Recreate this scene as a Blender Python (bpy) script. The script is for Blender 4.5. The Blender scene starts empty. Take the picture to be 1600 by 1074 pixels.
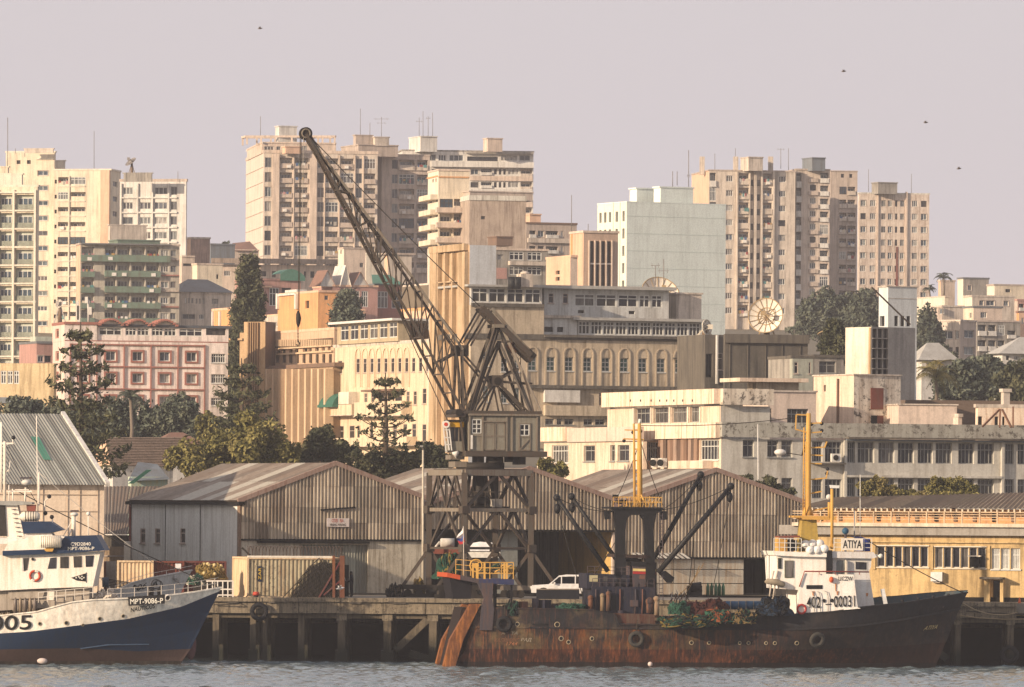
import bpy,math,random
import numpy as np
from mathutils import Vector,Matrix,noise as mnoise
random.seed(7)
rng=np.random.default_rng(7)
sc=bpy.context.scene
# camera, world, sun, exposure
F=11000.0
CX,CY=800.0,800.0
H=10.7
RS=0.0068
RC=math.sqrt(1-RS*RS)
cam_d=bpy.data.cameras.new('camera');cam=bpy.data.objects.new('camera',cam_d)
sc.collection.objects.link(cam);sc.camera=cam
cam.location=(0,0,H)
cam.rotation_euler=(Matrix.Rotation(math.radians(90),4,'X')@Matrix.Rotation(math.asin(RS),4,'Z')).to_euler()
cam_d.sensor_width=36;cam_d.lens=36*F/1600
cam_d.shift_x=0;cam_d.shift_y=(CY-537)/1600
cam_d.clip_start=5;cam_d.clip_end=20000
SUN=Vector((-0.78,-0.56,0.27)).normalized()
sun_el=math.asin(SUN.z);sun_az=math.atan2(SUN.x,SUN.y)
w=bpy.data.worlds.new('World');sc.world=w;w.use_nodes=True
nt=w.node_tree;nt.nodes.clear()
sky=nt.nodes.new('ShaderNodeTexSky');sky.sky_type='NISHITA';sky.sun_disc=False
sky.sun_elevation=sun_el;sky.sun_rotation=sun_az
sky.air_density=1.5;sky.dust_density=5;sky.ozone_density=1.0
bg=nt.nodes.new('ShaderNodeBackground');bg.inputs['Strength'].default_value=0.1
hz=nt.nodes.new('ShaderNodeMixRGB');hz.blend_type='MIX';hz.inputs[0].default_value=0.80
hz.inputs[2].default_value=(5.65,5.25,5.65,1)
nt.links.new(sky.outputs[0],hz.inputs[1]);nt.links.new(hz.outputs[0],bg.inputs['Color'])
wo=nt.nodes.new('ShaderNodeOutputWorld');nt.links.new(bg.outputs[0],wo.inputs['Surface'])
sl=bpy.data.lights.new('sun','SUN');so=bpy.data.objects.new('sun',sl);sc.collection.objects.link(so)
sl.energy=4.9;sl.angle=math.radians(0.5);sl.color=(1.0,0.785,0.57)
so.rotation_euler=SUN.to_track_quat('Z','Y').to_euler();so.location=(-80,300,80)
vs=sc.view_settings;sc.display_settings.display_device='sRGB'
vs.view_transform='Standard';vs.look='None';vs.exposure=0.42;vs.gamma=1;vs.use_curve_mapping=False
cy=sc.cycles
cy.max_bounces=6;cy.diffuse_bounces=3;cy.glossy_bounces=2;cy.transmission_bounces=2;cy.transparent_max_bounces=8
cy.volume_bounces=1;cy.use_denoising=True
cy.sample_clamp_indirect=4;cy.volume_step_rate=1
# projection helpers
def unroll(px,py):
 dx,dy=px-CX,py-CY
 return dx*RC+dy*RS,-dx*RS+dy*RC
def P(px,py,Y):
 dx,dy=unroll(px,py)
 return Vector((dx/F*Y,Y,H-dy/F*Y))
ZQ=4.45
PROF=[(523,ZQ-.02),(600,ZQ-.02),(690,6),(760,11),(820,15),(900,20),(1000,26),(1150,35),(1300,44),(1450,50),(1600,52),(1800,46),(2600,10),(9000,-4)]
def ground(Y):
 if Y<=PROF[0][0]:return ZQ
 for(a,za),(b,zb)in zip(PROF,PROF[1:]):
  if Y<=b:return za+(zb-za)*(Y-a)/(b-a)
 return-4
def m2(px,Y):return px*Y/F
def zat(px,py,Y):return P(px,py,Y).z
# materials
MATS={}
def srgb(c):
 return tuple(((v/12.92)if v<=.04045 else((v+.055)/1.055)**2.4)for v in c)
def hexc(h):
 return srgb(tuple(int(h[i:i+2],16)/255 for i in(0,2,4)))
def N(nt,t,**kw):
 n=nt.nodes.new(t)
 for k,v in kw.items():setattr(n,k,v)
 return n
def newmat(name):
 m=bpy.data.materials.new(name);m.use_nodes=True
 nt=m.node_tree;b=nt.nodes['Principled BSDF']
 return m,nt,b
def ramp(nt,stops):
 r=N(nt,'ShaderNodeValToRGB');e=r.color_ramp.elements
 while len(e)<len(stops):e.new(0.5)
 for i,(p,c)in enumerate(stops):
  e[i].position=p;e[i].color=(c,c,c,1)if isinstance(c,(int,float))else(*c[:3],1)
 return r
def noisetex(nt,vec,scale,detail=4,rough=.6):
 n=N(nt,'ShaderNodeTexNoise');n.inputs['Scale'].default_value=scale
 n.inputs['Detail'].default_value=detail;n.inputs['Roughness'].default_value=rough
 nt.links.new(vec,n.inputs['Vector']);return n
def mapping(nt,sx,sy,sz,seed=0):
 g=N(nt,'ShaderNodeNewGeometry');mp=N(nt,'ShaderNodeMapping')
 mp.inputs['Scale'].default_value=(sx,sy,sz);mp.inputs['Location'].default_value=(seed*3.7,seed*1.3,seed*7.1)
 nt.links.new(g.outputs['Position'],mp.inputs['Vector']);return mp.outputs[0]
def mixc(nt,fac,a,b,blend='MIX'):
 m=N(nt,'ShaderNodeMixRGB',blend_type=blend)
 for i,v in((0,fac),(1,a),(2,b)):
  if isinstance(v,(int,float)):m.inputs[i].default_value=v
  elif isinstance(v,tuple):m.inputs[i].default_value=(*v[:3],1)
  else:nt.links.new(v,m.inputs[i])
 return m.outputs[0]
def mat(key,col,dirt=.35,streak=.4,dcol=(.10,.08,.06),rough=.85,sc_=1.0,metal=0,bump=.15,vary=0.,spots=0.,scol=(.05,.04,.03),tide=False):
 """weathered paint / plaster / metal: blotches, vertical run-off streaks, fine grain, optional dark mould spots"""
 if key in MATS:return MATS[key]
 m,nt,b=newmat(key);seed=len(MATS)
 if isinstance(col,str):col=hexc(col)
 lum=sum(x*y for x,y in zip(col,(.3,.6,.1)));col=tuple(min(.86,(x*.84+lum*.16)*1.05)for x in col)
 p1=mapping(nt,1,1,1,seed)
 n1=noisetex(nt,p1,.35*sc_,6,.65)
 n2=noisetex(nt,mapping(nt,1.6,1.6,.13,seed+5),1.1*sc_,5,.7)
 n3=noisetex(nt,p1,6*sc_,4,.6)
 r1=ramp(nt,[(.42,0.),(.72,1.)]);nt.links.new(n1.outputs[0],r1.inputs[0])
 r2=ramp(nt,[(.46,0.),(.70,1.)]);nt.links.new(n2.outputs[0],r2.inputs[0])
 f1=N(nt,'ShaderNodeMath',operation='MULTIPLY');nt.links.new(r1.outputs[0],f1.inputs[0]);f1.inputs[1].default_value=min(1,dirt*1.3)
 f2=N(nt,'ShaderNodeMath',operation='MULTIPLY');nt.links.new(r2.outputs[0],f2.inputs[0]);f2.inputs[1].default_value=min(.9,streak*1.25)
 c=mixc(nt,f1.outputs[0],col,tuple(x*.55+y*.45 for x,y in zip(col,dcol)))
 c=mixc(nt,f2.outputs[0],c,dcol)
 r3=ramp(nt,[(.3,.86),(.7,1.08)]);nt.links.new(n3.outputs[0],r3.inputs[0])
 c=mixc(nt,1.0,c,r3.outputs[0],'MULTIPLY')
 if spots:
  n4=noisetex(nt,mapping(nt,1,1,1,seed+9),1.7*sc_,6,.75)
  r4=ramp(nt,[(.535 if spots>.7 else.56,0.),(.60 if spots>.7 else.66,1.)]);nt.links.new(n4.outputs[0],r4.inputs[0])
  n5=noisetex(nt,p1,.22,2,.5);r5=ramp(nt,[(.3,.3),(.5,1.)]if spots>.7 else[(.42,0.),(.58,1.)]);nt.links.new(n5.outputs[0],r5.inputs[0])
  f4=N(nt,'ShaderNodeMath',operation='MULTIPLY');nt.links.new(r4.outputs[0],f4.inputs[0]);nt.links.new(r5.outputs[0],f4.inputs[1])
  f5=N(nt,'ShaderNodeMath',operation='MULTIPLY');nt.links.new(f4.outputs[0],f5.inputs[0]);f5.inputs[1].default_value=spots
  c=mixc(nt,f5.outputs[0],c,scol)
 if tide:
  g=N(nt,'ShaderNodeNewGeometry');sx=N(nt,'ShaderNodeSeparateXYZ');nt.links.new(g.outputs['Position'],sx.inputs[0])
  ad=N(nt,'ShaderNodeMath',operation='MULTIPLY_ADD');nt.links.new(n1.outputs[0],ad.inputs[0]);ad.inputs[1].default_value=1.6;nt.links.new(sx.outputs[2],ad.inputs[2])
  rt=ramp(nt,[(.32,1),(.62,0)]);dv=N(nt,'ShaderNodeMath',operation='DIVIDE');nt.links.new(ad.outputs[0],dv.inputs[0]);dv.inputs[1].default_value=4.5;nt.links.new(dv.outputs[0],rt.inputs[0])
  c=mixc(nt,rt.outputs[0],c,(.018,.020,.014))
 if vary:
  oi=N(nt,'ShaderNodeObjectInfo')
  r6=ramp(nt,[(0,1-vary),(1,1+vary*.6)]);nt.links.new(oi.outputs['Random'],r6.inputs[0])
  c=mixc(nt,1.0,c,r6.outputs[0],'MULTIPLY')
 nt.links.new(c,b.inputs['Base Color'])
 b.inputs['Roughness'].default_value=rough;b.inputs['Metallic'].default_value=metal
 b.inputs['Specular IOR Level'].default_value=.3
 if bump:
  bp=N(nt,'ShaderNodeBump');bp.inputs['Strength'].default_value=bump;bp.inputs['Distance'].default_value=.05
  nt.links.new(n3.outputs[0],bp.inputs['Height']);nt.links.new(bp.outputs[0],b.inputs['Normal'])
 MATS[key]=m;return m
def flat(key,col,rough=.6,metal=0,spec=.3):
 if key in MATS:return MATS[key]
 m,nt,b=newmat(key)
 if isinstance(col,str):col=hexc(col)
 n=noisetex(nt,mapping(nt,1,1,1,len(MATS)),3.5,5,.65);r=ramp(nt,[(.3,.78),(.7,1.12)]);nt.links.new(n.outputs[0],r.inputs[0])
 nt.links.new(mixc(nt,1.,col,r.outputs[0],'MULTIPLY'),b.inputs['Base Color'])
 b.inputs['Roughness'].default_value=rough;b.inputs['Metallic'].default_value=metal;b.inputs['Specular IOR Level'].default_value=spec
 MATS[key]=m;return m
def glassmat(key,cols):
 """window glass: each window shows its own curtain, blind or dark room behind a glossy pane"""
 m,nt,b=newmat(key)
 oi=N(nt,'ShaderNodeObjectInfo')
 r=ramp(nt,[(i/len(cols),c)for i,c in enumerate(cols)]);r.color_ramp.interpolation='CONSTANT'
 nt.links.new(oi.outputs['Random'],r.inputs[0])
 n=noisetex(nt,mapping(nt,2.2,2.2,.5,3),1.3,3,.6);r2=ramp(nt,[(.35,.45),(.65,1.35)]);nt.links.new(n.outputs[0],r2.inputs[0])
 nt.links.new(mixc(nt,1.,r.outputs[0],r2.outputs[0],'MULTIPLY'),b.inputs['Base Color'])
 b.inputs['Roughness'].default_value=.22;b.inputs['Specular IOR Level'].default_value=.35
 MATS[key]=m;return m
G_DARK=glassmat('glass_dark',[(.018,.02,.025),(.03,.03,.035),(.06,.055,.05),(.022,.022,.028),(.12,.11,.10),(.04,.035,.03),(.02,.02,.025)])
G_MIX=glassmat('glass_mixed_hazed',[(.06,.065,.075),(.09,.09,.10),(.26,.25,.23),(.08,.09,.11),(.34,.32,.29),(.12,.10,.09),(.07,.08,.09),(.18,.19,.19)])  # lifted tones for distant windows: part of the haze is in the colour
G_BLUE=glassmat('glass_blue',[(.05,.08,.11),(.04,.06,.08),(.10,.13,.15),(.05,.07,.10),(.18,.2,.2)])
G_TEAL=glassmat('glass_teal',[(.06,.12,.11),(.05,.09,.09),(.08,.15,.13)])
# objects
COL=sc.collection
def tag(o,label=None,cat=None,group=None,kind=None):
 if label:o['label']=label
 if cat:o['category']=cat
 if group:o['group']=group
 if kind:o['kind']=kind
 return o
def thing(name,label,cat,loc=(0,0,0),group=None):
 o=bpy.data.objects.new(name,None);COL.objects.link(o);o.location=loc;o.empty_display_size=.2
 return tag(o,label,cat,group)
def wloc(o):
 v=Vector(o.location)
 while o.parent:o=o.parent;v+=Vector(o.location)
 return v
class MB:
 def __init__(s):s.v=[];s.f=[];s.m=[];s.mats=[];s.sm=[]
 def mi(s,m):
  if m not in s.mats:s.mats.append(m)
  return s.mats.index(m)
 def face(s,pts,m,smooth=False):
  n=len(s.v);s.v+=[tuple(p)for p in pts];s.f.append(tuple(range(n,n+len(pts))));s.m.append(s.mi(m));s.sm.append(smooth)
 def hexa(s,c,m):
  n=len(s.v);s.v+=[tuple(p)for p in c];k=s.mi(m)
  for q in((0,3,2,1),(4,5,6,7),(0,1,5,4),(1,2,6,5),(2,3,7,6),(3,0,4,7)):
   s.f.append(tuple(n+i for i in q));s.m.append(k);s.sm.append(False)
 def box(s,c,sz,m,rz=0):
  cx,cyy,cz=c;a,b,h=sz[0]/2,sz[1]/2,sz[2]/2;co,si=math.cos(rz),math.sin(rz)
  pts=[(cx+x*co-y*si,cyy+x*si+y*co,cz+z)for z in(-h,h)for x,y in((-a,-b),(a,-b),(a,b),(-a,b))]
  s.hexa(pts,m)
 def bar(s,p,q,w,m,h=None,up=None):
  p,q=Vector(p),Vector(q);d=q-p
  if d.length<1e-5:return
  d.normalize();h=h or w
  u=Vector(up)if up else(Vector((0,0,1))if abs(d.z)<.95 else Vector((1,0,0)))
  a=d.cross(u).normalized()*(w/2);b=a.cross(d).normalized()*(h/2)
  s.hexa([p-a-b,p+a-b,p+a+b,p-a+b,q-a-b,q+a-b,q+a+b,q-a+b],m)
 def tube(s,pts,r,m,n=8,cap=True,smooth=True):
  pts=[Vector(p)for p in pts];R=r if isinstance(r,(list,tuple))else[r]*len(pts)
  n0=len(s.v);k=s.mi(m);ref=None
  for i,p in enumerate(pts):
   d=(pts[min(i+1,len(pts)-1)]-pts[max(i-1,0)]).normalized()
   if ref is None:ref=Vector((0,0,1))if abs(d.z)<.9 else Vector((1,0,0))
   a=d.cross(ref).normalized();b=a.cross(d);ref=b if abs(d.dot(b))<.9 else ref
   for j in range(n):
    t=2*math.pi*j/n;s.v.append(tuple(p+(a*math.cos(t)+b*math.sin(t))*R[i]))
  for i in range(len(pts)-1):
   for j in range(n):
    a0=n0+i*n+j;a1=n0+i*n+(j+1)%n
    s.f.append((a0,a1,a1+n,a0+n));s.m.append(k);s.sm.append(smooth)
  if cap:
   s.f.append(tuple(n0+j for j in range(n))[::-1]);s.m.append(k);s.sm.append(False)
   s.f.append(tuple(n0+(len(pts)-1)*n+j for j in range(n)));s.m.append(k);s.sm.append(False)
 def cyl(s,p,q,r,m,n=12,r2=None):s.tube([p,q],[r,r2 if r2 is not None else r],m,n)
 def sphere(s,c,r,m,n=10,k=7,sx=1,sy=1,sz=1,zmin=-1):
  n0=len(s.v);kk=s.mi(m);c=Vector(c)
  for i in range(k+1):
   ph=-math.pi/2+math.pi*i/k
   for j in range(n):
    t=2*math.pi*j/n
    z=max(math.sin(ph),zmin)
    s.v.append((c.x+r*sx*math.cos(ph)*math.cos(t),c.y+r*sy*math.cos(ph)*math.sin(t),c.z+r*sz*z))
  for i in range(k):
   for j in range(n):
    a=n0+i*n+j;b=n0+i*n+(j+1)%n
    s.f.append((a,b,b+n,a+n));s.m.append(kk);s.sm.append(True)
 def torus(s,c,R,r,m,ax=(0,1,0),n=20,k=8):
  ax=Vector(ax).normalized();u=ax.cross(Vector((0,0,1)))
  u=Vector((1,0,0))if u.length<.1 else u.normalized();v=ax.cross(u);c=Vector(c)
  n0=len(s.v);kk=s.mi(m)
  for i in range(n):
   t=2*math.pi*i/n;d=u*math.cos(t)+v*math.sin(t)
   for j in range(k):
    p=2*math.pi*j/k;s.v.append(tuple(c+d*(R+r*math.cos(p))+ax*r*math.sin(p)))
  for i in range(n):
   for j in range(k):
    s.f.append((n0+i*k+j,n0+((i+1)%n)*k+j,n0+((i+1)%n)*k+(j+1)%k,n0+i*k+(j+1)%k));s.m.append(kk);s.sm.append(True)
 def mesh(s,name,org=(0,0,0)):
  me=bpy.data.meshes.new(name);ox,oy,oz=org
  me.from_pydata([(x-ox,y-oy,z-oz)for x,y,z in s.v],[],s.f)
  for m in s.mats:me.materials.append(m)
  me.polygons.foreach_set('material_index',s.m);me.polygons.foreach_set('use_smooth',s.sm);me.update();return me
 def build(s,name,parent=None,loc=None,**kw):
  """vertices are in world space; the object is linked under parent (no rotation anywhere up the tree)"""
  if not s.v:return None
  po=wloc(parent)if parent else Vector((0,0,0))
  if loc is None:
   a=np.array(s.v);loc=((a[:,0].min()+a[:,0].max())/2,(a[:,1].min()+a[:,1].max())/2,a[:,2].min())
  o=bpy.data.objects.new(name,s.mesh(name,loc));COL.objects.link(o)
  o.location=Vector(loc)-po
  if parent:o.parent=parent
  return tag(o,**kw)
def inst(me,name,loc,parent=None,**kw):
 o=bpy.data.objects.new(name,me);COL.objects.link(o);o.location=Vector(loc)-(wloc(parent)if parent else Vector((0,0,0)))
 if parent:o.parent=parent
 return tag(o,**kw)
def copy_tree(src,loc,label=None,scale=1,rz=0):
 c=src.copy();COL.objects.link(c);c.location=loc
 if label:c['label']=label
 def rec(a,b):
  for ch in a.children:
   d=ch.copy();COL.objects.link(d);d.parent=b;rec(ch,d)
 rec(src,c);c.scale=(scale,)*3;c.rotation_euler=(0,0,rz);return c
def text_mb(mb,txt,org,du,dv,h,m,w=None,dep=.01,off=.012,align='L',slant=0.):
 """lettering as thin flat mesh; du: unit direction of writing, dv: up; h: cap height"""
 cu=bpy.data.curves.new('lettering','FONT');cu.body=txt;cu.size=1;cu.resolution_u=3;cu.offset=off
 o=bpy.data.objects.new('lettering',cu);COL.objects.link(o)
 bpy.context.view_layer.update()
 me=bpy.data.meshes.new_from_object(o.evaluated_get(bpy.context.evaluated_depsgraph_get()))
 v=np.array([x.co[:]for x in me.vertices])if len(me.vertices)else np.zeros((0,3))
 if len(v):
  x0,x1,y0,y1=v[:,0].min(),v[:,0].max(),v[:,1].min(),v[:,1].max()
  sy=h/max(y1-y0,.01);sx=(w/(x1-x0))if w else sy
  du,dv,org=Vector(du),Vector(dv),Vector(org);n=du.cross(dv).normalized()
  k=mb.mi(m);n0=len(mb.v)
  for p in v:
   a=(p[0]-x0)*sx;b=(p[1]-y0)*sy
   if align=='C':a-=(x1-x0)*sx/2
   mb.v.append(tuple(org+du*(a+slant*b)+dv*b+n*dep))
  for f in me.polygons:mb.f.append(tuple(n0+i for i in f.vertices));mb.m.append(k);mb.sm.append(False)
 bpy.data.objects.remove(o);bpy.data.curves.remove(cu);bpy.data.meshes.remove(me)
# facades
class Face:
 """a vertical plane seen from the camera, running left to right from A to B"""
 def __init__(s,A,B):
  s.A=Vector((A[0],A[1]));s.B=Vector((B[0],B[1]));d=s.B-s.A;s.L=d.length;s.d=d.normalized()
  s.n=Vector((s.d.y,-s.d.x));s.holes=[];s.key=(round(s.d.x,4),round(s.d.y,4))
 def uz(s,px,py,off=0):
  dx,dy=unroll(px,py);r=dx/F;A=s.A+s.n*off
  den=s.d.x-r*s.d.y
  u=(r*A.y-A.x)/den;Y=A.y+u*s.d.y
  return u,H-dy/F*Y
 def pt(s,u,z,o=0):
  q=s.A+s.d*u+s.n*o;return Vector((q.x,q.y,z))
 def box(s,mb,u0,u1,z0,z1,o0,o1,m):
  c=[s.pt(u0,z0,o1),s.pt(u1,z0,o1),s.pt(u1,z0,o0),s.pt(u0,z0,o0),s.pt(u0,z1,o1),s.pt(u1,z1,o1),s.pt(u1,z1,o0),s.pt(u0,z1,o0)]
  mb.hexa(c,m)
 def quad(s,mb,u0,u1,z0,z1,o,m):mb.face([s.pt(u0,z0,o),s.pt(u1,z0,o),s.pt(u1,z1,o),s.pt(u0,z1,o)],m)
 def pbox(s,mb,x0,x1,y0,y1,o0,o1,m,ry=None,rx=None):
  """the same with photograph pixels (read at the reference row/column)"""
  ry=(y0+y1)/2 if ry is None else ry;rx=(x0+x1)/2 if rx is None else rx
  s.box(mb,s.uz(x0,ry)[0],s.uz(x1,ry)[0],s.uz(rx,y1)[1],s.uz(rx,y0)[1],o0,o1,m)
def isect(C,d,px,py):
 dx,dy=unroll(px,py);r=dx/F
 t=(r*C.y-C.x)/(d.x-r*d.y);return C+d*t
def wall_mesh(mb,fc,z0,z1,holes,m,u0=0.,u1=None,rev=None):
 """wall skin with real openings and reveals"""
 u1=fc.L if u1 is None else u1;rev=rev or m
 hs=[(max(a,u0),min(b,u1),max(c,z0),min(d,z1),dep)for a,b,c,d,dep in holes if b>u0 and a<u1 and d>z0 and c<z1]
 us=sorted(set([round(u0,4),round(u1,4)]+[round(x,4)for h in hs for x in h[:2]]))
 zs=sorted(set([round(z0,4),round(z1,4)]+[round(x,4)for h in hs for x in h[2:4]]))
 U=np.array([(a+b)/2 for a,b in zip(us,us[1:])]);Z=np.array([(a+b)/2 for a,b in zip(zs,zs[1:])])
 occ=np.zeros((len(U),len(Z)),bool)
 for a,b,c,d,dep in hs:occ|=((U>a)&(U<b))[:,None]&((Z>c)&(Z<d))[None,:]
 for j in range(len(Z)):
  i=0
  while i<len(U):
   if occ[i,j]:i+=1;continue
   k=i
   while k+1<len(U)and not occ[k+1,j]:k+=1
   fc.quad(mb,us[i],us[k+1],zs[j],zs[j+1],0,m);i=k+1
 for a,b,c,d,dep in hs:
  p=fc.pt
  mb.face([p(a,c,0),p(b,c,0),p(b,c,-dep),p(a,c,-dep)],rev);mb.face([p(a,d,-dep),p(b,d,-dep),p(b,d,0),p(a,d,0)],rev)
  mb.face([p(a,c,-dep),p(a,d,-dep),p(a,d,0),p(a,c,0)],rev);mb.face([p(b,c,0),p(b,d,0),p(b,d,-dep),p(b,c,-dep)],rev)
MCACHE={}
STY={}
def style(key,**kw):
 d=dict(frame=None,glass=G_MIX,mx=2,mz=1,rec=.22,t=.07,sill=0,kind='win',par=None,ph=.45,lod=1,surround=None,sw=.12,out=.05,name='window',back=None)
 d.update(kw);STY[key]=d
def win_meshes(fc,wd,ht,st):
 s=STY[st];key=(fc.key,round(wd,2),round(ht,2),st)
 if key in MCACHE:return MCACHE[key]
 f0=Face((0,0),(fc.d.x,fc.d.y));fm=s['frame'];t=s['t'];fr=MB();gl=MB()
 g=fr if s['lod']==1 else gl
 def bars(a0,a1,b0,b1,o):
  f0.box(fr,a0,a1,b0,b0+t,o-.03,o+.03,fm);f0.box(fr,a0,a1,b1-t,b1,o-.03,o+.03,fm)
  f0.box(fr,a0,a0+t,b0+t,b1-t,o-.03,o+.03,fm);f0.box(fr,a1-t,a1,b0+t,b1-t,o-.03,o+.03,fm)
  for i in range(1,s['mx']):
   x=a0+(a1-a0)*i/s['mx'];f0.box(fr,x-t/2,x+t/2,b0+t,b1-t,o-.025,o+.025,fm)
  for i in range(1,s['mz']):
   z=b0+(b1-b0)*(i/s['mz']if s['mz']!=2 else.68);f0.box(fr,a0+t,a1-t,z-t/2,z+t/2,o-.02,o+.02,fm)
 if s['kind']=='win':
  o=-s['rec']
  bars(0,wd,0,ht,o+.035);f0.quad(g,0.001,wd-.001,0.001,ht-.001,o,s['glass'])
  if s['sill']:f0.box(fr,-.08,wd+.08,-.1,-.003,-.02,.1,s['surround']or fm)
  if s['surround']:
   q=s['sw'];m=s['surround'];oo=s['out']
   f0.box(fr,-q,wd+q,ht+.002,ht+q,.003,oo,m);f0.box(fr,-q,wd+q,-q,-.002,.003,oo,m)
   f0.box(fr,-q,-.002,0,ht,.003,oo,m);f0.box(fr,wd+.002,wd+q,0,ht,.003,oo,m)
 else:
  o=-s['rec']+.01;ph=s['ph']*ht;bk=s['back']or fm
  f0.quad(fr,.001,wd-.001,.001,ht-.001,o,bk)
  a0,a1=wd*.12,wd*.88
  f0.quad(g,a0,a1,0.05,ht*.8,o+.02,s['glass']);bars(a0,a1,0.05,ht*.8,o+.05)
  f0.box(fr,0.002,wd-.002,0.002,ph,-.12,s['out'],s['par']or fm)
  if s['sill']:f0.box(fr,-.05,wd+.05,-.14,-.004,0.004,s['out']+.06,s['par']or fm)
 r=(fr.mesh(s['name']),gl.mesh('pane')if gl.v else None);MCACHE[key]=r;return r
CLOTH=[flat('cloth_'+n,c,.9)for n,c in(('white','d8d4cc'),('red','8a3434'),('blue','3e5a80'),('teal','4a8080'),('ochre','a88850'),('grey','9a968e'),('cream','cfc4b0'),('pink','b08080'))]
class Building:
 def __init__(s,name,label,cat,px=None,py=None,Y=None,group=None):
  s.root=None;s.name=name;s.a=(label,cat,group);s.jobs=[]
 def block(s,C,Y,th,top,base,m,R=None,L=None,dep=12.,wd=12.,cap=None,py=None,name='wall',lip=.12,caph=.3,mL=None,open_top=False):
  """C: px of the near vertical edge; R, L: px of the far ends of the right and left faces"""
  py=(top+base)/2 if py is None else py
  a=math.radians(th);dr=Vector((math.cos(a),math.sin(a)));dl=Vector((-math.sin(a),math.cos(a)))
  c3=P(C,py,Y);c=Vector((c3.x,c3.y))
  r=isect(c,dr,R,py)if R is not None else c+dr*wd
  l=isect(c,dl,L,py)if L is not None else c+dl*dep
  b=r+(l-c);z1=zat(C,top,Y);z0=zat(C,base,Y)
  if s.root is None or z0<ground(Y)+6:z0=min(z0,ground(Y)-1)
  if s.root is None:
   s.root=thing(s.name,*s.a[:2],loc=(c.x,c.y,z0),group=s.a[2])
  fl,fr=Face(l,c),Face(c,r)
  s.jobs.append((fl,fr,Face(r,b),Face(b,l),z0,z1,m,mL or m,name))
  if cap is not False:
   mb=MB();k=cap or m;ins=lambda p:p
   ctr=(c+r+l+b)/4;ring=[]
   for p in(c,r,b,l):
    d=(p-ctr).normalized();ring.append((p+d*lip*1.4,p-d*.35))
   for i in range(4):
    (o0,i0),(o1,i1)=ring[i],ring[(i+1)%4]
    mb.hexa([(o0.x,o0.y,z1+.003),(o1.x,o1.y,z1+.003),(i1.x,i1.y,z1+.003),(i0.x,i0.y,z1+.003),(o0.x,o0.y,z1+caph),(o1.x,o1.y,z1+caph),(i1.x,i1.y,z1+caph),(i0.x,i0.y,z1+caph)],k)
   mb.build('parapet',s.root)
  mb=MB();mb.face([(p.x,p.y,z1-.01)for p in(c,r,b,l)],ROOFGREY);mb.build('roof',s.root)
  fl.ztop=fr.ztop=z1;fl.z0=fr.z0=z0
  return fl,fr
 def grid(s,fc,cols,rows,st,rx=None,ry=None,skip=None,laundry=0.):
  """cols: [(x0,x1)], rows: [(y0,y1)] in photograph pixels"""
  S=STY[st];rx=(cols[0][0]+cols[-1][1])/2 if rx is None else rx;ry=(rows[0][0]+rows[-1][1])/2 if ry is None else ry
  us=[(fc.uz(a,ry)[0],fc.uz(b,ry)[0])for a,b in cols];zs=[(fc.uz(rx,b)[1],fc.uz(rx,a)[1])for a,b in rows]
  for j,(z0,z1)in enumerate(zs):
   ht=round(zs[0][1]-zs[0][0],2)if abs((z1-z0)-(zs[0][1]-zs[0][0]))<.12 else z1-z0
   z1=z0+ht
   for i,(u0,u1)in enumerate(us):
    if skip and skip(i,j):continue
    wd=round(u1-u0,2);u1=u0+wd
    if any(not(u1<=h[0]or u0>=h[1]or z1<=h[2]or z0>=h[3])for h in fc.holes):continue
    sv=st;q=random.random()
    if st in('loggT','loggR','loggC','loggW')and q<.2:sv='encl' if q<.12 else 'encl2'
    elif st in('far','farw','farb')and q<.3:sv=('far','farw','farb','fardk')[int(q*13.3)]
    S=STY[sv];fc.holes.append((u0,u1,z0,z1,S['rec']+.02))
    a,b=win_meshes(fc,wd,ht,sv);loc=fc.pt(u0,z0,0)
    o=inst(a,S['name'],loc,s.root)
    if b:inst(b,'pane',loc,o)
    if laundry and random.random()<.22:
     mb=MB();x=u0+random.uniform(.1,.6)*wd;fc.box(mb,x,x+.75,z0-.05,z0+.5,S['out']+.02,S['out']+.4,CLOTH[0]);mb.build('air_conditioner',s.root)
    if laundry and random.random()<laundry:
     x=u0+.1
     while x<u1-.3:
      wq=random.uniform(.2,.6);hq=random.uniform(.3,.8);cm=random.choice(CLOTH)
      zb=z0+ht*.5
      mb=MB()
      if x+wq<u1:fc.box(mb,x,x+wq,zb-hq,zb,S['out']+.03,S['out']+.06,cm)
      x+=wq+random.uniform(.02,.5);mb.build('laundry',s.root)
 def band(s,fc,x0,x1,y0,y1,o,m,name='band',o0=.004,rx=None,ry=None):
  mb=MB();fc.pbox(mb,x0,x1,y0,y1,o0,o,m,rx=rx,ry=ry);return mb.build(name,s.root)
 def done(s):
  for fl,fr,f3,f4,z0,z1,m,mL,name in s.jobs:
   mb=MB()
   wall_mesh(mb,fl,z0,z1,fl.holes,mL)
   wall_mesh(mb,fr,z0,z1,fr.holes,m)
   wall_mesh(mb,f3,z0,z1,[],m);wall_mesh(mb,f4,z0,z1,[],m)
   mb.build(name,s.root)
  return s.root
def rows(y0,h,pitch,n):return[(y0+i*pitch,y0+i*pitch+h)for i in range(n)]
def cols(x0,w_,pitch,n):return[(x0+i*pitch,x0+i*pitch+w_)for i in range(n)]
ROOFGREY=mat('roof_grey','7c746c',.5,.1)
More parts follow.
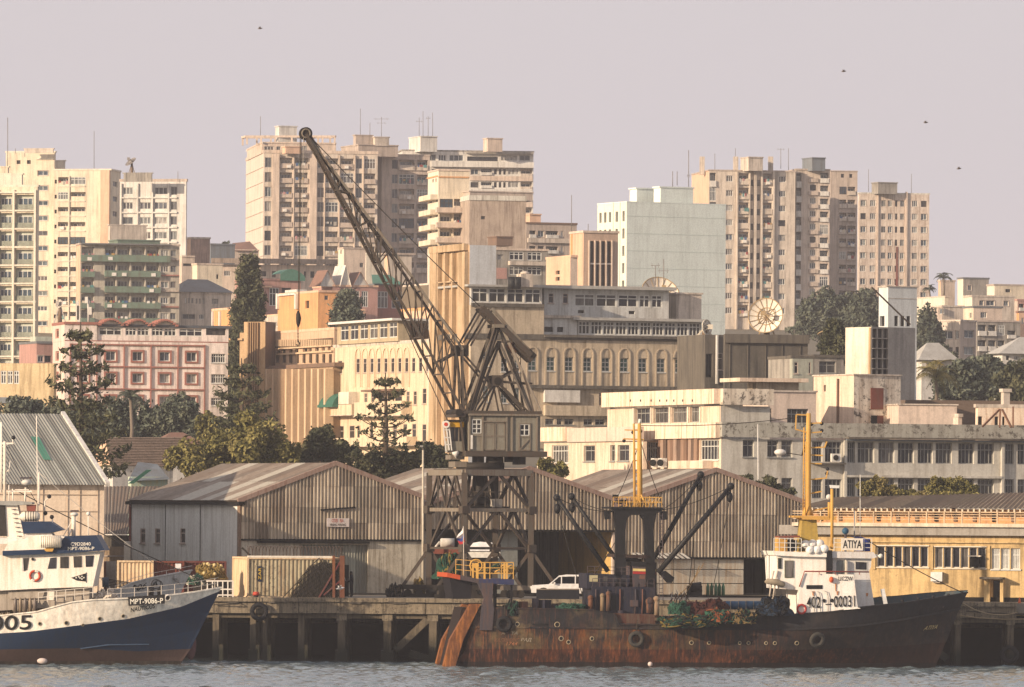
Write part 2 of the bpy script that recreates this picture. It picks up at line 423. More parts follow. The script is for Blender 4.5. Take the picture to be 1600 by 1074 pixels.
# wall materials
CREAM=mat('cream_render','dacaae',.4,.35);CREAM2=mat('pale_yellow_render','d8cdb8',.35,.3)
PINKC=mat('pinkish_cream','cdb8a4',.45,.4);WHT=mat('white_render','cfcbc2',.4,.35)
WHT2=mat('white_stained','c9c5b8',.5,.6,dcol=(.13,.10,.07));TAN=mat('tan_concrete','c8baa9',.55,.55)
CONC=mat('grey_concrete','9c958a',.6,.7,dcol=(.06,.055,.05));CONCD=mat('dark_concrete','645d52',.6,.8,dcol=(.04,.038,.035))
STONE=mat('aged_stone_render','bcab90',.6,.6,dcol=(.12,.09,.06),spots=.3);GOLD=mat('ochre_stone','c4a270',.5,.7,dcol=(.16,.10,.05))
ORNG=mat('orange_render','d89a58',.4,.35);PEACH=mat('peach_render','d8ae8c',.35,.3);ROSE=mat('rose_render','b28478',.35,.3)
MINT=mat('mint_render','dce6dc',.16,.15,rough=.8);MINTL=mat('mint_joint','c6d2c8',.1,.1);GRN=mat('green_parapet','647c6c',.5,.5)
PGRN=mat('pale_green_panel','b6bcaa',.4,.3);BRN=mat('brown_facing','b6a596',.5,.45);REDF=mat('red_frame_paint','a06456',.35,.3)
BROWN=mat('brown_plaster','7a5f4c',.5,.5);BLUG=mat('blue_grey_render','6f7880',.4,.4);TILE=mat('red_tile','85604f',.6,.3)
GRYR=mat('slate_roof','6b6e70',.5,.3);WFR=flat('white_window_frame','c8c8c2');GFR=flat('grey_window_frame','8a8a86');DFR=flat('dark_window_frame','3a3632')
BLK=flat('dark_opening','14120f',.9);RUSTR=mat('rust_red_paint','7a3a2a',.5,.5);WSP=mat('white_mouldy','d4c8b4',.45,.5,spots=.9,dcol=(.2,.13,.08))
WSP2=mat('grey_white_mouldy','a8a598',.5,.45,spots=.8);LGRY=mat('light_grey_render','b9b8ae',.4,.45,spots=.25);PNKW=mat('pinkish_white_render','d0bba8',.35,.3,spots=.2)
METALG=mat('galvanised_metal','9a9a96',.4,.3,rough=.5,metal=.5)
DRKB=mat('dark_blue_shed','4a525c',.4,.4)
STREAKY=mat('rust_streaked_white','e0cdb4',.3,.9,dcol=(.42,.20,.09),spots=.3,sc_=1.6)
# window styles
style('far',frame=GFR,glass=G_MIX,mx=2,t=.1,sill=0)
style('farw',frame=WFR,glass=G_MIX,mx=3,t=.1,mz=1)
style('farb',frame=WFR,glass=G_BLUE,mx=2,mz=1,t=.1,surround=BRN,sw=.1)
style('fardk',frame=DFR,glass=G_DARK,mx=2,t=.08,rec=.3)
style('encl',frame=WFR,glass=G_MIX,mx=4,mz=2,t=.09,rec=.1,name='enclosed_balcony')
style('encl2',frame=DFR,glass=G_BLUE,mx=3,mz=2,t=.12,rec=.05,name='enclosed_balcony')
style('hole',frame=DFR,glass=G_DARK,mx=1,t=.06,rec=.35)
style('loggA',kind='log',name='balcony',frame=WFR,glass=G_BLUE,rec=.7,par=PGRN,ph=.38,out=-.12,mx=3,t=.09,back=PGRN)
style('loggC',kind='log',name='balcony',frame=WFR,glass=G_MIX,rec=1.1,par=CREAM,ph=.42,out=-.05,mx=3,back=CREAM2)
style('loggT',kind='log',name='balcony',frame=WFR,glass=G_MIX,rec=1.2,par=BRN,ph=.42,out=.35,mx=3,back=TAN,sill=1)
style('loggG',kind='log',name='balcony',frame=WFR,glass=G_MIX,rec=1.2,par=GRN,ph=.40,out=.5,mx=3,back=WHT,sill=1)
style('loggR',kind='log',name='balcony',frame=WFR,glass=G_MIX,rec=1.2,par=TAN,ph=.45,out=.3,mx=2,back=PINKC,sill=1)
style('loggW',kind='log',name='balcony',frame=WFR,glass=G_BLUE,rec=1.0,par=WHT,ph=.4,out=.3,mx=4,back=BLUG,sill=1)
style('redwin',frame=WFR,glass=G_MIX,mx=2,mz=1,t=.09,surround=REDF,sw=.2,lod=2,out=.12,rec=.2)
style('redL',frame=REDF,glass=G_DARK,mx=1,t=.2,lod=2)
style('glaz',frame=WFR,glass=G_DARK,mx=2,mz=2,t=.11,lod=2,rec=.12)
style('glaz3',frame=WFR,glass=G_DARK,mx=3,mz=2,t=.10,lod=2,rec=.12)
style('stonew',frame=WFR,glass=G_TEAL,mx=2,mz=3,t=.08,lod=2,rec=.3,sill=1,surround=None)
style('tall',frame=DFR,glass=G_DARK,mx=1,mz=1,t=.06,lod=2,rec=.35)
style('slot',frame=BRN,glass=G_DARK,mx=1,mz=2,t=.06,lod=2,rec=.09,sill=1)
style('bar',frame=WFR,glass=G_DARK,mx=6,mz=2,t=.07,lod=2,rec=.2,sill=1)
style('off',frame=GFR,glass=G_DARK,mx=4,mz=2,t=.075,lod=2,rec=.3)
style('off2',frame=GFR,glass=G_DARK,mx=2,mz=2,t=.075,lod=2,rec=.25,sill=1)
style('pane',frame=WFR,glass=G_DARK,mx=1,mz=1,t=.06,lod=2,rec=.22)
TH=20
def roofbox(b,C,Y,top,base,m,R=None,L=None,dep=5,wd=5,th=TH,cap=None,name='roof_house'):
 return b.block(C,Y,th,top,base,m,R=R,L=L,dep=dep,wd=wd,cap=cap,name=name,lip=.15,caph=.2)
def aerial(px,y0,y1,Y,r=.05,label=None,arms=(),group='roof aerials',col='7a7470'):
 a,b_=P(px,y1,Y),P(px,y0,Y);mb=MB();m=flat('aerial_'+col,col)
 mb.cyl(a,b_,r,m,6)
 for t,l in arms:
  p=a.lerp(b_,t);mb.bar(p-Vector((l,0,0)),p+Vector((l,0,0)),.05,m)
  mb.bar(p+Vector((l*.7,0,-.25)),p+Vector((l*.7,0,.25)),.04,m);mb.bar(p+Vector((-l*.7,0,-.25)),p+Vector((-l*.7,0,.25)),.04,m)
 mb.build('roof_aerial',None,label=label,category='aerial',group=group)
def mbx(*a):mb=MB();mb.box(*a);return mb
_tag0=tag
def tag(o,label=None,cat=None,group=None,kind=None,category=None):return _tag0(o,label,cat or category,group,kind)
globals()['tag']=tag
# ---- far left: cream slab with gridded balconies
b=Building('apartment_block','cream apartment block at the left edge with wide pale green balcony panels','apartment block')
fl,fr=b.block(57.5,1060,78,292,650,CREAM,L=-70,dep=14,wd=12,cap=CREAM2,R=60)
b.grid(fl,[(-66,-37),(-34,-5-3),(-4,19),(23,52)],rows(304.5,24.5,28.5,10),'loggA',rx=40)
for i in range(11):b.band(fl,-70,57,301+28.5*i-1.4,301+28.5*i+1.2,.28,CREAM2,'floor_slab',rx=40)
for x in(-3.5,21,54.5):b.band(fl,x-1.6,x+1.6,297,590,.32,CREAM2,'pilaster',rx=x)
roofbox(b,34,1064,273,293,CREAM2,L=-20,th=78,R=36,wd=1);roofbox(b,12,1075,262,292,CREAM,L=-20,th=78,R=14,wd=1)
b.grid(Face((0,0),(1,0)),[],[],'far')if 0 else None
b.done()
# ---- behind it: stepped cream tower
b=Building('apartment_tower','tall stepped cream apartment tower at far left, with rounded rooftop rooms','apartment tower')
fl,fr=b.block(172,1280,78,266.5,600,CREAM,L=84,R=187.5,cap=CREAM2)
b.grid(fl,[(82.5+2,88)],rows(281,6,23.4,12),'hole',rx=110)
b.grid(fl,[(90,106),(109.5,133)],rows(277,11.5,23.4,12),'loggC',rx=110,laundry=.2)
for i in range(9):b.band(fl,90,133,290.5+23.4*i,292+23.4*i,.15,CREAM2,'sill_course',rx=110)
b.band(fl,158,171.8,266,420,.6,PEACH,'pilaster',rx=165);b.band(fl,107,108.6,275,500,.2,CREAM2,'pilaster',rx=108)
b.grid(fr,[(176,183)],rows(284,8,23.4,6),'far',rx=180)
f2,_=b.block(84,1284,78,238.5,600,CREAM,L=8,R=86,wd=2,cap=CREAM2)
b.grid(f2,[(58,74)],rows(267,7.5,23.5,14),'farb',rx=66)
b.grid(f2,[(26,32),(42,48)],[(250.5,256.5)],'hole',rx=40)
b.band(f2,57,84,247.5,249.5,.3,CREAM2,'cornice',rx=70)
roofbox(b,83,1281,233.5,239,TAN,L=38,th=78,R=84,wd=1);roofbox(b,101,1287,252,268,CREAM2,L=80,th=78,R=102,wd=1)
b.done()
# ---- white block with rooftop dish
b=Building('apartment_block','whitish block of flats with a mesh dish on its roof','apartment block')
fl,fr=b.block(290.5,1270,78,284,410,WHT,L=187,R=292,cap=BRN,caph=.5)
b.grid(fl,[(191.5,207.5),(241,261)],rows(293,11,23.2,5),'farw',rx=235);b.grid(fl,[(219,235.5)],rows(316.2,11,23.2,4),'farw',rx=235)
b.grid(fl,[(266.5,276.5)],rows(292,13,23.2,5),'far',rx=235)
for x in(189.5,215.5,238.5,264):b.band(fl,x-1,x+1,287,400,.35,WHT,'pilaster',rx=x)
for i in range(5):b.band(fl,190,277,286.8+23.2*i+21.2,288.2+23.2*i+22.2,.3,WHT,'floor_slab',rx=235)
roofbox(b,237,1266,271.5,284,CONC,L=193,th=78,R=238,wd=1)
b.done()
# ---- green balcony flats
b=Building('apartment_block','grey block of flats with dark green balcony fronts','apartment block')
fl,fr=b.block(125,1180,TH-8,382.5,560,mat('grey_flats_render','b0a898',.5,.5),L=118.5,R=280,cap=BRN,mL=PEACH)  # peach left face: low sun painted into the wall colour
b.grid(fr,[(127,146.5)],rows(386,21,24.6,6),'loggG',laundry=.3);b.grid(fr,[(163.5,181),(183,202.5),(205,226),(228,248)],rows(386,21,24.6,6),'loggG',laundry=.35)
b.grid(fr,[(251,263)],rows(391,10,24.6,6),'farw');b.grid(fr,[(266,275)],rows(391,10,24.6,6),'far')
for i in range(6):b.band(fr,249.5,279,405+24.6*i,407+24.6*i,.35,REDF if i%2 else BRN,'floor_slab')
b.band(fr,126,265,399.5,409.5,.85,GRN,'green_balustrade');b.band(fr,126,265,381,383,.95,GRYR,'eave')
for i in range(1,5):b.band(fr,163,250,400.2+24.6*i,408.6+24.6*i,.8,GRN,'green_balustrade');b.band(fr,126,147,400.2+24.6*i,408.6+24.6*i,.8,GRN,'green_balustrade')
roofbox(b,184,1181,376,383,GRN,R=250,dep=5);roofbox(b,172,1190,352.5,383,TAN,L=169,R=229,dep=6)
b.done()
# ---- low cluster
b=Building('concrete_tower','patched pink and grey concrete stair tower beyond the low roofs','building')
fl,fr=b.block(298,1300,TH,373,420,mat('patchy_pink','a88876',.8,.8,dcol=(.12,.10,.09),sc_=2.2),L=290,R=328,mL=PEACH,cap=TAN);b.done()
b=Building('low_house','pinkish white house right of the green balcony flats','house')
fl,fr=b.block(284,1250,TH,402,470,PINKC,R=304,dep=8);b.grid(fr,[(286,300)],[(412,416)],'fardk');b.done()
b=Building('low_house','small cream cube house in front of the patched concrete tower','house')
fl,fr=b.block(308,1230,TH,414,470,CREAM,L=300,R=347.5,cap=PINKC);b.grid(fr,[(338,341.5)],[(429,436)],'hole');b.done()
b=Building('long_house','low beige house with a dark slate hip roof and small windows','house')
fl,fr=b.block(282,1190,TH,459,520,TAN,R=361,dep=9)
b.grid(fr,[(289,291.5),(294,296.5),(299,302)],[(466,474)],'far');b.grid(fr,[(306,308.5),(311,313.5),(317,319.5),(331,341)],[(467,475)],'far');b.grid(fr,[(285,305),(311,319)],[(491,499)],'farw')
mb=MB();z0,z1=fr.ztop,fr.ztop+2.6;p=fr.pt
e=[p(-.4,z0+.3,.4),p(fr.L+.4,z0+.3,.4),p(fr.L+.4,z0+.3,-8.6),p(-.4,z0+.3,-8.6)];r0,r1=p(2.5,z1,-4),p(fr.L-3,z1,-4)
mb.face([e[0],e[1],r1,r0],GRYR);mb.face([e[1],e[2],r1],GRYR);mb.face([e[2],e[3],r0,r1],GRYR);mb.face([e[3],e[0],r0],GRYR);mb.face(e,GRYR);mb.build('hip_roof',b.root)
b.done()
b=Building('low_house','dark blue grey shed with a water tank on its roof','shed')
fl,fr=b.block(329,1320,TH,383,420,BLUG,R=367,dep=8);b.done()
b=Building('low_house','house with a rust red pitched roof left of the tall pale tower','house')
fl,fr=b.block(366,1340,TH,392,420,PINKC,R=404,dep=8)
mb=MB();p=fr.pt;z=fr.ztop;mb.face([p(-.4,z,.4),p(fr.L,z,.4),p(fr.L-.5,z+2,-4),p(1,z+1.6,-4)],TILE);mb.face([p(-.4,z,-8),p(fr.L,z,-8),p(fr.L-.5,z+2,-4),p(1,z+1.6,-4)],TILE);mb.build('pitched_roof',b.root);b.done()
b=Building('long_house','long two storey cream row with a stained flat roof edge below the tall pale tower','row of flats')
fl,fr=b.block(330,1290,TH-14,413,450,PINKC,R=560,dep=9,cap=False)
b.band(fr,330,560,405,412.5,1.2,mat('stained_edge','9a8878',.8,.9,sc_=2),'roof_edge')
b.grid(fr,[(350,360),(402,416),(446,457),(459,470)],[(424,432)],'farw');b.grid(fr,[(425,431),(438,441),(475,478),(485,491)],[(424,434)],'hole');b.done()
b=Building('low_house','plain cream house with a pointed gable beside the crane jib','house')
fl,fr=b.block(537,1240,TH,389,462,PINKC,L=528,R=571,cap=BRN,mL=CREAM2);b.grid(fr,[(562,568)],[(411,418)],'far');b.grid(fl,[(531.5,534)],[(391,397)],'hole');b.done()
b=Building('low_house','greenish cream annexe behind the crane jib','house')
fl,fr=b.block(572,1260,TH,398,462,CREAM2,R=606,dep=8);b.done()
b=Building('concrete_tower','brown concrete stair tower glimpsed through the crane jib','building')
fl,fr=b.block(606,1200,TH,398,500,TAN,L=600,R=643,mL=PEACH,cap=BRN,lip=.5);b.done()
b=Building('villa','rose coloured villa with a green tarpaulin roof','house')
fl,fr=b.block(398,1090,TH,438,485,ROSE,R=470,dep=10);b.grid(fr,[(421,436)],[(450,478)],'glaz3');b.grid(fr,[(440,455)],[(450,478)],'fardk')
b.band(fr,410,424,447,449.5,.4,PEACH,'lintel')
mb=MB();p=fr.pt;z=fr.ztop;n=14;gt=flat('green_tarpaulin','4c7868',.7);u0=fr.uz(437,440)[0];u1=fr.uz(476,440)[0]
pr=[(u0+(u1-u0)*i/n,z+.3+1.5*math.sin(math.pi*min(1,i/n*.85+.12))**.7)for i in range(n+1)]
for(a,za),(c,zc)in zip(pr,pr[1:]):mb.face([p(a,za,.3),p(c,zc,.3),p(c,zc,-4),p(a,za,-4)],gt);mb.face([p(a,z,.3),p(c,z,.3),p(c,zc,.3),p(a,za,.3)],gt)
mb.build('tarpaulin',b.root);b.done()
b=Building('villa','rose villa with dormers and a second green roof beside the crane jib','house')
fl,fr=b.block(520,1110,TH,448,500,ROSE,R=590,dep=10,cap=PEACH);b.grid(fr,[(548,562),(565,575)],[(455,480)],'glaz3')
mb=MB();p=fr.pt;z=fr.ztop
for(a,c,h,m_)in((498,524,2.6,TILE),(530,548,3.4,WHT),(549,576,2.4,TILE)):
 ua,uc=fr.uz(a,448)[0],fr.uz(c,448)[0];mb.face([p(ua,z,.1),p(uc,z,.1),p((ua+uc)/2,z+h,.1)],WHT);mb.face([p(ua,z,.4),p((ua+uc)/2,z+h,.4),p((ua+uc)/2,z+h,-5),p(ua,z,-5)],m_);mb.face([p(uc,z,.4),p((ua+uc)/2,z+h,.4),p((ua+uc)/2,z+h,-5),p(uc,z,-5)],m_)
mb.build('dormer_roofs',b.root);b.done()
b=Building('villa','red and grey house with large lattice windows right of the crane jib','house')
fl,fr=b.block(585,1120,TH,446,500,REDF,R=640,dep=10,cap=GRYR);b.grid(fr,[(590,606),(612,636)],[(456,482)],'glaz3')
mb=MB();p=fr.pt;z=fr.ztop;mb.face([p(-.5,z+.2,.5),p(fr.L*.8,z+.2,.5),p(fr.L*.6,z+1.8,-3),p(.5,z+1.8,-3)],gt);mb.build('tarpaulin',b.root);b.done()
b=Building('terrace_house','bright orange and cream flat roofed house behind the finned concrete block','house')
fl,fr=b.block(497,960,TH,457,486,ORNG,L=434,R=530,cap=PEACH)
b.grid(fl,[(477,483)],[(470,482)],'hole');b.grid(fr,[(507,513)],[(462,469)],'far');b.band(fl,437,463,459,462,.3,WHT,'lintel')
for x in(435.5,464.5):b.band(fl,x-1,x+1,459,483,.35,WHT,'pilaster',rx=x)
f2,g2=b.block(540,955,TH,486,540,TAN,L=400,R=570,cap=PEACH,name='lower_wall')
b.band(g2,541,570,488,490,.4,PEACH,'edge');b.grid(f2,[(430,445),(447,462),(480,495),(497,512)],[(501,508)],'far')
mb=MB();fl.pbox(mb,440,458,453,457,-2,-.5,WHT);mb.build('roof_tank',b.root);b.done()
b=Building('orange_annexe','small orange cube building beside the tall dark conifer','house')
fl,fr=b.block(360,930,TH,484,560,ORNG,L=331,R=372,cap=PEACH);b.band(fl,333,334.5,487,510,.25,WHT,'pilaster');b.band(fl,344,345.5,487,510,.25,WHT,'pilaster');b.done()
# ---- centre tower group
b=Building('apartment_tower','tallest pale apartment tower behind the crane jib tip, with an open roof frame','apartment tower')
fl,fr=b.block(411.5,1400,TH-12,239,430,TAN,L=384,R=589.5,cap=PINKC,mL=mat('tan_sunlit_pale','d2bfae',.25,.3),caph=.6)  # paler, peachier left face carries the sunlight in its colour
RR=rows(247.4,15.5,22.85,8)
b.grid(fr,[(413.5,423.5)],RR,'far',rx=500);b.grid(fr,[(437,456),(460.5,480.5)],RR,'loggT',laundry=.3,rx=500)
b.grid(fr,[(495.7,505.7)],RR,'far',rx=500);b.grid(fr,[(508,528),(531.5,552)],RR,'loggT',laundry=.25,rx=500)
b.grid(fr,[(555.5,565.5)],RR,'far',rx=500);b.grid(fr,[(568.5,586)],RR,'loggT',rx=500)
for x0,x1 in((425,435.5),(483,494)):b.band(fr,x0,x1,241,425,.7,PINKC,'pilaster')
for x0,x1 in((457.5,459),(506.2,507.4),(529,530.5),(553,554.5),(566.5,567.8)):b.band(fr,x0,x1,243,425,.42,PINKC,'pilaster')
for i in range(9):b.band(fl,384.3,411,244+22.85*i,245+22.85*i,.12,TAN,'joint_course')
b.band(fl,385,411,228,231,.1,WHT,'white_band')
f2,g2=b.block(409,1402,TH-12,224,240,PINKC,L=386,R=525,cap=PINKC)
b.grid(g2,[(413,428),(432,438)],[(229,236)],'far');b.grid(g2,[(470,480),(490,500)],[(228,236)],'far')
roofbox(b,436,1404,198,225,WHT,L=430,R=464);roofbox(b,446,1398,230,240,PEACH,L=441,R=470,dep=4)
mb=MB()
for x in(386,408,430,456,482,504,523):
 q=P(x,213.5,1404);mb.bar((q.x,q.y,zat(x,226,1404)),q,.35,PINKC);q2=q+Vector((-1,4,0));mb.bar((q2.x,q2.y,zat(x,226,1404)),q2,.35,PINKC)
a,c=P(385,213.5,1404),P(524,213.5,1404);mb.bar(a,c,.4,PINKC);mb.bar(a+Vector((-1,4,0)),c+Vector((-1,4,0)),.4,PINKC);mb.bar(a,a+Vector((-1,4,0)),.4,PINKC);mb.bar(c,c+Vector((-1,4,0)),.4,PINKC)
mb.build('roof_frame',b.root);b.done()
b=Building('apartment_tower','grey brown tower adjoining the tallest tower, with shaded balconies','apartment tower')
fl,fr=b.block(596,1425,TH-10,243,440,BRN,L=589,R=671,cap=BRN)
b.grid(fr,[(612,621)],rows(250,14,22.9,8),'far');b.grid(fr,[(623,647),(651,668)],rows(250,15.5,22.9,8),'loggR',laundry=.35)
roofbox(b,560,1420,227,244,BRN,L=533,R=622,dep=8);roofbox(b,556,1421,212,228,BRN,L=552,R=582);roofbox(b,586,1421,215,228,TAN,L=582,R=608)
b.done()
b=Building('apartment_tower','wide whitish upper storeyed block between the two towers, right of the crane jib','apartment tower')
fl,fr=b.block(628,1455,TH-13,236,430,WHT,L=622,R=833,cap=CONC)
b.grid(fr,[(648,664),(668,681),(685,697),(702,724)],[(242,251.5)],'farw');b.grid(fr,[(730,778)],[(245,252)],'fardk');b.grid(fr,[(783,808),(812,828)],[(243,251)],'far')
b.band(fr,673,833,253,262,1.2,WHT,'balustrade');b.band(fr,728,833,237,241,.9,CONC,'eave')
R2=rows(264.5,8.5,20.3,8)
b.grid(fr,[(674,687),(690,708),(711,717)],R2,'farw');b.grid(fr,[(735,747)],R2,'farb');b.grid(fr,[(751,768)],R2,'loggW');b.grid(fr,[(771.5,776),(779,783),(786,790)],R2,'hole');b.grid(fr,[(793.5,810)],R2,'farw');b.grid(fr,[(813,831)],rows(264.5,13,20.3,8),'loggR')
for i in range(7):b.band(fr,734,832,275.5+20.3*i,283+20.3*i,.35,WHT if i%2 else PINKC,'spandrel')
roofbox(b,657,1452,214,237,WHT,L=639,R=683,dep=5);roofbox(b,762,1452,217,237,PINKC,L=755,R=785)
b.done()
# ---- mid balcony building with blank wall
b=Building('apartment_block','peeling cream block of flats with a big blank concrete flank, above the fluted tower','apartment block')
fl,fr=b.block(684.5,1130,TH-8,267,500,CREAM,L=668,R=733,cap=PINKC,mL=CREAM2)
b.band(fl,668,684.3,276,278,.15,ORNG,'orange_line');b.band(fr,684.7,732.5,276,278,.15,ORNG,'orange_line')
b.grid(fl,[(675,678),(680,682.5)],[(280,285)],'hole');b.grid(fl,[(670.5,674),(680.5,684)],rows(312,5,23.4,6),'hole')
b.grid(fr,[(687,707)],rows(322-11,20,23.4,4),'loggC',laundry=.6);b.grid(fr,[(709,721)],rows(322-11,20,23.4,4),'loggR',laundry=.4);b.grid(fr,[(723.5,729)],rows(313,11,23.4,4),'far')
for i in range(4):b.band(fr,680,733,325+23.4*i,333+23.4*i,1.3,PINKC,'balcony_front');b.band(fl,665.5,684,306+23.4*i,314+23.4*i,1.2,CREAM,'balcony_front')
f2,g2=b.block(733,1124,TH-8,313,500,mat('board_marked_concrete','ac9a88',.7,.6,sc_=1.7,dcol=(.14,.10,.08)),R=821,dep=14,cap=WHT2,caph=.8)
b.grid(g2,[(751.5,758)],[(338,343)],'hole')
roofbox(b,734,1128,300,313,BRN,R=832,dep=8);roofbox(b,776,1110,371,384,BROWN,R=801,dep=4)
b.done()
b=Building('apartment_block','reddish brown flats with white window bands, right of the blank concrete flank','apartment block')
fl,fr=b.block(822,1160,TH,350,440,BRN,R=901,dep=12,cap=BROWN)
b.grid(fr,[(827,837),(853,872)],rows(361,10,24,3),'loggW');b.grid(fr,[(840,850),(876,880)],rows(361,10,24,3),'farw');b.band(fr,824,900,373,380,.4,TAN,'spandrel')
roofbox(b,828,1165,336,351,PEACH,R=845,dep=4);b.done()
b=Building('apartment_block','low shabby flats with long glazed balconies beside the whitewashed tower wall','apartment block')
fl,fr=b.block(772,1000,TH,391,470,CONC,R=856,dep=10,cap=PINKC)
b.grid(fr,[(796,818),(824,846)],rows(394,13,23,2),'glaz3');b.grid(fr,[(776,786)],rows(398,8,23,2),'far')
b.band(fr,776,792,419,436,.06,ROSE,'pink_wall_panel');b.band(fr,794,850,409,415,.8,TAN,'balcony_front');b.done()
# ---- pink office pair
b=Building('office_block','peach coloured office block with four tall dark window strips','office block')
fl,fr=b.block(911.5,900,TH,364,480,mat('pink_brown_render','b89c86',.25,.25),L=890,R=965.5,mL=PEACH,cap=PINKC)  # peach on the left faces of both blocks is painted sunlight
b.grid(fr,[(921.5,927.5),(930.3,936),(939,945),(948.2,954)],[(377,411),(414,448)],'tall');b.band(fr,920,955,411.5,413.5,.1,WHT,'cill_band')
for x in(920,928.9,937.5,946.6,955.5):b.band(fr,x-.8,x+.8,376,448,.25,PINKC,'window_fin')
f2,g2=b.block(891,880,TH,402.5,480,PINKC,L=853,R=902,mL=PEACH,cap=PEACH,name='lower_wall');b.grid(f2,[(868,874.5)],[(423,429),(432,439)],'hole')
b.band(fl,893,894.5,366,402,.12,ORNG,'downpipe');b.done()
# ---- mint building
b=Building('office_building','plain mint green building with a blank flank and small slot windows on its lit end','office building')
fl,fr=b.block(978.7,1000,27,316.4,545,MINT,L=932.8,R=1133.5,cap=MINT,caph=.15,lip=.03,mL=mat('mint_sunlit_end','d6d8c6',.15,.15))  # left end in a warmer white: sunlight put into the colour
for xs in((936,939.5),(943.3,947),(950.8,954.3),(961.2,965),(972,975.5)):b.grid(fl,[xs],rows(331.5,16,27,6),'hole',rx=955)
for i in range(8):b.band(fr,978.9,1133.2,339.3+27*i,340.1+27*i,.02,MINTL,'joint_line')
for x in(957.8,968.5):b.band(fl,x-.6,x+.6,316,480,.12,MINTL,'pilaster',rx=x)
roofbox(b,1032,1003,293.5,316.6,MINT,L=1021.5,R=1083,dep=8,th=27);roofbox(b,995,1006,295.5,316.6,MINT,L=984,R=1030,dep=6,th=27)
b.done()
# ---- right towers
b=Building('apartment_tower','brown apartment tower with laundry balconies behind the mint building','apartment tower')
fl,fr=b.block(1107,1400,TH-11,267,520,TAN,L=1080,R=1242,cap=BRN,mL=mat('tan_sunlit_side','d8b090',.3,.3),caph=.25)  # peach tone of the left face is sunlight put into the colour
RR=rows(275,9.5,22.9,10)
b.grid(fr,[(1108.5,1118)],rows(271,21,22.9,10),'loggW',rx=1180);b.grid(fr,[(1134,1144.5),(1216,1227)],RR,'farw',rx=1180)
b.grid(fr,[(1153,1169.5),(1191.5,1205.5)],rows(271,17,22.9,10),'loggR',laundry=.75,rx=1180);b.grid(fr,[(1171.5,1176.5),(1182,1187)],rows(281,10,22.9,10),'hole',rx=1180)
for x0,x1 in((1150,1152),(1170,1171.2),(1177.5,1181),(1188,1190.5),(1206.5,1209)):b.band(fr,x0,x1,268,515,.6,TAN,'pilaster')
roofbox(b,1170,1398,246.5,267,TAN,L=1157,R=1192,dep=6)
for i,x in enumerate((1097,1149.5,1204)):mb=MB();q=P(x,267,1404);mb.box((q.x,q.y,q.z+1),(1.0,1.0,3.6),TAN);mb.build('chimney',b.root)
b.done()
b=Building('apartment_tower','middle brown tower with a dark glazed strip and a pinkish rooftop room','apartment tower')
fl,fr=b.block(1243,1405,TH-11,266,520,mat('pinky_tan','c6b5a4',.5,.45),R=1296,dep=14,cap=BRN)
b.grid(fr,[(1243.5,1251.5)],rows(271,21.5,22.9,10),'loggW');b.grid(fr,[(1265,1274.5)],rows(289,9,20.3,11),'farw');b.grid(fr,[(1281,1294)],rows(270,15,20.3,11),'loggW')
for i in range(11):b.band(fr,1263,1278,279+20.3*i,285+20.3*i,.4,BRN,'spandrel')
f2,g2=b.block(1297,1430,TH-11,268,520,BRN,R=1339,dep=12,cap=BRN,caph=.2)
b.grid(g2,[(1311,1322),(1324,1336)],rows(292,12,20.3,10),'loggR',laundry=.5);b.grid(g2,[(1314,1319),(1327,1332)],[(272,278)],'hole')
roofbox(b,1269,1403,247.5,267,BLUG,L=1253.5,R=1289.5,dep=6);b.done()
b=Building('apartment_tower','weathered pale tower, shorter and rightmost of the towers on the hill','apartment tower')
fl,fr=b.block(1342,1500,TH-12,303,500,mat('flaking_cream','cbbcac',.7,.6,dcol=(.2,.13,.09),spots=.5,sc_=1.4),L=1339.5,R=1451.5,cap=WHT2)
RR=rows(313.5,9.5,20.4,9)
for cs,st in((((1344,1352.5),),'farb'),(((1359,1367.5),),'farw'),(((1376.5,1383.5),),'far'),(((1387,1393.5),),'farb'),(((1398,1402),),'hole'),(((1406,1412.5),),'far'),(((1424.5,1433),),'farw'),(((1438.5,1447.5),),'farb')):
 b.grid(fr,list(cs),RR,st,rx=1395)
b.band(fr,1370,1372,304,490,.3,PINKC,'downpipe');b.band(fr,1414,1417,300,490,.4,PINKC,'pilaster');b.band(fr,1399.5,1403,386,470,.1,RUSTR,'rust_stain_panel')
roofbox(b,1372,1498,286,303,CONC,L=1362,R=1402,dep=5);b.done()
# ---- right hillside houses
def house(C,Y,top,base,m,label,L=None,R=None,wl=(),wr=(),cap=None,st='farb',mL=None,th=TH,dep=9,wd=9,name='hillside_house',extra=None):
 b=Building(name,label,'house',group='houses on the right-hand hillside' if 'hill' in name else None)
 fl,fr=b.block(C,Y,th,top,base,m,L=L,R=R,cap=cap,mL=mL,dep=dep,wd=wd)
 for cc,rr in wl:b.grid(fl,cc,rr,st)
 for cc,rr in wr:b.grid(fr,cc,rr,st)
 if extra:extra(b,fl,fr)
 return b.done()
house(1500,1130,502.5,600,BRN,'tan cube house with brown framed windows on the right hillside',L=1456,R=1525,th=55,wl=[([(1470.5,1488.5),(1493,1498)],[(517,530),(543,555.5)])],wr=[([(1506,1522)],[(516,528.5),(542,554.5)])],cap=TAN,mL=TAN)
house(1526,1145,503,600,CONC,'shaded grey house with stacked verandas on the right hillside',R=1594,wr=[([(1528,1541),(1544,1556),(1559,1570)],[(508,524),(532,548)]),([(1574,1587)],[(517,528)])],st='loggW',cap=BRN)
house(1521,1170,481,520,PINKC,'pale flat roofed house above the grey verandas on the hillside',L=1505,R=1566,wl=[([(1515,1518)],[(489,497)])],wr=[([(1532,1542)],[(488,497)])],cap=GRYR,mL=CREAM)
house(1519,1230,464,500,TAN,'low brown terrace with windows on the hillside',L=1505,R=1585,wr=[([(1530,1537),(1541,1554),(1568,1576)],[(470,478)])],mL=CREAM2)
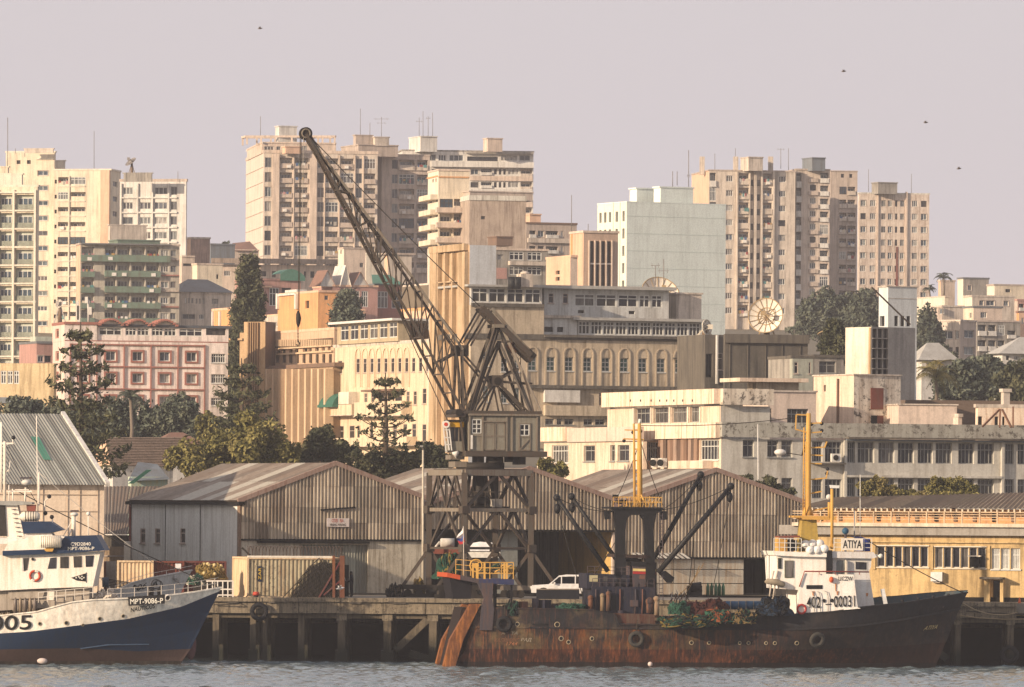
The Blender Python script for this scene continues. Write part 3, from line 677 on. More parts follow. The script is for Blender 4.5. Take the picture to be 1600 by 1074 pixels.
house(1554,1290,446.5,480,CREAM,'long cream house highest at the right edge of the hill',L=1542,R=1640,wr=[([(1571,1579)],[(452,457)])],cap=BRN,mL=CREAM2)
house(1505,1300,436,480,CONC,'grey house with a bright end wall on the hilltop',L=1496,R=1545,mL=CREAM2,cap=GRYR,wr=[([(1512,1518)],[(446,454)])])
house(1476,1260,465,495,CREAM,'low cream parapet wall house left on the hilltop',L=1433,R=1482,mL=CREAM2,cap=PINKC)
house(1470,1310,440,470,PINKC,'small hut with a peach end beside the palm on the skyline',L=1466,R=1492,mL=PEACH)
house(1590,1260,470,500,ROSE,'pinkish brown house at the right edge below the hilltop',L=1567,R=1650,st='loggW',wr=[([(1592,1600)],[(475,485)])],mL=BRN)
house(1592,1180,489,560,PEACH,'peach house half hidden at the right edge',L=1588,R=1660,mL=ORNG,cap=TILE,wr=[([(1596,1600)],[(497,506)])])
house(1472,1190,480,500,TAN,'small brown house with a peach door on the hillside',L=1455,R=1506,wl=[([(1467,1474)],[(482,491)])],mL=BRN)
def hip(mt,hh=2.2):
 def f(b,fl,fr):
  mb=MB();p=fr.pt;z=fr.ztop+.02;w_=(fl.B-fl.A).length;e=[p(-.8,z,.8),p(fr.L+.8,z,.8),p(fr.L+.8,z,-w_-.8),p(-.8,z,-w_-.8)];r0=p(fr.L*.3,z+hh,-w_/2);r1=p(fr.L*.7,z+hh,-w_/2)
  mb.face([e[0],e[1],r1,r0],mt);mb.face([e[1],e[2],r1],mt);mb.face([e[2],e[3],r0,r1],mt);mb.face([e[3],e[0],r0],mt);mb.face(e,mt);mb.build('hip_roof',b.root)
 return f
PALR=mat('pale_sheet_roof','a7a59e',.5,.2)
house(1566,900,553,580,WHT,'white bungalow with a pale hipped roof at the right edge',L=1552,R=1680,extra=hip(PALR),cap=False,wr=[([(1572,1577),(1585,1593)],[(556,563)])])
house(1440,880,563,585,WHT,'white bungalow with a pale grey roof beside the palm',L=1428,R=1487,extra=hip(PALR),cap=False,wr=[([(1448,1453)],[(567,573)])])
# mid ground
# ---- pink block with red frame grid
b=Building('apartment_block','pinkish block with a red painted frame grid and red edged windows','apartment block')
PB=mat('pink_block_render','e2d4ca',.4,.45)
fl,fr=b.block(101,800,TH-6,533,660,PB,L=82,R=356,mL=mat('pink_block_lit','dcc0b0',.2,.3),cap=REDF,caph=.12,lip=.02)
b.grid(fl,[(86,92)],[(520,529)],'redL')if 0 else None
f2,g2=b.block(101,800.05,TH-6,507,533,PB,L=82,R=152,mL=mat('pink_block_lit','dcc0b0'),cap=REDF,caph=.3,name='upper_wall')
b.grid(f2,[(86.5,92)],[(514,529)],'redL');b.grid(fl,[(86.5,92)],[(549,564),(582,596)],'redL')
RW=[(550,564.5),(584,598.5),(621,634)]
b.grid(fr,[(123,138),(165,180.5),(206.5,222.5),(249,265),(291,307)],RW,'redwin',rx=235)
b.grid(fr,[(330,352)],[(553,567),(586,599),(622,634)],'bar')
for x in(109.5,151,193.4,235.4,277.6,319.3):b.band(fr,x-.9,x+.9,539,650,.18,REDF,'red_frame_post',rx=x)
for y in(539.5,573.8,608.6):b.band(fr,109,320,y-1,y+1,.2,REDF,'red_frame_beam',rx=235)
mb=MB();up=[]
f3,g3=b.block(152.5,801.2,TH-6,511,533,PB,R=357,dep=6,cap=DRKB,lip=.3,name='terrace_room')
b.grid(g3,[(155,190),(196,213),(214.5,233),(237,255),(256.5,275),(280,316)],[(513,525)],'glaz3',ry=520);b.grid(g3,[(322,353)],[(512,524)],'fardk',ry=520)
b.done()
for x0,x1 in((153,192),(195,234),(237,277)):
 mb=MB();u0,u1=g3.uz(x0,515)[0],g3.uz(x1,515)[0];zb=zat(200,511.5,803);n=10
 pr=[(u0+(u1-u0)*i/n,zb+.75*math.sin(math.pi*i/n))for i in range(n+1)]
 for(a,za),(c,zc)in zip(pr,pr[1:]):
  g3.box(mb,a,c,(za+zc)/2,(za+zc)/2+.22,-3,.7,REDF);mb.face([g3.pt(a,zb-.1,.06),g3.pt(c,zb-.1,.06),g3.pt(c,zc,.06),g3.pt(a,za,.06)],WHT)
 mb.build('arched_canopy',b.root)
# ---- cream annexe far left
b=Building('annexe','low cream building with a curved window band behind the big grey roofed warehouse','building')
fl,fr=b.block(84,780,78,568,660,mat('cream_stain','c9b184',.5,.7,dcol=(.18,.12,.06)),L=-80,R=88,cap=False)
b.grid(fl,[(-24,-13),(-11.5,0),(1,10),(11.3,20),(21.3,30)],[(579.5,600)],'glaz',rx=10);b.band(fl,-40,29,621,630,.25,BLUG,'lower_sign_band');b.done()
b=Building('low_house','small rose and green roofed house between the cream slab and the pink block','house')
fl,fr=b.block(57,900,TH,537,600,ROSE,R=84,dep=8,cap=GRYR);b.grid(fr,[(59,68),(70,80)],[(556,566)],'farw');b.band(fr,57,83,526,537,-.5,PGRN,'upper_wall',o0=-3);b.done()
# ---- concrete block with fins + orange banded hall
FINM=mat('fin_render','b8976c',.35,.4,dcol=(.2,.13,.07))
b=Building('office_block','narrow beige concrete block with vertical fins, right of the tall dark conifer','office block')
fl,fr=b.block(414,815,62,503,715,BROWN,L=380.5,R=430,mL=FINM,cap=False)  # brown right face: shade of that side put into the wall colour
for i,x in enumerate((389,392.6,396.2,399.8,403.4)):b.band(fl,x-.8,x+.8,504,700,.3,mat('fin_dark','8d6f4c',.3,.3),'fin',rx=x)
f2,g2=b.block(381,819,62,520,715,FINM,L=374,R=384,cap=False,name='lower_wall');b.band(f2,373.5,381,529,532,.35,FINM,'ledge');b.done()
b=Building('office_block','long orange lit hall with tall concrete ribs and a slatted frieze','office block')
fl,fr=b.block(521.5,798,TH,515.5,740,mat('orange_lit_render','c4a484',.35,.4,dcol=(.22,.13,.06)),L=428,wd=6,cap=PEACH,lip=.1)
SL=mat('rib_render','c8aa84',.3,.4,dcol=(.2,.13,.07));DKR=mat('rib_recess','4c3a2a',.5,.5)
b.band(fl,429,521,531,541.5,.06,DKR,'frieze_back')
for i in range(33):x=430.5+i*2.78;b.band(fl,x-.55,x+.55,531,541.5,.3,SL,'slat',rx=x)
b.band(fl,428.5,521.4,541.8,544,.35,SL,'cornice');b.band(fl,428.5,521.4,550.5,553,.3,SL,'ledge')
b.grid(fl,[(433,437.5),(438.5,446),(452,457),(461,466),(473,480.5),(481.5,487),(492,498),(502.5,507.5),(512,516.5)],[(545,550)],'hole')
for i in range(9):x=434+i*10.3;b.band(fl,x,x+2.2,553.5,567,.2,DKR,'recess_strip')
b.done()
b=Building('office_block','lower ribbed hall with dark ledge below the slatted frieze','office block')
fl,fr=b.block(519.5,794,TH,573,760,mat('rib_wall','a88c6c',.35,.5,dcol=(.2,.13,.07)),L=424,wd=4,cap=BROWN,lip=.9,caph=.45)
for i in range(10):x=427+i*10.15;b.band(fl,x,x+2.6,577,740,1.0,SL,'rib',rx=x+1)
b.grid(fl,[(431.5+i*10.15,433.8+i*10.15)for i in range(9)],[(601,626),(654,682)],'hole',ry=640)
b.done()
# ---- the big cream / stone building
CRL=mat('cream_lit_render','d3bd9c',.3,.45,dcol=(.25,.16,.09),spots=.25)
b=Building('corner_building','large cream and stone corner building with a tall fluted tower and arched windows','building')
fl,fr=b.block(690,762,TH,533.5,760,CRL,L=522.5,R=694,wd=2,cap=TAN,lip=.5,caph=.35)
pitch=10.85
for i in range(12):
 x=546+i*pitch
 if i:b.grid(fl,[(x,x+5.0)],[(561-i*.18,583-i*.18)],'slot',rx=x)
b.grid(fl,[(528,534.5)],[(564,584)],'slot');b.grid(fl,[(660,666)],[(607,631),(663,690)],'slot');b.grid(fl,[(569,574),(580,585),(591,603),(605,610),(617,628),(635,640),(646,651)],[(613,634)],'slot',ry=620)
b.grid(fl,[(530,537),(546,554),(558,562),(578,583),(597,601),(614,620),(630,636),(644,650)],[(664,690)],'slot',ry=675)
ARCH=mat('arch_moulding','d8c2a0',.2,.3)
def arch(mb,fc,xc,hw,ytop,ybot,m,o=.12,t=.16,ry=None):
 ry=ry or ybot;u0=fc.uz(xc-hw,ry)[0];u1=fc.uz(xc+hw,ry)[0];z1=fc.uz(xc,ytop)[1];z0=fc.uz(xc,ybot)[1];r=(u1-u0)/2;uc=(u0+u1)/2
 rz=min(r*1.1,1.3);zs=z1-rz
 fc.box(mb,u0,u0+t,z0,zs,.004,o,m);fc.box(mb,u1-t,u1,z0,zs,.004,o,m);n=10
 for i in range(n):
  a0,a1=math.pi*i/n,math.pi*(i+1)/n
  q=[(uc+(r-k)*math.cos(a),zs+(rz-k*.8)*math.sin(a))for a in(a0,a1)for k in(0,t)]
  (p0,p1,p2,p3)=q;f=fc.pt
  mb.hexa([f(*p0,.004),f(*p1,.004),f(*p1,o),f(*p0,o),f(*p2,.004),f(*p3,.004),f(*p3,o),f(*p2,o)],m)
for i in range(8):
 mb=MB();arch(mb,fl,559.5+i*pitch,4.6,544-i*.3,605,ARCH);mb.build('arch_moulding',b.root)
f2,g2=b.block(622,775,TH,501,533,mat('glasshouse_back','b3a07c',.3,.3),L=527,R=640,cap=False,name='roof_pavilion')
b.grid(f2,[(532+i*15.2,544.5+i*15.2)for i in range(6)],[(506,530)],'glaz',ry=515)
mb=MB();p=f2.pt;z=f2.ztop;f2.box(mb,-.6,f2.L+.6,z,z+.25,-7,.9,flat('white_eave','d0cec8'));mb.build('eave',b.root)
f3,g3=b.block(674,785,TH,484,533,PEACH,L=627,R=690,cap=ORNG,name='upper_wall');b.grid(f3,[(634,645),(648,658),(661,671)],[(459,470)],'glaz')if 0 else None
roofbox(b,674,790,445,484,mat('dark_terrace','6e6250',.4,.4),L=628,R=690,cap=TAN)
GA=flat('green_awning','346253',.75)
mb=MB();n=8;u0,u1=fl.uz(521,635)[0],fl.uz(545,635)[0];u2=fl.uz(562,635)[0]
za,zb=zat(535,609,770),zat(535,632,770)
for i in range(n):
 t0,t1=i/n,(i+1)/n;g=lambda t:(fl,.05+1.9*math.sin(t*math.pi/2),za-(za-zb)*(1-math.cos(t*math.pi/2)))
 _,o0,q0=g(t0);_,o1,q1=g(t1)
 mb.face([fl.pt(u0,q0,o0),fl.pt(u1,q0,o0),fl.pt(u1,q1,o1),fl.pt(u0,q1,o1)],GA)
 mb.face([fl.pt(u1,q0,o0),fl.pt(u1,q1,o1),fl.pt(u1,q1,0),fl.pt(u1,q0,0)],GA)
mb.build('green_awning',b.root)
mb=MB();fl.pbox(mb,546,562,613,632,.004,1.3,CREAM2);mb.build('balcony_room',b.root)
for x0,x1,y0,y1 in((521,566,633,649),(570,644,628,650),(522,652,684,697)):
 mb=MB();fl.pbox(mb,x0,x1,y0,y1,.004,1.25,CRL);fl.pbox(mb,x0-.5,x1+.5,y1,y1+1.2,.004,1.35,TAN);mb.build('balcony_front',b.root)
mb=MB();fl.pbox(mb,585,632,609,612,.004,1.6,BROWN);mb.build('canopy',b.root)
TW=mat('tower_ochre','bb9e78',.55,.75,dcol=(.17,.11,.05),spots=.25)
fl,fr=b.block(732.5,752,TH,383,760,mat('whitewashed_flank','b9bdc0',.5,.4,dcol=(.25,.24,.22)),L=676,R=774,mL=TW,cap=False,name='tower_wall')
for x in(689,700,711.5,722):
 b.band(fl,x-1,x+1,396,700,.5,TW,'flute',rx=x);b.band(fl,x-3.4,x-1.2,396,700,.22,mat('tower_flute_shade','6e5434',.5,.6),'flute_shadow_panel',rx=x)  # dark strip beside each flute is its shadow, painted as colour
b.band(fl,677,732,383.5,394,.55,TW,'tower_head');b.band(fl,677,687,394,700,.5,TW,'corner_pier');b.band(fl,723,732,394,700,.5,TW,'corner_pier');b.band(fl,687,723,440,442,.5,TW,'string_course')
mb=MB();fl.pbox(mb,671,673.5,395,660,-.2,.1,WHT);mb.build('downpipe',b.root)
fl,fr=b.block(735,751.5,TH,529,700,STONE,R=1099,dep=9,cap=CONCD,lip=.35,caph=.55,name='stone_wall')
b.grid(fr,[(825.5+i*28.72,838.3+i*28.72)for i in range(9)],[(559.5,581)],'stonew',rx=960)
b.grid(fr,[(755,764)],[(506,528),(550,572),(603,628)],'stonew',rx=760);b.grid(fr,[(783,793),(804,812)],[(560,581),(606,630)],'stonew',rx=790)
STA=mat('arch_stone','b8a68a',.4,.4)
for i in range(9):
 mb=MB();arch(mb,fr,832+i*28.72,9.6,543.5+(i-4.5)*.42,603+(i-4.5)*.42,STA,o=.1,t=.16)
 mb.build('arch_moulding',b.root)
b.band(fr,822,1097,603.5,608.5,.5,CONCD,'cornice',rx=960);b.band(fr,1051,1075,560-1,562-.5,.4,CONCD,'window_hood',rx=1060)
b.band(fr,849,1096,526.5,529,.55,CONCD,'gutter')
b.band(fr,849,904,610,629,.5,WHT,'white_panel');b.grid(fr,[(936,941),(942.5,947)],[(614,634)],'slot')
b.band(fr,849,950,634,650,.6,STONE,'balcony_front');b.grid(fr,[(852,866),(870,878),(882,896),(912,926),(930,945)],[(655,664)],'off2')
b.band(fr,1094.5,1098.5,540,603,.12,STA,'pilaster')
fl,fr=b.block(735,751.7,TH,477,529,STONE,R=850,dep=9,cap=False,name='attic_wall')
b.band(fr,736,849,474.5,480,.3,CONCD,'ledge')
f2,g2=b.block(735.5,751.9,TH,448,477,WHT,R=847,dep=9,cap=False,name='attic_glazed_wall')
b.grid(g2,[(737.5,762),(764,790),(792.5,818),(820.5,845)],[(451,473)],'glaz',rx=790)
mb=MB();z=g2.ztop;g2.box(mb,-.6,g2.L+.6,z,z+.22,-9,.8,PALR);mb.build('roof_slab',b.root)
WA=mat('white_attic','c2c2bc',.45,.6,dcol=(.22,.2,.17),spots=.2)
f3,g3=b.block(850,759,TH,451,500,WA,R=1045,dep=9,cap=False,name='white_attic_wall')
b.grid(g3,[(857,865),(879.5,887.5)],[(459,474)],'slot',rx=870)
b.grid(g3,[(898,929),(931.5,963),(966,996),(999,1015),(1018,1034.5)],[(460.5,480)],'glaz',rx=965);b.grid(g3,[(903,912.5),(982.5,992)],[(485.5,490.5)],'hole',rx=950)
mb=MB();z=g3.ztop;g3.box(mb,-1.2,g3.L+.5,z,z+.35,-9,1.1,PALR);mb.build('roof_slab',b.root)
f4,g4=b.block(850,756.5,TH,497,527.5,WA,R=902,dep=4,cap=TAN,name='lower_attic_wall',lip=.3);b.grid(g4,[(850.5,864),(870.5,880)],[(511,519)],'fardk',rx=865)
f4,g4=b.block(903,757.8,TH,500.5,527.5,WA,R=1096,dep=6,cap=False,name='veranda_wall');b.grid(g4,[(904+i*19.2,921.5+i*19.2)for i in range(10)],[(503.5,524)],'glaz3',rx=1000)
mb=MB();z=g4.ztop;g4.box(mb,-.8,g4.L+.4,z,z+.3,-6,.8,PALR);mb.build('veranda_roof',b.root)
roofbox(b,1057,766,460,502,TAN,L=1045,R=1096,dep=4,cap=TAN)
roofbox(b,820,756,437,450,TAN,R=838,dep=3)if 0 else None
b.done()
for i,x in enumerate((800,808)):
 q=P(x,446,752);mb=MB();mb.cyl(q-Vector((0,0,.4)),q+Vector((0,0,.9)),.42,flat('black_tank','1d1f22'),12);mb.build('water_tank',None,label='black plastic water tank on the white attic roof, %s of the pair'%('left' if i==0 else 'right'),category='tank',group='rooftop water tanks')
q=P(820,446,753);mb=MB();mb.box(q+Vector((0,0,.5)),(1.4,1.4,1.4),TAN,.35);mb.sphere(q+Vector((0,0,1.3)),.5,TAN,sz=.4);mb.build('roof_hut',None,label='small beige roof hut beside the black water tanks',category='hut')
# ---- grey concrete hall, annexe
b=Building('concrete_hall','windowless dark grey concrete hall with a big dish on its roof','building')
fl,fr=b.block(1133,735,TH-6,523,640,mat('dark_wet_concrete','5f594f',.7,.9,dcol=(.03,.028,.025),sc_=.8),L=1130,R=1262,cap=False,dep=10)
b.band(fr,1131,1263,523,536.5,.4,CONCD,'parapet_band')
for x in(1140,1168,1196,1222,1250):b.band(fr,x-.4,x+.4,538,612,.1,CONCD,'board_joint',rx=x)
f2,g2=b.block(1101,742,TH,523,640,CONCD,R=1140,dep=8,cap=False,name='side_wall');b.grid(g2,[(1103,1113)],[(553,590)],'fardk');b.grid(g2,[(1121,1129)],[(552,578)],'slot')
mb=MB();g2.pbox(mb,1117.5,1120,524,600,.1,.4,WHT);mb.build('downpipe',b.root);b.done()
b=Building('annexe','pale green grey annexe with slot windows beside the dark concrete hall','building')
fl,fr=b.block(1238,705,TH,560,640,mat('green_grey_render','a3a696',.35,.4),L=1234,R=1270,cap=CONCD,dep=6);b.grid(fr,[(1241,1247),(1263.5,1267)],[(566,584)],'slot')
f2,g2=b.block(1270,712,TH,559,640,CONC,R=1318,cap=CONCD,name='rear_wall');b.grid(g2,[(1280,1306)],[(565,583)],'off2');b.done()
# ---- tower with dark window strip
b=Building('stair_tower','concrete stair tower with a cream side and a tall dark window strip','building')
fl,fr=b.block(1361,690,35,511,680,mat('weathered_concrete','98928a',.7,.6,dcol=(.16,.15,.14)),L=1320.5,R=1429.5,mL=CREAM2,cap=False)
b.grid(fr,[(1363,1370.3),(1371.3,1379),(1380,1387.5)],[(514+i*15.8,528.3+i*15.8)for i in range(6)],'tall',rx=1375)
for i in range(6):b.band(fr,1362.5,1388,528.6+i*15.8,529.8+i*15.8,.15,CONC,'spandrel',rx=1375)
b.band(fl,1358,1361,512,650,.1,GOLD,'edge_pier');b.done()
b=Building('white_block','plain white tall block with three dark windows and a leaning pole','building')
fl,fr=b.block(1387,720,28,448.5,690,mat('cool_white','c6cac8',.15,.2),L=1372.5,R=1432,cap=TAN,caph=.1)
b.grid(fr,[(1397.5,1403.5),(1407,1413.5),(1416.5,1422.5)],[(494,510)],'tall');b.grid(fl,[(1374.5,1382)],[(494,510)],'tall');b.band(fr,1387.5,1432,466.5,467.3,.03,TAN,'joint_line')
b.done()
mb=MB();mb.bar(P(1362,449,708),P(1422,507,716),.12,flat('pole_brown','5c4a36'));mb.build('leaning_pole',None,label='thin brown pole slanting across the plain white block',category='pole')
# ---- satellite dishes
def dish(px,py,Y,rp,label,face=(-.25,-.95,.2),col='dcd2c0',base_py=None,ribs=16,rim='a08a68',grp=None):
 c=P(px,py,Y);R=m2(rp,Y);n=Vector(face).normalized();m_=mat('dish_'+col,col,.25,.1,bump=0);rm=flat('dish_rib_'+rim,rim)
 t=thing('satellite_dish',label,'satellite dish',c,group=grp);u=n.cross(Vector((0,0,1))).normalized();v=u.cross(n)
 mb=MB();rings=6;seg=24;dpt=R*.32
 def pp(r,a,o=0):return c+(u*math.cos(a)+v*math.sin(a))*R*r+n*(dpt*(r*r)-dpt*.5+o)
 for i in range(rings):
  for j in range(seg):
   a0,a1=2*math.pi*j/seg,2*math.pi*(j+1)/seg;r0,r1=i/rings,(i+1)/rings
   if i:mb.face([pp(r0,a0),pp(r0,a1),pp(r1,a1),pp(r1,a0)],m_,True)
   else:mb.face([pp(0,0),pp(r1,a1),pp(r1,a0)],m_,True)
 mb.build('reflector',t)
 mb=MB()
 for j in range(ribs):
  a=2*math.pi*j/ribs
  for i in range(3):mb.bar(pp(i/3,a,.04),pp((i+1)/3,a,.04),.055,rm)
 for j in range(seg):mb.bar(pp(1,2*math.pi*j/seg),pp(1,2*math.pi*(j+1)/seg),.09,rm);mb.bar(pp(.5,2*math.pi*j/seg,.04),pp(.5,2*math.pi*(j+1)/seg,.04),.08,rm)
 mb.build('rib_frame',t)
 mb=MB();f=c+n*R*.75
 for a in(.8,2.4,4.0,5.5):mb.bar(pp(.62,a,.04),f,.08,rm)
 mb.box(f,(.5,.5,.5),rm);mb.build('feed_horn',t)
 mb=MB();b0=c-n*dpt*.6;z0=zat(px,base_py,Y);mb.cyl((b0.x,b0.y,z0),b0,.35,flat('dish_mount','6e5a48'),8,.2);mb.bar((b0.x-.9,b0.y,z0),b0,.15,rm);mb.bar((b0.x+.9,b0.y,z0),b0,.15,rm);mb.build('mount',t)
 return t
dish(1197,494,745,27.5,'big round ribbed satellite dish facing the harbour on the dark concrete hall',base_py=526)
dish(1031,462,775,31,'large pale dish half hidden behind the white attic roof',face=(.25,-.8,.5),base_py=478,col='ddd0bc')
dish(1103,512,752,12,'small white dish at the right end of the stone wing roof',face=(.78,-.6,.1),base_py=526,col='d6d2c6',rim='c8c0b0',ribs=8)
dish(205,254,1272,9.5,'mesh dish on a thin mast above the whitish block of flats',face=(-.55,-.35,.75),base_py=281,rim='86807c',col='8f8a86',ribs=12)
dish(1300,522,760,22,'upturned pale dish behind the dark concrete hall',face=(-.2,.2,.96),base_py=536,col='b5b0a4')
dish(93,475,1060-10,6.5,'small white dish low in front of the stepped cream tower',face=(-.6,-.75,.2),base_py=506,col='c8c4bc',rim='b0a8a0',ribs=6)
# ---- white office block with long window rows
OFW=mat('office_white','c0bcb0',.35,.5,dcol=(.2,.17,.13),spots=.2)
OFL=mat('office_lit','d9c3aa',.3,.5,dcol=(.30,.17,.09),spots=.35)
b=Building('office_building','long stained white three storey office building with dark window rows','office building')
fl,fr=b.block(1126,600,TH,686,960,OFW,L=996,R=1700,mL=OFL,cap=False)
b.band(fr,1125.8,1700,662,685.5,.35,WSP2,'spotted_parapet',rx=1350,ry=673,o0=-.3);b.band(fl,1001,1125.6,661,685,.45,STREAKY,'stained_parapet',o0=-.3,rx=1100)
b.band(fr,1320,1700,684.5,687,.9,CONCD,'canopy_edge',rx=1450)
W1=(690,724)
b.grid(fr,[(1160.7,1178),(1199,1216),(1221,1238)],[(688,714.5)],'off2',rx=1195);b.grid(fr,[(1269,1285),(1289,1315)],[(690,722)],'off',rx=1290)
CX_=[(1322.5,1336),(1340,1366),(1372.5,1397.5),(1403,1428),(1434,1457.5),(1462,1487.5),(1497.5,1522),(1527.5,1553),(1569,1584),(1590,1612)]
b.grid(fr,CX_,[(692,724.5)],'off',rx=1450,ry=708)
b.grid(fr,CX_,[(748,777)],'off',rx=1450,ry=762);b.grid(fr,[(1200,1216),(1221,1238)],[(747,772)],'off2',rx=1215);b.grid(fr,[(1269,1285),(1289,1315)],[(749,779)],'off',rx=1290)
for x in(1319,1565):b.band(fr,x-2,x+2,688,800,.35,OFW,'pilaster',rx=x)
b.band(fr,1320,1700,687.4,690.4,.5,BLUG,'lintel_band',rx=1450);b.band(fr,1322,1563,743.6,747,.4,OFW,'sun_ledge',rx=1450)
b.band(fr,1268,1316,723.5,726,.9,CONCD,'sill_shelf',rx=1290)
b.grid(fl,[(1007,1028)],[(691,720)],'bar',rx=1020);b.grid(fl,[(1094,1123)],[(687.5,719)],'bar',rx=1110)
PLK=[mat('plank_%d'%i,c,.5,.6,sc_=2)for i,c in enumerate(('7a5a44','93725a','5c4638','a08470'))]
for i in range(12):
 x=1029+i*5.35;b.band(fl,x,x+4.9,685.6,720,.14+.05*(i%3),PLK[(i*7)%4],'wall_plank',rx=1060)
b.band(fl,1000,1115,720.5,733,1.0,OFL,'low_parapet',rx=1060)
for x in(1046.5,1058):
 mb=MB();q=fl.pt(fl.uz(x,723)[0],zat(x,730,600),1.35);mb.box(q+Vector((0,0,.42)),(.5,.85,.8),WHT,.3);mb.cyl(q+Vector((-.2,-.45,.42)),q+Vector((-.22,-.5,.42)),.3,BLK,12);mb.build('air_conditioner',b.root)
mb=MB();q=fr.pt(fr.uz(1302,715)[0],zat(1302,722,604),.5);mb.box(q+Vector((0,0,.35)),(.8,.4,.7),WHT,.3);mb.cyl(q+Vector((.02,-.2,.35)),q+Vector((.03,-.26,.35)),.24,BLK,12);mb.build('air_conditioner',b.root)
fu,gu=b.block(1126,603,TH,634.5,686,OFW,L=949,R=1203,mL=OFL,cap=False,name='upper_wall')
b.grid(fu,[(992,1017),(1020.5,1046),(1049,1074.5),(1077.5,1094)],[(637,661)],'off',rx=1043)
for x in(991,1018.7,1047.5,1076,1095):b.band(fu,x-.9,x+.9,636,662,.12,CREAM2,'window_post',rx=x)
mb=MB();fu.pbox(mb,949,1126,611,634,-.3,.6,STREAKY);gu.pbox(mb,1126,1205,608,633,-.3,.6,WSP);mb.build('roof_fascia',b.root)
mb=MB();mb.face([fu.pt(0,zat(1126,611,603),0),fu.pt(fu.L,zat(1126,611,603),0),gu.pt(gu.L,zat(1126,611,603),0),gu.pt(gu.L,zat(1126,611,603),-20),fu.pt(0,zat(1126,611,603),-20)],ROOFGREY);mb.build('roof',b.root)
for i in range(8):
 x=(995,1011,1027.5,1041,1052,1063,1077,1092)[i];b.band(fu,x-.8,x+.8,624.5,628,.62,BLK,'drain_hole',o0=.5)
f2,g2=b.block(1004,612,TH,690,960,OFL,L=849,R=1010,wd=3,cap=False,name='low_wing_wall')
b.band(f2,849,891,668,690,.5,STREAKY,'stained_parapet',o0=-.3);b.band(f2,891,1001,668,690,.3,PNKW,'parapet',o0=-.3)
b.grid(f2,[(862,888)],[(696,724)],'bar',rx=870);b.grid(f2,[(912,929.5),(953,961),(965,983)],[(696,721)],'off2',rx=945)
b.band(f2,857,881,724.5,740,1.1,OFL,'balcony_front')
_,g5=b.block(1200,622,TH,612.5,700,PNKW,R=1275,dep=6,cap=TAN,name='rooftop_wall',caph=.15);b.grid(g5,[(1230,1263)],[(639,665)],'off');b.grid(g5,[(1202,1206)],[(638,665)],'slot')
f6,g6=b.block(1334,628,TH+8,586.5,700,WSP,L=1271,R=1407,mL=mat('rooftop_lit','d8bfa6',.3,.45,dcol=(.3,.2,.13),spots=.2),cap=TAN,name='rooftop_wall',caph=.12)
b.band(g6,1360.5,1380,606.5,640,.06,RUSTR,'rust_red_shutter');b.band(g6,1361,1370,649.5,664,.05,BLK,'dark_doorway');b.band(g6,1370.3,1380,649.5,664,.06,RUSTR,'door')
b.grid(f6,[(1287,1290.5)],[(602,612)],'hole');mb=MB();f6.pbox(mb,1310,1311.5,592,662,.05,.2,BROWN);mb.build('downpipe',b.root)
_,g7=b.block(1404,625,TH-10,633,700,PNKW,R=1495,dep=6,cap=TAN,name='rooftop_wall',caph=.12)
_,g8=b.block(1415,640,TH-10,625,700,mat('brown_roof_shed','6a584a',.5,.4),R=1640,dep=10,cap=False,name='rear_shed')
_,g9=b.block(1497,612,TH,652,700,PNKW,L=1489,R=1503,cap=TAN,name='rooftop_wall')
_,g9=b.block(1528,610,TH-8,637,700,STREAKY,L=1524,R=1640,cap=TAN,name='rooftop_wall');b.grid(g9,[(1528,1535),(1554,1560),(1566,1570)],[(651,666)],'hole')
_,g9=b.block(1568,611,TH,613,640,TAN,L=1564,R=1578,cap=TAN,name='rooftop_pier')
mb=MB();c0=P(1168,596,640)
_,g10=b.block(1182,640,TH,597,620,STONE,L=1168,R=1248,cap=False,name='canopy_wall');b.grid(_,[(1176,1181)],[(599,612)],'hole')
mb=MB();g10.box(mb,-2.0,g10.L+.6,g10.ztop,g10.ztop+.35,-4,.9,OFL);mb.build('canopy_slab',b.root)
b.done()
for(x0,y0,x1,y1)in((1562,640,1535,667),(1563,640,1562,668),(1566,640,1580,668),(1583,636,1583,668)):
 mb=MB();mb.bar(P(x0,y0,607),P(x1,y1,606),.14,flat('roof_strut','6a4a36'));mb.build('strut',b.root)
# ---- hillside ground
EARTH=mat('hillside_earth','6e6450',.6,.1,dcol=(.05,.06,.03));QUAYTOP=mat('quay_paving','7d7568',.6,.1,dcol=(.08,.07,.06),sc_=2)
prof=PROF
mb=MB();xs=[-4000,-400,-250,-150,-90,-60,-30,0,30,60,90,150,250,400,4000]
def gz(x,i):
 Y,z=prof[i];a=x/Y*F+800
 if i<2:return z
 dip=0
 return z-.6+.5*math.sin(x*.05+Y*.01)
for i in range(len(prof)-1):
 for x0,x1 in zip(xs,xs[1:]):
  mb.face([(x0,prof[i][0],gz(x0,i)),(x1,prof[i][0],gz(x1,i)),(x1,prof[i+1][0],gz(x1,i+1)),(x0,prof[i+1][0],gz(x0,i+1))],EARTH,True)
mb.build('terrain',None,kind='structure')
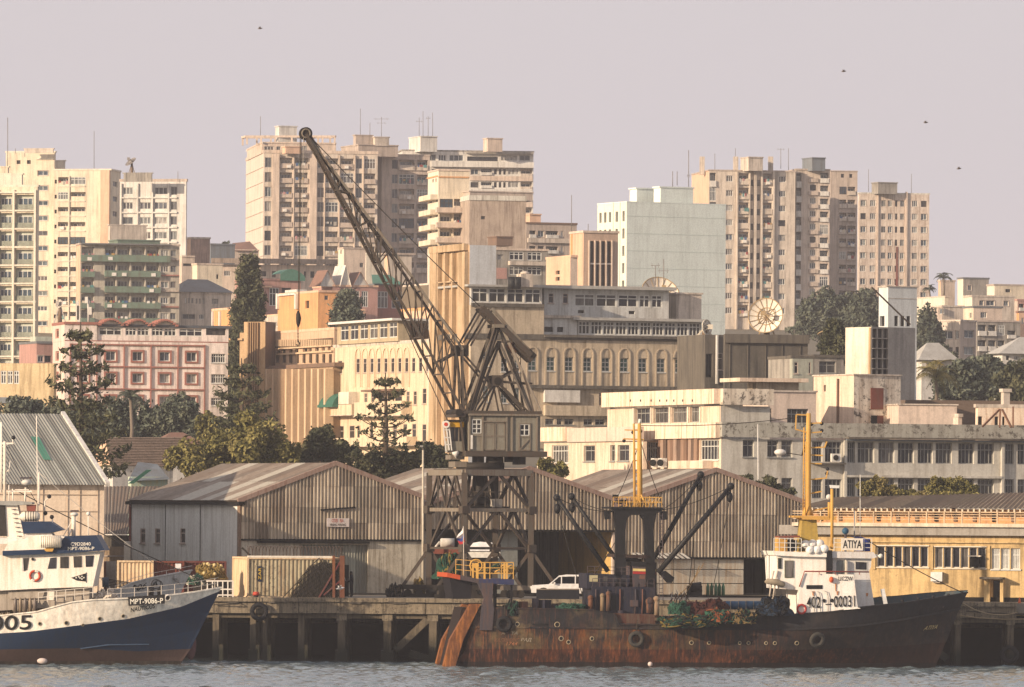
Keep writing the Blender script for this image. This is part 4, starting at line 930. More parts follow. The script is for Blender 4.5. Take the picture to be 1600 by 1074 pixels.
# quay, water
QC=mat('quay_concrete','8a7c64',.75,.95,dcol=(.05,.04,.028),spots=.85,sc_=3,bump=.5)
PILE=mat('pile_concrete','6a5d48',.8,.9,dcol=(.03,.028,.022),sc_=2.5,bump=.4,tide=True)
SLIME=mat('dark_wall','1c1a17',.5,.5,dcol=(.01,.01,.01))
YQ=500.0;DZ=ZQ
q=MB();q.box((0,YQ+11.5,DZ-.35),(400,23.02,.7),QUAYTOP);q.build('quay_deck',None,kind='structure')
edge=thing('quay_edge','stained concrete edge beam and piles of the quay','quay',(0,YQ,0));edge['kind']='structure';del edge['category'];del edge['label']
for i in range(-3,24):
 x0,x1=P(66*i+5,950,YQ).x,P(66*i+70.2,950,YQ).x;mb=MB();j=random.uniform(0,.06);zt=DZ+.06+random.uniform(0,.03)
 mb.box(((x0+x1)/2,YQ-.12-j,zt-.16),(x1-x0,.6,.30),QC);mb.box(((x0+x1)/2,YQ+.02,zt-.72),(x1-x0-.02,.5,.82),QC)
 if random.random()<.6:
  a=x0+random.random()*(x1-x0)*.5;mb.box((a,YQ-.25,zt-.36),(random.uniform(.4,1.2),.3,.09),CONCD)
 mb.build('edge_beam',edge)
mb=MB();mb.box((0,YQ+.35,DZ-1.25),(400,.4,.3),PILE);mb.build('under_beam',edge)
for px,wd in((-60,10),(70,10),(200,10),(337,10),(395,9),(414,7),(470.5,10),(533.5,12),(605,12),(676,12),(752,11),(830,11),(905,11),(980,11),(1060,11),(1140,11),(1220,11),(1300,11),(1380,11),(1440,11),(1497,9),(1579,10),(1655,10)):
 for k,yy in enumerate((YQ+.25,YQ+4.5,YQ+9)):
  c=P(px,1000,YQ);w_=m2(wd,YQ);mb=MB();mb.box((c.x+.12*k,yy,1.2),(w_,w_,5.2),PILE)
  if not k and px>500:mb.box((c.x,yy-.0,DZ-1.2),(w_*1.35,w_*1.1,.7),QC)
  if not k and px in(605,533.5,395):mb.box((c.x,yy,.0),(w_*1.6,w_*1.3,1.6),PILE)
  mb.build('pile',edge)
for x0,y0,x1,y1 in((668,968,618,1016),(1452,1008,1480,1030),(640,1021,676,1032)):
 mb=MB();mb.bar(P(x0,y0,YQ+.3),P(x1,y1,YQ+.3),.55 if y0<1020 else.12,PILE,.5);mb.build('brace',edge)
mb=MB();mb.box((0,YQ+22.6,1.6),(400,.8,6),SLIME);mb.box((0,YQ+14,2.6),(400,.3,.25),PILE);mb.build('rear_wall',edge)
def rope(pts,r,m,name='rope',label=None,sag=0,parent=None,group=None,n=14):
 a,b_=Vector(pts[0]),Vector(pts[-1]);mb=MB()
 if len(pts)==2:pp=[a.lerp(b_,t/n)-Vector((0,0,sag*4*(t/n)*(1-t/n)))for t in range(n+1)]
 else:pp=[Vector(p)for p in pts]
 mb.tube(pp,r,m,5);o=mb.build(name,parent)
 if label:tag(o,label,'rope' if 'rope' in name else 'cable',group)
 return o
ROPE=flat('rope_tan','8a7a60',.9);ROPED=flat('rope_dark','3a352e',.9);RUB=flat('tyre_rubber','17171a',.8)
def tyre(c,R,r,label,ax=(0,1,0),m=None):
 t=thing('tyre_fender',label,'tyre',c);mb=MB();mb.torus(c,R,r,m or RUB,ax,24,8);mb.build('tyre',t)
 mb=MB();mb.tube([Vector(c)+Vector((0,0,R-.05)),Vector(c)+Vector((.05,.1,R+.9))],.03,ROPED,5);mb.build('rope',t);return t
tyre(P(405,956,YQ-.6),.5,.17,'black tyre fender hanging on the quay left of centre')
tyre(P(1577,1023,YQ-.35),.5,.17,'dark tyre fender low on the pile at the right edge')
rope([P(1500,962,YQ-.7),P(1530,966,YQ-.6),P(1570,968,YQ-.55),P(1640,967,YQ-.5)],.05,ROPE,'rope','pale rope strung along the quay edge at right')
rope([P(1510,955,YQ-.7),P(1550,958,YQ-.6),P(1600,960,YQ-.55)],.05,ROPED,'rope','dark rope draped on the quay edge at right')
rope([P(335,945,YQ-.4),P(372,944,YQ-.7),P(388,930,YQ+2)],.04,ROPED,'rope','slack dark rope on the quay beside the blue ship bow')
# ---- water
def water():
 m,nt,b_=newmat('harbour_water')
 b_.inputs['Base Color'].default_value=(.125,.165,.18,1);b_.inputs['Roughness'].default_value=.10;b_.inputs['Specular IOR Level'].default_value=.5;b_.inputs['IOR'].default_value=1.33
 n1=noisetex(nt,mapping(nt,1,.9,1,2),2.3,4,.6);bp=N(nt,'ShaderNodeBump');bp.inputs['Strength'].default_value=.4;bp.inputs['Distance'].default_value=.1
 nt.links.new(n1.outputs[0],bp.inputs['Height']);nt.links.new(bp.outputs[0],b_.inputs['Normal'])
 xs=np.concatenate([[-6000,-1500,-400,-120,-60],np.arange(-42,42.01,.22),[60,120,400,1500,6000]])
 ys=np.concatenate([[-3000,-200,100,300,380,410],np.arange(424,496.01,.22),[500,504,510,518,526]])
 X,Y=np.meshgrid(xs,ys);Z=np.zeros_like(X)
 for k in range(60):
  L=10**rng.uniform(-.3,.5);a=rng.normal(.6,.75);ph=rng.uniform(0,6.28);A=.0068*L**.8
  Z+=A*np.sin((X*math.cos(a)+Y*math.sin(a))*2*math.pi/L+ph+.6*np.sin(X*.31+k)+.5*np.sin(Y*.27+k*2))
 Z=np.sign(Z)*np.abs(Z)**1.0
 fx=np.clip((60-np.abs(X))/18,0,1)*np.clip((Y-410)/14,0,1)*np.clip((500-Y)/4,0.0,1);Z*=fx
 nx,ny=len(xs),len(ys);v=np.stack([X.ravel(),Y.ravel(),Z.ravel()],1)
 i=np.arange(ny-1)[:,None]*nx+np.arange(nx-1)[None,:];f=np.stack([i,i+1,i+1+nx,i+nx],-1).reshape(-1,4)
 fastmesh('water',v,f,m,smooth=True,kind='structure')
def fastmesh(name,v,f,m,smooth=False,parent=None,mats=None,mi=None,**kw):
 me=bpy.data.meshes.new(name);nv,nf,k=len(v),len(f),f.shape[1]
 me.vertices.add(nv);me.vertices.foreach_set('co',np.asarray(v,np.float32).ravel())
 me.loops.add(nf*k);me.loops.foreach_set('vertex_index',f.astype(np.int32).ravel())
 me.polygons.add(nf);me.polygons.foreach_set('loop_start',np.arange(0,nf*k,k,dtype=np.int32));me.polygons.foreach_set('loop_total',np.full(nf,k,np.int32))
 me.polygons.foreach_set('use_smooth',np.full(nf,smooth))
 for q_ in(mats or[m]):me.materials.append(q_)
 if mi is not None:me.polygons.foreach_set('material_index',mi.astype(np.int32))
 me.update(calc_edges=True)
 o=bpy.data.objects.new(name,me);COL.objects.link(o)
 if parent:o.parent=parent
 return tag(o,**kw)
water()
# warehouses
def sheetmat(key,col,d=.8):
 """rusting corrugated sheet: every sheet its own tone, rust and grime running down"""
 m,nt,b_=newmat(key)
 if isinstance(col,str):col=hexc(col)
 oi=N(nt,'ShaderNodeObjectInfo');r0=ramp(nt,[(0,.62),(.5,1.),(1,1.3)]);nt.links.new(oi.outputs['Random'],r0.inputs[0])
 n1=noisetex(nt,mapping(nt,1.2,1.2,.12,len(MATS)),1.8,6,.7);r1=ramp(nt,[(.42,0),(.68,1)]);nt.links.new(n1.outputs[0],r1.inputs[0])
 n2=noisetex(nt,mapping(nt,1,1,1,4),.45,5,.6);r2=ramp(nt,[(.4,0),(.7,1)]);nt.links.new(n2.outputs[0],r2.inputs[0])
 c=mixc(nt,1.,col,r0.outputs[0],'MULTIPLY')
 f1=N(nt,'ShaderNodeMath',operation='MULTIPLY');nt.links.new(r1.outputs[0],f1.inputs[0]);f1.inputs[1].default_value=d
 c=mixc(nt,f1.outputs[0],c,(.085,.055,.035))
 f2=N(nt,'ShaderNodeMath',operation='MULTIPLY');nt.links.new(r2.outputs[0],f2.inputs[0]);f2.inputs[1].default_value=d*.55
 c=mixc(nt,f2.outputs[0],c,(.16,.085,.045));nt.links.new(c,b_.inputs['Base Color']);b_.inputs['Roughness'].default_value=.75
 MATS[key]=m;return m
CLAD=sheetmat('cladding_sheet','bcb09c',.7);ROOFS=sheetmat('roof_sheet','80766a',.6);ROOFG=sheetmat('grey_roof_sheet','85867e',.18)
TRANS=flat('translucent_sheet','a6a092',.5);TRIM=mat('rust_barge_board','a08676',.6,.6,dcol=(.2,.1,.07),spots=.3,sc_=3);DOORS=sheetmat('door_sheet','8e9186',.4)
LIMEW=mat('limewash_wall','c8bea8',.8,.7,dcol=(.16,.12,.07),spots=.45,sc_=1.8);WPANEL=mat('white_wall_panel','d6d8d2',.2,.35,dcol=(.2,.17,.13));INT=mat('shed_interior','4a4a44',.5,.3)
def corr(fc,u0,u1,zb,ztf,pitch,amp,m,parent,name='cladding_sheet',o=.05,seed=0):
 """one corrugated sheet of its own: raised ribs with flat pans between, top edge follows ztf(u)"""
 mb=MB();n=max(1,round((u1-u0)/pitch));w_=(u1-u0)/n
 for i in range(n):
  a=u0+i*w_;x=[a,a+w_*.22,a+w_*.34,a+w_*.62,a+w_*.74,a+w_];oo=[o,o,o+amp,o+amp,o,o]
  for j in range(5):
   z0_,z1_=ztf(x[j]),ztf(x[j+1])
   if z0_<=zb+.01 and z1_<=zb+.01:continue
   k=0 if j not in(1,3)else 0
   mb.face([fc.pt(x[j],zb,oo[j]),fc.pt(x[j+1],zb,oo[j+1]),fc.pt(x[j+1],max(z1_,zb),oo[j+1]),fc.pt(x[j],max(z0_,zb),oo[j])],m)
 return mb.build(name,parent)
def gable_clad(t,fc,rowsz,zr,step,zlow,skip=None):
 """rowsz: horizontal sheet laps (z); zr(u): rake height"""
 n=max(1,round(fc.L/step));w_=fc.L/n
 for i in range(n):
  u0,u1=i*w_,(i+1)*w_
  for j in range(len(rowsz)-1):
   a,b_=rowsz[j],rowsz[j+1];lo=max(a,zlow(u0+w_/2))
   if b_<=lo or max(zr(u0),zr(u1))<=lo:continue
   corr(fc,u0+.004,u1-.004,lo,lambda u:min(b_,zr(u)),.30,.13,CLAD,t,o=.03+.012*((i+j)%2)+.006*random.random()+.02*j)
def roof_slope(t,A,B,C_,D,ncol,m,nrow=2,trans=(),name='roof_sheet',pitch=.33,amp=.05):
 """A-B eave, D-C ridge; sheets run from ridge to eave"""
 A,B,C_,D=map(Vector,(A,B,C_,D));nrm=(B-A).cross(D-A).normalized()
 if nrm.z<0:nrm=-nrm
 for i in range(ncol):
  for j in range(nrow):
   s0,s1,t0,t1=i/ncol,(i+1)/ncol,j/nrow,(j+1)/nrow
   q_=lambda s_,t_:(A.lerp(B,s_)).lerp(D.lerp(C_,s_),t_)
   n=max(2,round((B-A).length/ncol/pitch));mb=MB();mm=TRANS if(i,j)in trans else m;up=nrm*(.02+.015*j+.01*random.random())
   for k in range(n):
    a=s0+(s1-s0)*(k+.02)/n;b_=s0+(s1-s0)*(k+.5)/n;c=s0+(s1-s0)*(k+.98)/n;e=nrm*amp
    mb.face([q_(a,t0)+up,q_(b_,t0)+up+e,q_(b_,t1)+up+e,q_(a,t1)+up],mm);mb.face([q_(b_,t0)+up+e,q_(c,t0)+up,q_(c,t1)+up,q_(b_,t1)+up+e],mm)
   mb.build(name,t)
THW=24
def warehouse(label,C,Y,L,R,peak,eL,eR,zc,rowy,Lback=None,dep=None,sidewall=None,door=None,base=938,lowwall=LIMEW,lowparts=None,roof_trans=(),ncol=7,rear_open=None):
 a=math.radians(THW);dr=Vector((math.cos(a),math.sin(a)));dl=Vector((-math.sin(a),math.cos(a)))
 c3=P(C,800,Y);c=Vector((c3.x,c3.y));r=isect(c,dr,R,800);l=isect(c,dl,L,800)if L is not None else c+dl*dep
 t=thing('warehouse',label,'warehouse',(c.x,c.y,ZQ));fr=Face(c,r);fl=Face(l,c)
 up_,zp=fr.uz(*peak);zl=fr.uz(C,eL)[1];zrt=fr.uz(R,eR)[1]
 zrake=lambda u:zl+(zp-zl)*u/up_ if u<=up_ else zp+(zrt-zp)*(u-up_)/(fr.L-up_)
 rz=[fr.uz((C+R)/2,y)[1]for y in rowy];zlo=rz[0];rz.append(zp+1)
 mb=MB();pk=zlo
 back=[fr.pt(0,zlo,0),fr.pt(fr.L,zlo,0),fr.pt(fr.L,zrt,0),fr.pt(up_,zp,0),fr.pt(0,zl,0)];mb.face(back,DKR);mb.build('gable_frame',t)
 gable_clad(t,fr,rz,zrake,1.15,lambda u:zlo)
 D=(l-c).length;p=fr.pt
 for(u0,z0,u1,z1,nm,tr)in((-.35,zl-.12,up_,zp,'L',roof_trans),(fr.L+.35,zrt-.12,up_,zp,'R',())):
  roof_slope(t,p(u0,z0+.12,-D),p(u0,z0+.12,.12),p(u1,z1+.12,.12),p(u1,z1+.12,-D),ncol,ROOFS,2,tr)
  mb=MB();mb.face([p(u0,z0+.06,-D),p(u0,z0+.06,.1),p(u1,z1+.06,.1),p(u1,z1+.06,-D)],DKR);mb.build('roof_lining',t)
  mb=MB();mb.bar(p(u0,z0+.12,.18),p(u1,z1+.15,.18),.22,TRIM,.34);mb.build('barge_board',t)
 mb=MB();go=rear_open or 0
 mb.face([p(go,ZQ,-D),p(go,zl,-D),p(up_,zp,-D),p(fr.L,zrt,-D),p(fr.L,ZQ,-D)],CONCD)
 if go:mb.face([p(0,zlo-1,-D),p(go,zlo-1,-D),p(go,zl,-D),p(0,zl,-D)],CONCD)
 mb.build('rear_wall',t)
 mb=MB();mb.face([p(fr.L,ZQ,0),p(fr.L,ZQ,-D),p(fr.L,zrt,-D),p(fr.L,zrt,0)],CONC);mb.build('side_wall',t)
 mb=MB();fr.box(mb,0,fr.L,zlo-.12,zlo+.02,-.1,.16,BLK);mb.build('lintel',t)
 return t,fr,fl,zlo,zl,zrt,p
t,fr,fl,zlo,zl,zrt,p=warehouse('gabled warehouse with rusty corrugated front and white panelled side wall, left of the crane',377,522,205,660,(523,727),783,779,None,(843,817,793,760),ncol=12,roof_trans=((3,1),(5,0),(6,0),(8,1),(8,0),(10,0)))
holes=[]
for x in(219.5,242.5,282):
 u0,z1=fl.uz(x,826);u1,z0=fl.uz(x+7.5,849);holes.append((u0,u1,z0,z1,.3));w_=win_meshes(fl,round(u1-u0,2),round(z1-z0,2),'slot');o=inst(w_[0],'window',fl.pt(u0,z0,0),t);inst(w_[1],'pane',fl.pt(u0,z0,0),o)
us=[0]+[fl.uz(x,830)[0]for x in(258.5,313)]+[fl.L-.55]
for a,b_ in zip(us,us[1:]):
 mb=MB();wall_mesh(mb,fl,ZQ,zl,[h for h in holes],WPANEL,a+.06,b_-.04,rev=REDF);mb.build('wall_panel',t)
mb=MB();fl.box(mb,0,fl.L,ZQ,zl,-.35,-.08,BLK)if 0 else None
fl.box(mb,fl.L-.5,fl.L,ZQ,zl,-.02,.12,mat('mottled_pier','8a6e56',.8,.8,spots=.8,sc_=3));mb.build('corner_pier',t)
mb=MB()
for a in us[1:3]+[0.02]:fl.box(mb,a-.07,a+.06,ZQ,zl,-.1,.02,BLK)
mb.build('panel_joint',t,kind='stuff')
mb=MB();fl.box(mb,-.4,fl.L+.3,zl-.3,zl-.05,-.2,.35,BLK);mb.build('gutter',t)
mb=MB();q_=fl.pt(.03,0,.1);mb.cyl((q_.x,q_.y,ZQ),(q_.x,q_.y,zl),.09,RUSTR,8);mb.build('downpipe',t)
ud=fr.uz(471,900)[0];ue=fr.uz(575,900)[0]
mb=MB();wall_mesh(mb,fr,ZQ,zlo-.12,[(ud,ue,ZQ,zlo-.4,.3)],LIMEW,0,fr.L);mb.build('wall',t)
nn=6
for i in range(nn):corr(fr,ud+(ue-ud)*i/nn+.01,ud+(ue-ud)*(i+1)/nn-.01,ZQ,lambda u:zlo-.4,.24,.06,DOORS,t,'door_panel',o=-.25)
mb=MB();fr.box(mb,ud-3.6,ue,zlo-.3,zlo-.14,.02,.3,BLK);mb.build('door_rail',t)
mb=MB();a=fr.uz(499,797);c_=fr.uz(553,793);mb.bar(fr.pt(a[0],a[1],.25),fr.pt(c_[0],c_[1],.25),.1,BLK);mb.build('rail',t)
mb=MB();fr.pbox(mb,509,543.5,810,823.5,.2,.26,flat('sign_white','d8ccc4',.6));sg=mb.build('signboard',None,label='small faded white signboard on the left warehouse front',category='sign')
mb=MB();u,z=fr.uz(516,816.3);text_mb(mb,'OSEI  BA',fr.pt(u,z,.27),(fr.d.x,fr.d.y,0),(0,0,1),.26,flat('sign_red','b8604c'),w=m2(20,528));mb.build('lettering',sg)
mb=MB();u,z=fr.uz(513,822);text_mb(mb,'VIKING FISHING',fr.pt(u,z,.27),(fr.d.x,fr.d.y,0),(0,0,1),.18,flat('sign_black','2a2622'),w=m2(27,528));mb.build('lettering',sg)
t,fr,fl,zlo,zl,zrt,p=warehouse('middle gabled warehouse with an open dark bay behind the crane',664,528.5,492,968,(826,735),790,786,None,(828,800,768),ncol=10,roof_trans=((2,1),(5,0),(7,1)),rear_open=7.5)
xs_=fr.uz(786,880)[0];xt=fr.uz(820,880)[0];xe=fr.uz(963,880)[0];x0_=fr.uz(672,880)[0]
mb=MB();fr.box(mb,0,x0_,ZQ,zlo-.12,-.3,0,TAN);fr.box(mb,fr.uz(957,880)[0],fr.L,ZQ,zlo-.12,-.3,0,PINKC);mb.build('wall',t)
mb=MB();fr.box(mb,xs_,xs_+1.6,ZQ,zlo-.12,-7,-.9,mat('inner_wall','8d9088',.4,.4));mb.build('inner_room',t)
mb=MB();fr.box(mb,xe-.3,xe,ZQ,zlo-.15,-10,-.3,mat('yellow_inner_wall','c09a48',.4,.4));mb.build('inner_partition',t)
t,fr,fl,zlo,zl,zrt,p=warehouse('right gabled warehouse with tall corrugated front behind the black ship',963,535,792,1253,(1117,737),791,786,None,(871,846,804),ncol=12,roof_trans=((6,1),(6,0),(9,0),(9,1),(2,0)))
xa,xb,xc_,xd=[fr.uz(x,900)[0]for x in(1050,1163,1212,1240)]
mb=MB();fr.box(mb,fr.uz(1005,900)[0],fr.uz(1020,900)[0],ZQ,zlo-.12,-.3,0,PINKC);fr.box(mb,0,.5,ZQ,zlo-.12,-.3,0,TAN);fr.box(mb,xc_,fr.L,ZQ,zlo-.12,-.3,0,CONCD);mb.build('wall',t)
WD=mat('white_rusty_door','c4bca8',.4,.6,dcol=(.35,.2,.08),spots=.3,sc_=2)
xl=[fr.uz(x,900)[0]for x in(1020,1053,1086,1124,1163)];zz=[ZQ,fr.uz(1100,912)[1],fr.uz(1100,890)[1],zlo-.13]
for i in range(4):
 for j in range(3):mb=MB();fr.box(mb,xl[i]+.03,xl[i+1]-.03,zz[j]+.03,zz[j+1]-.03,-.25,-.1+.02*((i+j)%2),WD);mb.build('door_panel',t)
for i in range(10):
 mb=MB();u=fr.uz(983+i*8.5,868)[0];
 mb.face([fr.pt(u,zlo+.35,.08),fr.pt(u+.3,zlo+.35,.08),fr.pt(u+.65,zlo-.1,.9),fr.pt(u+.35,zlo-.1,.9)],WHT2);mb.build('awning_slat',t)
t=thing('warehouse','big warehouse with a steep grey ribbed roof and cream front wall behind the blue ship','warehouse',P(160,935,511))
ez=zat(160,757,511);A0=P(-120,757,509);A0.z=ez;B0=P(163,757,511);B0.z=ez;hd=m2(110,545);D=24.
fw=Face((A0.x,A0.y),(B0.x,B0.y));mb=MB();fw.box(mb,0,fw.L,ZQ,ez,-.4,0,mat('cream_panel_wall','dcc8ae',.3,.3,dcol=(.3,.2,.13),spots=.2));mb.build('wall',t)
BRL=mat('wall_joint','b8a48c',.3,.2)
for x in(66,105,124,152):mb=MB();fw.pbox(mb,x,x+.8,758,935,.003,.06,BRL);mb.build('wall_post',t)
for y in(772,798):mb=MB();fw.pbox(mb,-90,152,y,y+.8,.06,.1,BRL);mb.build('wall_rail',t)
rt=P(96,648,529);rl=P(-190,646,527)
roof_slope(t,A0+Vector((0,-.6,-.1)),B0+Vector((.3,-.6,-.1)),rt,rl,30,ROOFG,1,(),pitch=.3,amp=.06)
RX=P(160,757,rt.y+14).x;mb=MB();mb.face([tuple(rt),tuple(rl),(rl.x,rl.y+14,ez),(RX,rt.y+14,ez)],ROOFG);mb.build('rear_roof',t)
mb=MB();mb.face([(B0.x,B0.y,ZQ),(B0.x,B0.y,ez),tuple(rt-Vector((0,0,.05))),(RX,rt.y+14,ez),(RX,rt.y+14,ZQ)],WHT);mb.build('end_wall',t)  # end wall turned from view, made white to bounce light onto the next shed
mb=MB();mb.bar(B0+Vector((.3,-.6,0)),rt+Vector((.1,0,.1)),.3,WHT);mb.build('barge_board',t)
n=(B0-A0).cross(rl-A0).normalized();n=n if n.z>0 else-n
GT=flat('green_skylight','3d8064',.5)
for k in range(3):
 a,b_=P(48+k*4.5,686,522),P(68+k*4.2,719,516)
 def onroof(v):return v+Vector((0,0,((A0+Vector((0,-.6,-.1))-v).dot(n))/n.z))+n*.14
 mb=MB();s_=Vector((.17,0,0));A_,B_=onroof(a),onroof(b_)
 mb.face([A_,onroof(a+s_),onroof(b_+s_),B_],GT);mb.build('green_skylight',t)
t=thing('lean_to_shed','brown corrugated lean-to roof between the two left warehouses','shed',P(200,935,548))
a,b_=P(160,836,543),P(222,836,543);c_,d_=P(250,761,552),P(158,761,552)
roof_slope(t,a,b_,c_,d_,8,sheetmat('brown_sheet','5a5046',.5),1,())
fw2=Face((a.x,a.y+.4),(b_.x+3,b_.y+.4));mb=MB();fw2.box(mb,0,fw2.L,ZQ,a.z-.9,-.3,0,mat('shed_wall','a98e6c',.5,.5));fw2.box(mb,0,fw2.L,a.z-.9,a.z-.02,-.3,-.1,CONCD);mb.build('wall',t)
mb=MB();fw2.pbox(mb,160,200,868,870,.01,.1,BRN);mb.build('rail',t)
mb=MB();fl2=Face((P(194,800,534).x,534),(P(203,800,534).x,534));mb=MB();fl2.pbox(mb,193.5,203.5,846,935,-.3,0,CREAM2);mb.build('white_pier',None,label='narrow bright white pier at the left corner of the white panelled warehouse',category='pier')
# yellow quay building
YEL=mat('yellow_render','ccab6c',.6,.6,dcol=(.16,.11,.05),spots=.55,sc_=1.5)
b=Building('quay_building','yellow quayside building with a railed roof terrace and barred window rows','building')
fl,fr=b.block(1660,506,78,838,945,YEL,L=1240,R=1670,cap=False,dep=12)
dyk=(1660-1500)*0
b.grid(fl,[(1370.5+i*13.5,1382.5+i*13.5)for i in range(6)],[(854,886)],'pane',ry=870);b.grid(fl,[(1461+i*13.4,1473+i*13.4)for i in range(6)],[(855.5,887.5)],'pane',ry=870);b.grid(fl,[(1549.5,1562.5),(1564,1577.5),(1579.5,1594)],[(857,889.5)],'bar',ry=870)
for x0,x1,y in((1369,1452,852),(1369,1452,886.4),(1459.5,1542,853.5),(1459.5,1542,888)):b.band(fl,x0,x1,y,y+1.6,.1,CREAM2,'window_ledge')
for x in(1366,1456,1545):b.band(fl,x-2,x+2,853,890,.1,YEL,'pilaster',rx=x)
b.band(fl,1340,1655,846.5,848.5,.18,YEL,'string_course',rx=1480)
b.grid(fl,[(1551,1563)],[(907,946)],'hole');b.band(fl,1534,1570,902,905,1.2,CONCD,'door_canopy');b.band(fl,1539,1548,905.2,946,.5,YEL,'door_pier');b.band(fl,1564,1569,905.2,946,.5,YEL,'door_pier')
b.band(fl,1500,1660,934,947,.06,BLK,'dark_plinth',rx=1590)
mb=MB();z=fl.ztop;fl.box(mb,-1,fl.L+1,z,zat(1500,822.5,503),-11,.5,mat('terrace_slab','9a948a',.4,.4));mb.build('terrace_slab',b.root)
b.band(fl,1240,1660,818,823.5,.75,CREAM,'terrace_ledge',o0=.5,rx=1480)
mb=MB();y0=818
RLM=mat('terrace_rail','cdb088',.3,.4)
for i in range(16):
 x=1256+i*27.6;mb=MB();fl.pbox(mb,x-1,x+1,799.5,818,.3,.5,RLM,rx=1480,ry=808);mb.build('rail_post',b.root)
for y in(799.5,803.5,807.5,811.5):mb=MB();fl.pbox(mb,1240,1655,y,y+(1.6 if y<800 else 1.1),.34,.46,RLM,rx=1480);mb.build('rail',b.root)
_,_=0,0
fp,gp=b.block(1660,512,78,797,823,ORNG,L=1262,R=1670,cap=False,dep=8,name='pavilion_wall')
for i in range(12):mb=MB();x=1280+i*30;fp.pbox(mb,x,x+5,800,815,.02,.1,BROWN if i%3 else BLK,rx=1460);mb.build('wall_panel',b.root)
e0,e1=fp.pt(-.8,fp.ztop+.0,1.3),fp.pt(fp.L,fp.ztop,1.3);rg0,rg1=fp.pt(1.5,fp.ztop+.75,-4),fp.pt(fp.L,fp.ztop+1.3,-4)
roof_slope(b.root,e0,e1,rg1,rg0,18,sheetmat('terrace_roof_sheet','6e604c',.6),1,(),pitch=.4,amp=.09)
for i in range(44):x=1272+i*9;mb=MB();fp.pbox(mb,x,x+2.4,794.8,799.5,.9,1.2,CREAM,rx=1480);mb.build('rafter_end',b.root)
mb=MB();fl.pbox(mb,1455.5,1473.5,894,908.5,.02,.45,flat('meter_box','cfcdc8'));fl.pbox(mb,1459,1470,908.6,911,.05,.3,TAN);mb.build('meter_box',None,label='white wall box on the yellow building',category='utility box')
mb=MB();fl.pbox(mb,1517,1532,871,886,.05,.5,BLK);fl.pbox(mb,1514,1534,868,870,.05,.7,CREAM2);mb.build('air_conditioner',b.root)
b.done()
t=thing('traffic_cone','orange traffic cone on the quay at the right edge','traffic cone',P(1593,949,501));mb=MB();c=P(1593,948.5,501);oc=flat('cone_orange','c85a30',.6)
mb.cyl(c,c+Vector((0,0,.68)),.17,oc,12,.03);mb.build('cone',t);mb=MB();mb.box(c+Vector((0,0,.02)),(.42,.42,.04),oc);mb.build('base',t)
t=thing('lamp_post','thin pale lamp post in front of the left warehouse corner','lamp post',P(660,934,514));mb=MB();c,d=P(661,935,514),P(661,703,514);mb.cyl(c,d,.12,flat('post_pale','b8b0a0'),8,.07);mb.build('pole',t)
mb=MB();mb.bar(d,d+Vector((-.1,-.9,.25)),.08,flat('post_pale','b8b0a0'));mb.box(d+Vector((-.1,-1.0,.25)),(.25,.6,.12),METALG);mb.build('lamp_head',t)
for i,x in enumerate((1187,0)):
 if x:t=thing('lamp_post','thin white pole standing before the stained white office','pole',P(x,785,575));mb=MB();c=P(1187,785,575);d=P(1184,663,575);mb.cyl((c.x,c.y,ground(575)),d,.07,WHT,6,.04);mb.build('pole',t)
# vegetation
def leafmat(key,c0,c1,c2):
 m,nt,b_=newmat(key)
 n=noisetex(nt,mapping(nt,1,1,1,len(MATS)),.55,3,.6);n2=noisetex(nt,mapping(nt,1,1,1,3),5.,2,.6)
 r=ramp(nt,[(.3,c0),(.5,c1),(.72,c2)]);nt.links.new(n.outputs[0],r.inputs[0])
 r2=ramp(nt,[(.3,.6),(.7,1.4)]);nt.links.new(n2.outputs[0],r2.inputs[0])
 nt.links.new(mixc(nt,1.,r.outputs[0],r2.outputs[0],'MULTIPLY'),b_.inputs['Base Color']);b_.inputs['Roughness'].default_value=.8;b_.inputs['Specular IOR Level'].default_value=.12
 MATS[key]=m;return m
LEAF=leafmat('leaf_olive',(.07,.07,.025),(.16,.145,.05),(.27,.23,.09));LEAFD=leafmat('leaf_dark',(.03,.036,.022),(.065,.07,.04),(.13,.125,.065))
LEAFB=leafmat('leaf_far_hazed',(.05,.062,.05),(.09,.105,.08),(.15,.16,.11));LEAFY=leafmat('leaf_yellowish',(.07,.07,.025),(.16,.14,.05),(.26,.21,.09))  # LEAFB: far foliage, haze put into a paler, greyer leaf colour
BARK=mat('bark','4a3c2e',.5,.4,sc_=3);BARKL=mat('palm_bark','75685a',.5,.4,sc_=3)
def cards(cen,size,rs,flat_=0.,asp=1.6):
 """leaf-sized quads at cen (n,3) with random facing"""
 n=len(cen);a=rs.normal(size=(n,3));a[:,2]*=(1-flat_);a/=np.linalg.norm(a,axis=1)[:,None]+1e-9
 b_=rs.normal(size=(n,3));b_-=(b_*a).sum(1)[:,None]*a;b_/=np.linalg.norm(b_,axis=1)[:,None]+1e-9
 s=(size*rs.uniform(.6,1.35,n))[:,None];a=a*s*asp/2;b_=b_*s/2
 v=np.stack([cen-a,cen-b_*.8+a*.1,cen+a,cen+b_*.8+a*.1],1).reshape(-1,3)
 return v,np.arange(n*4).reshape(-1,4)
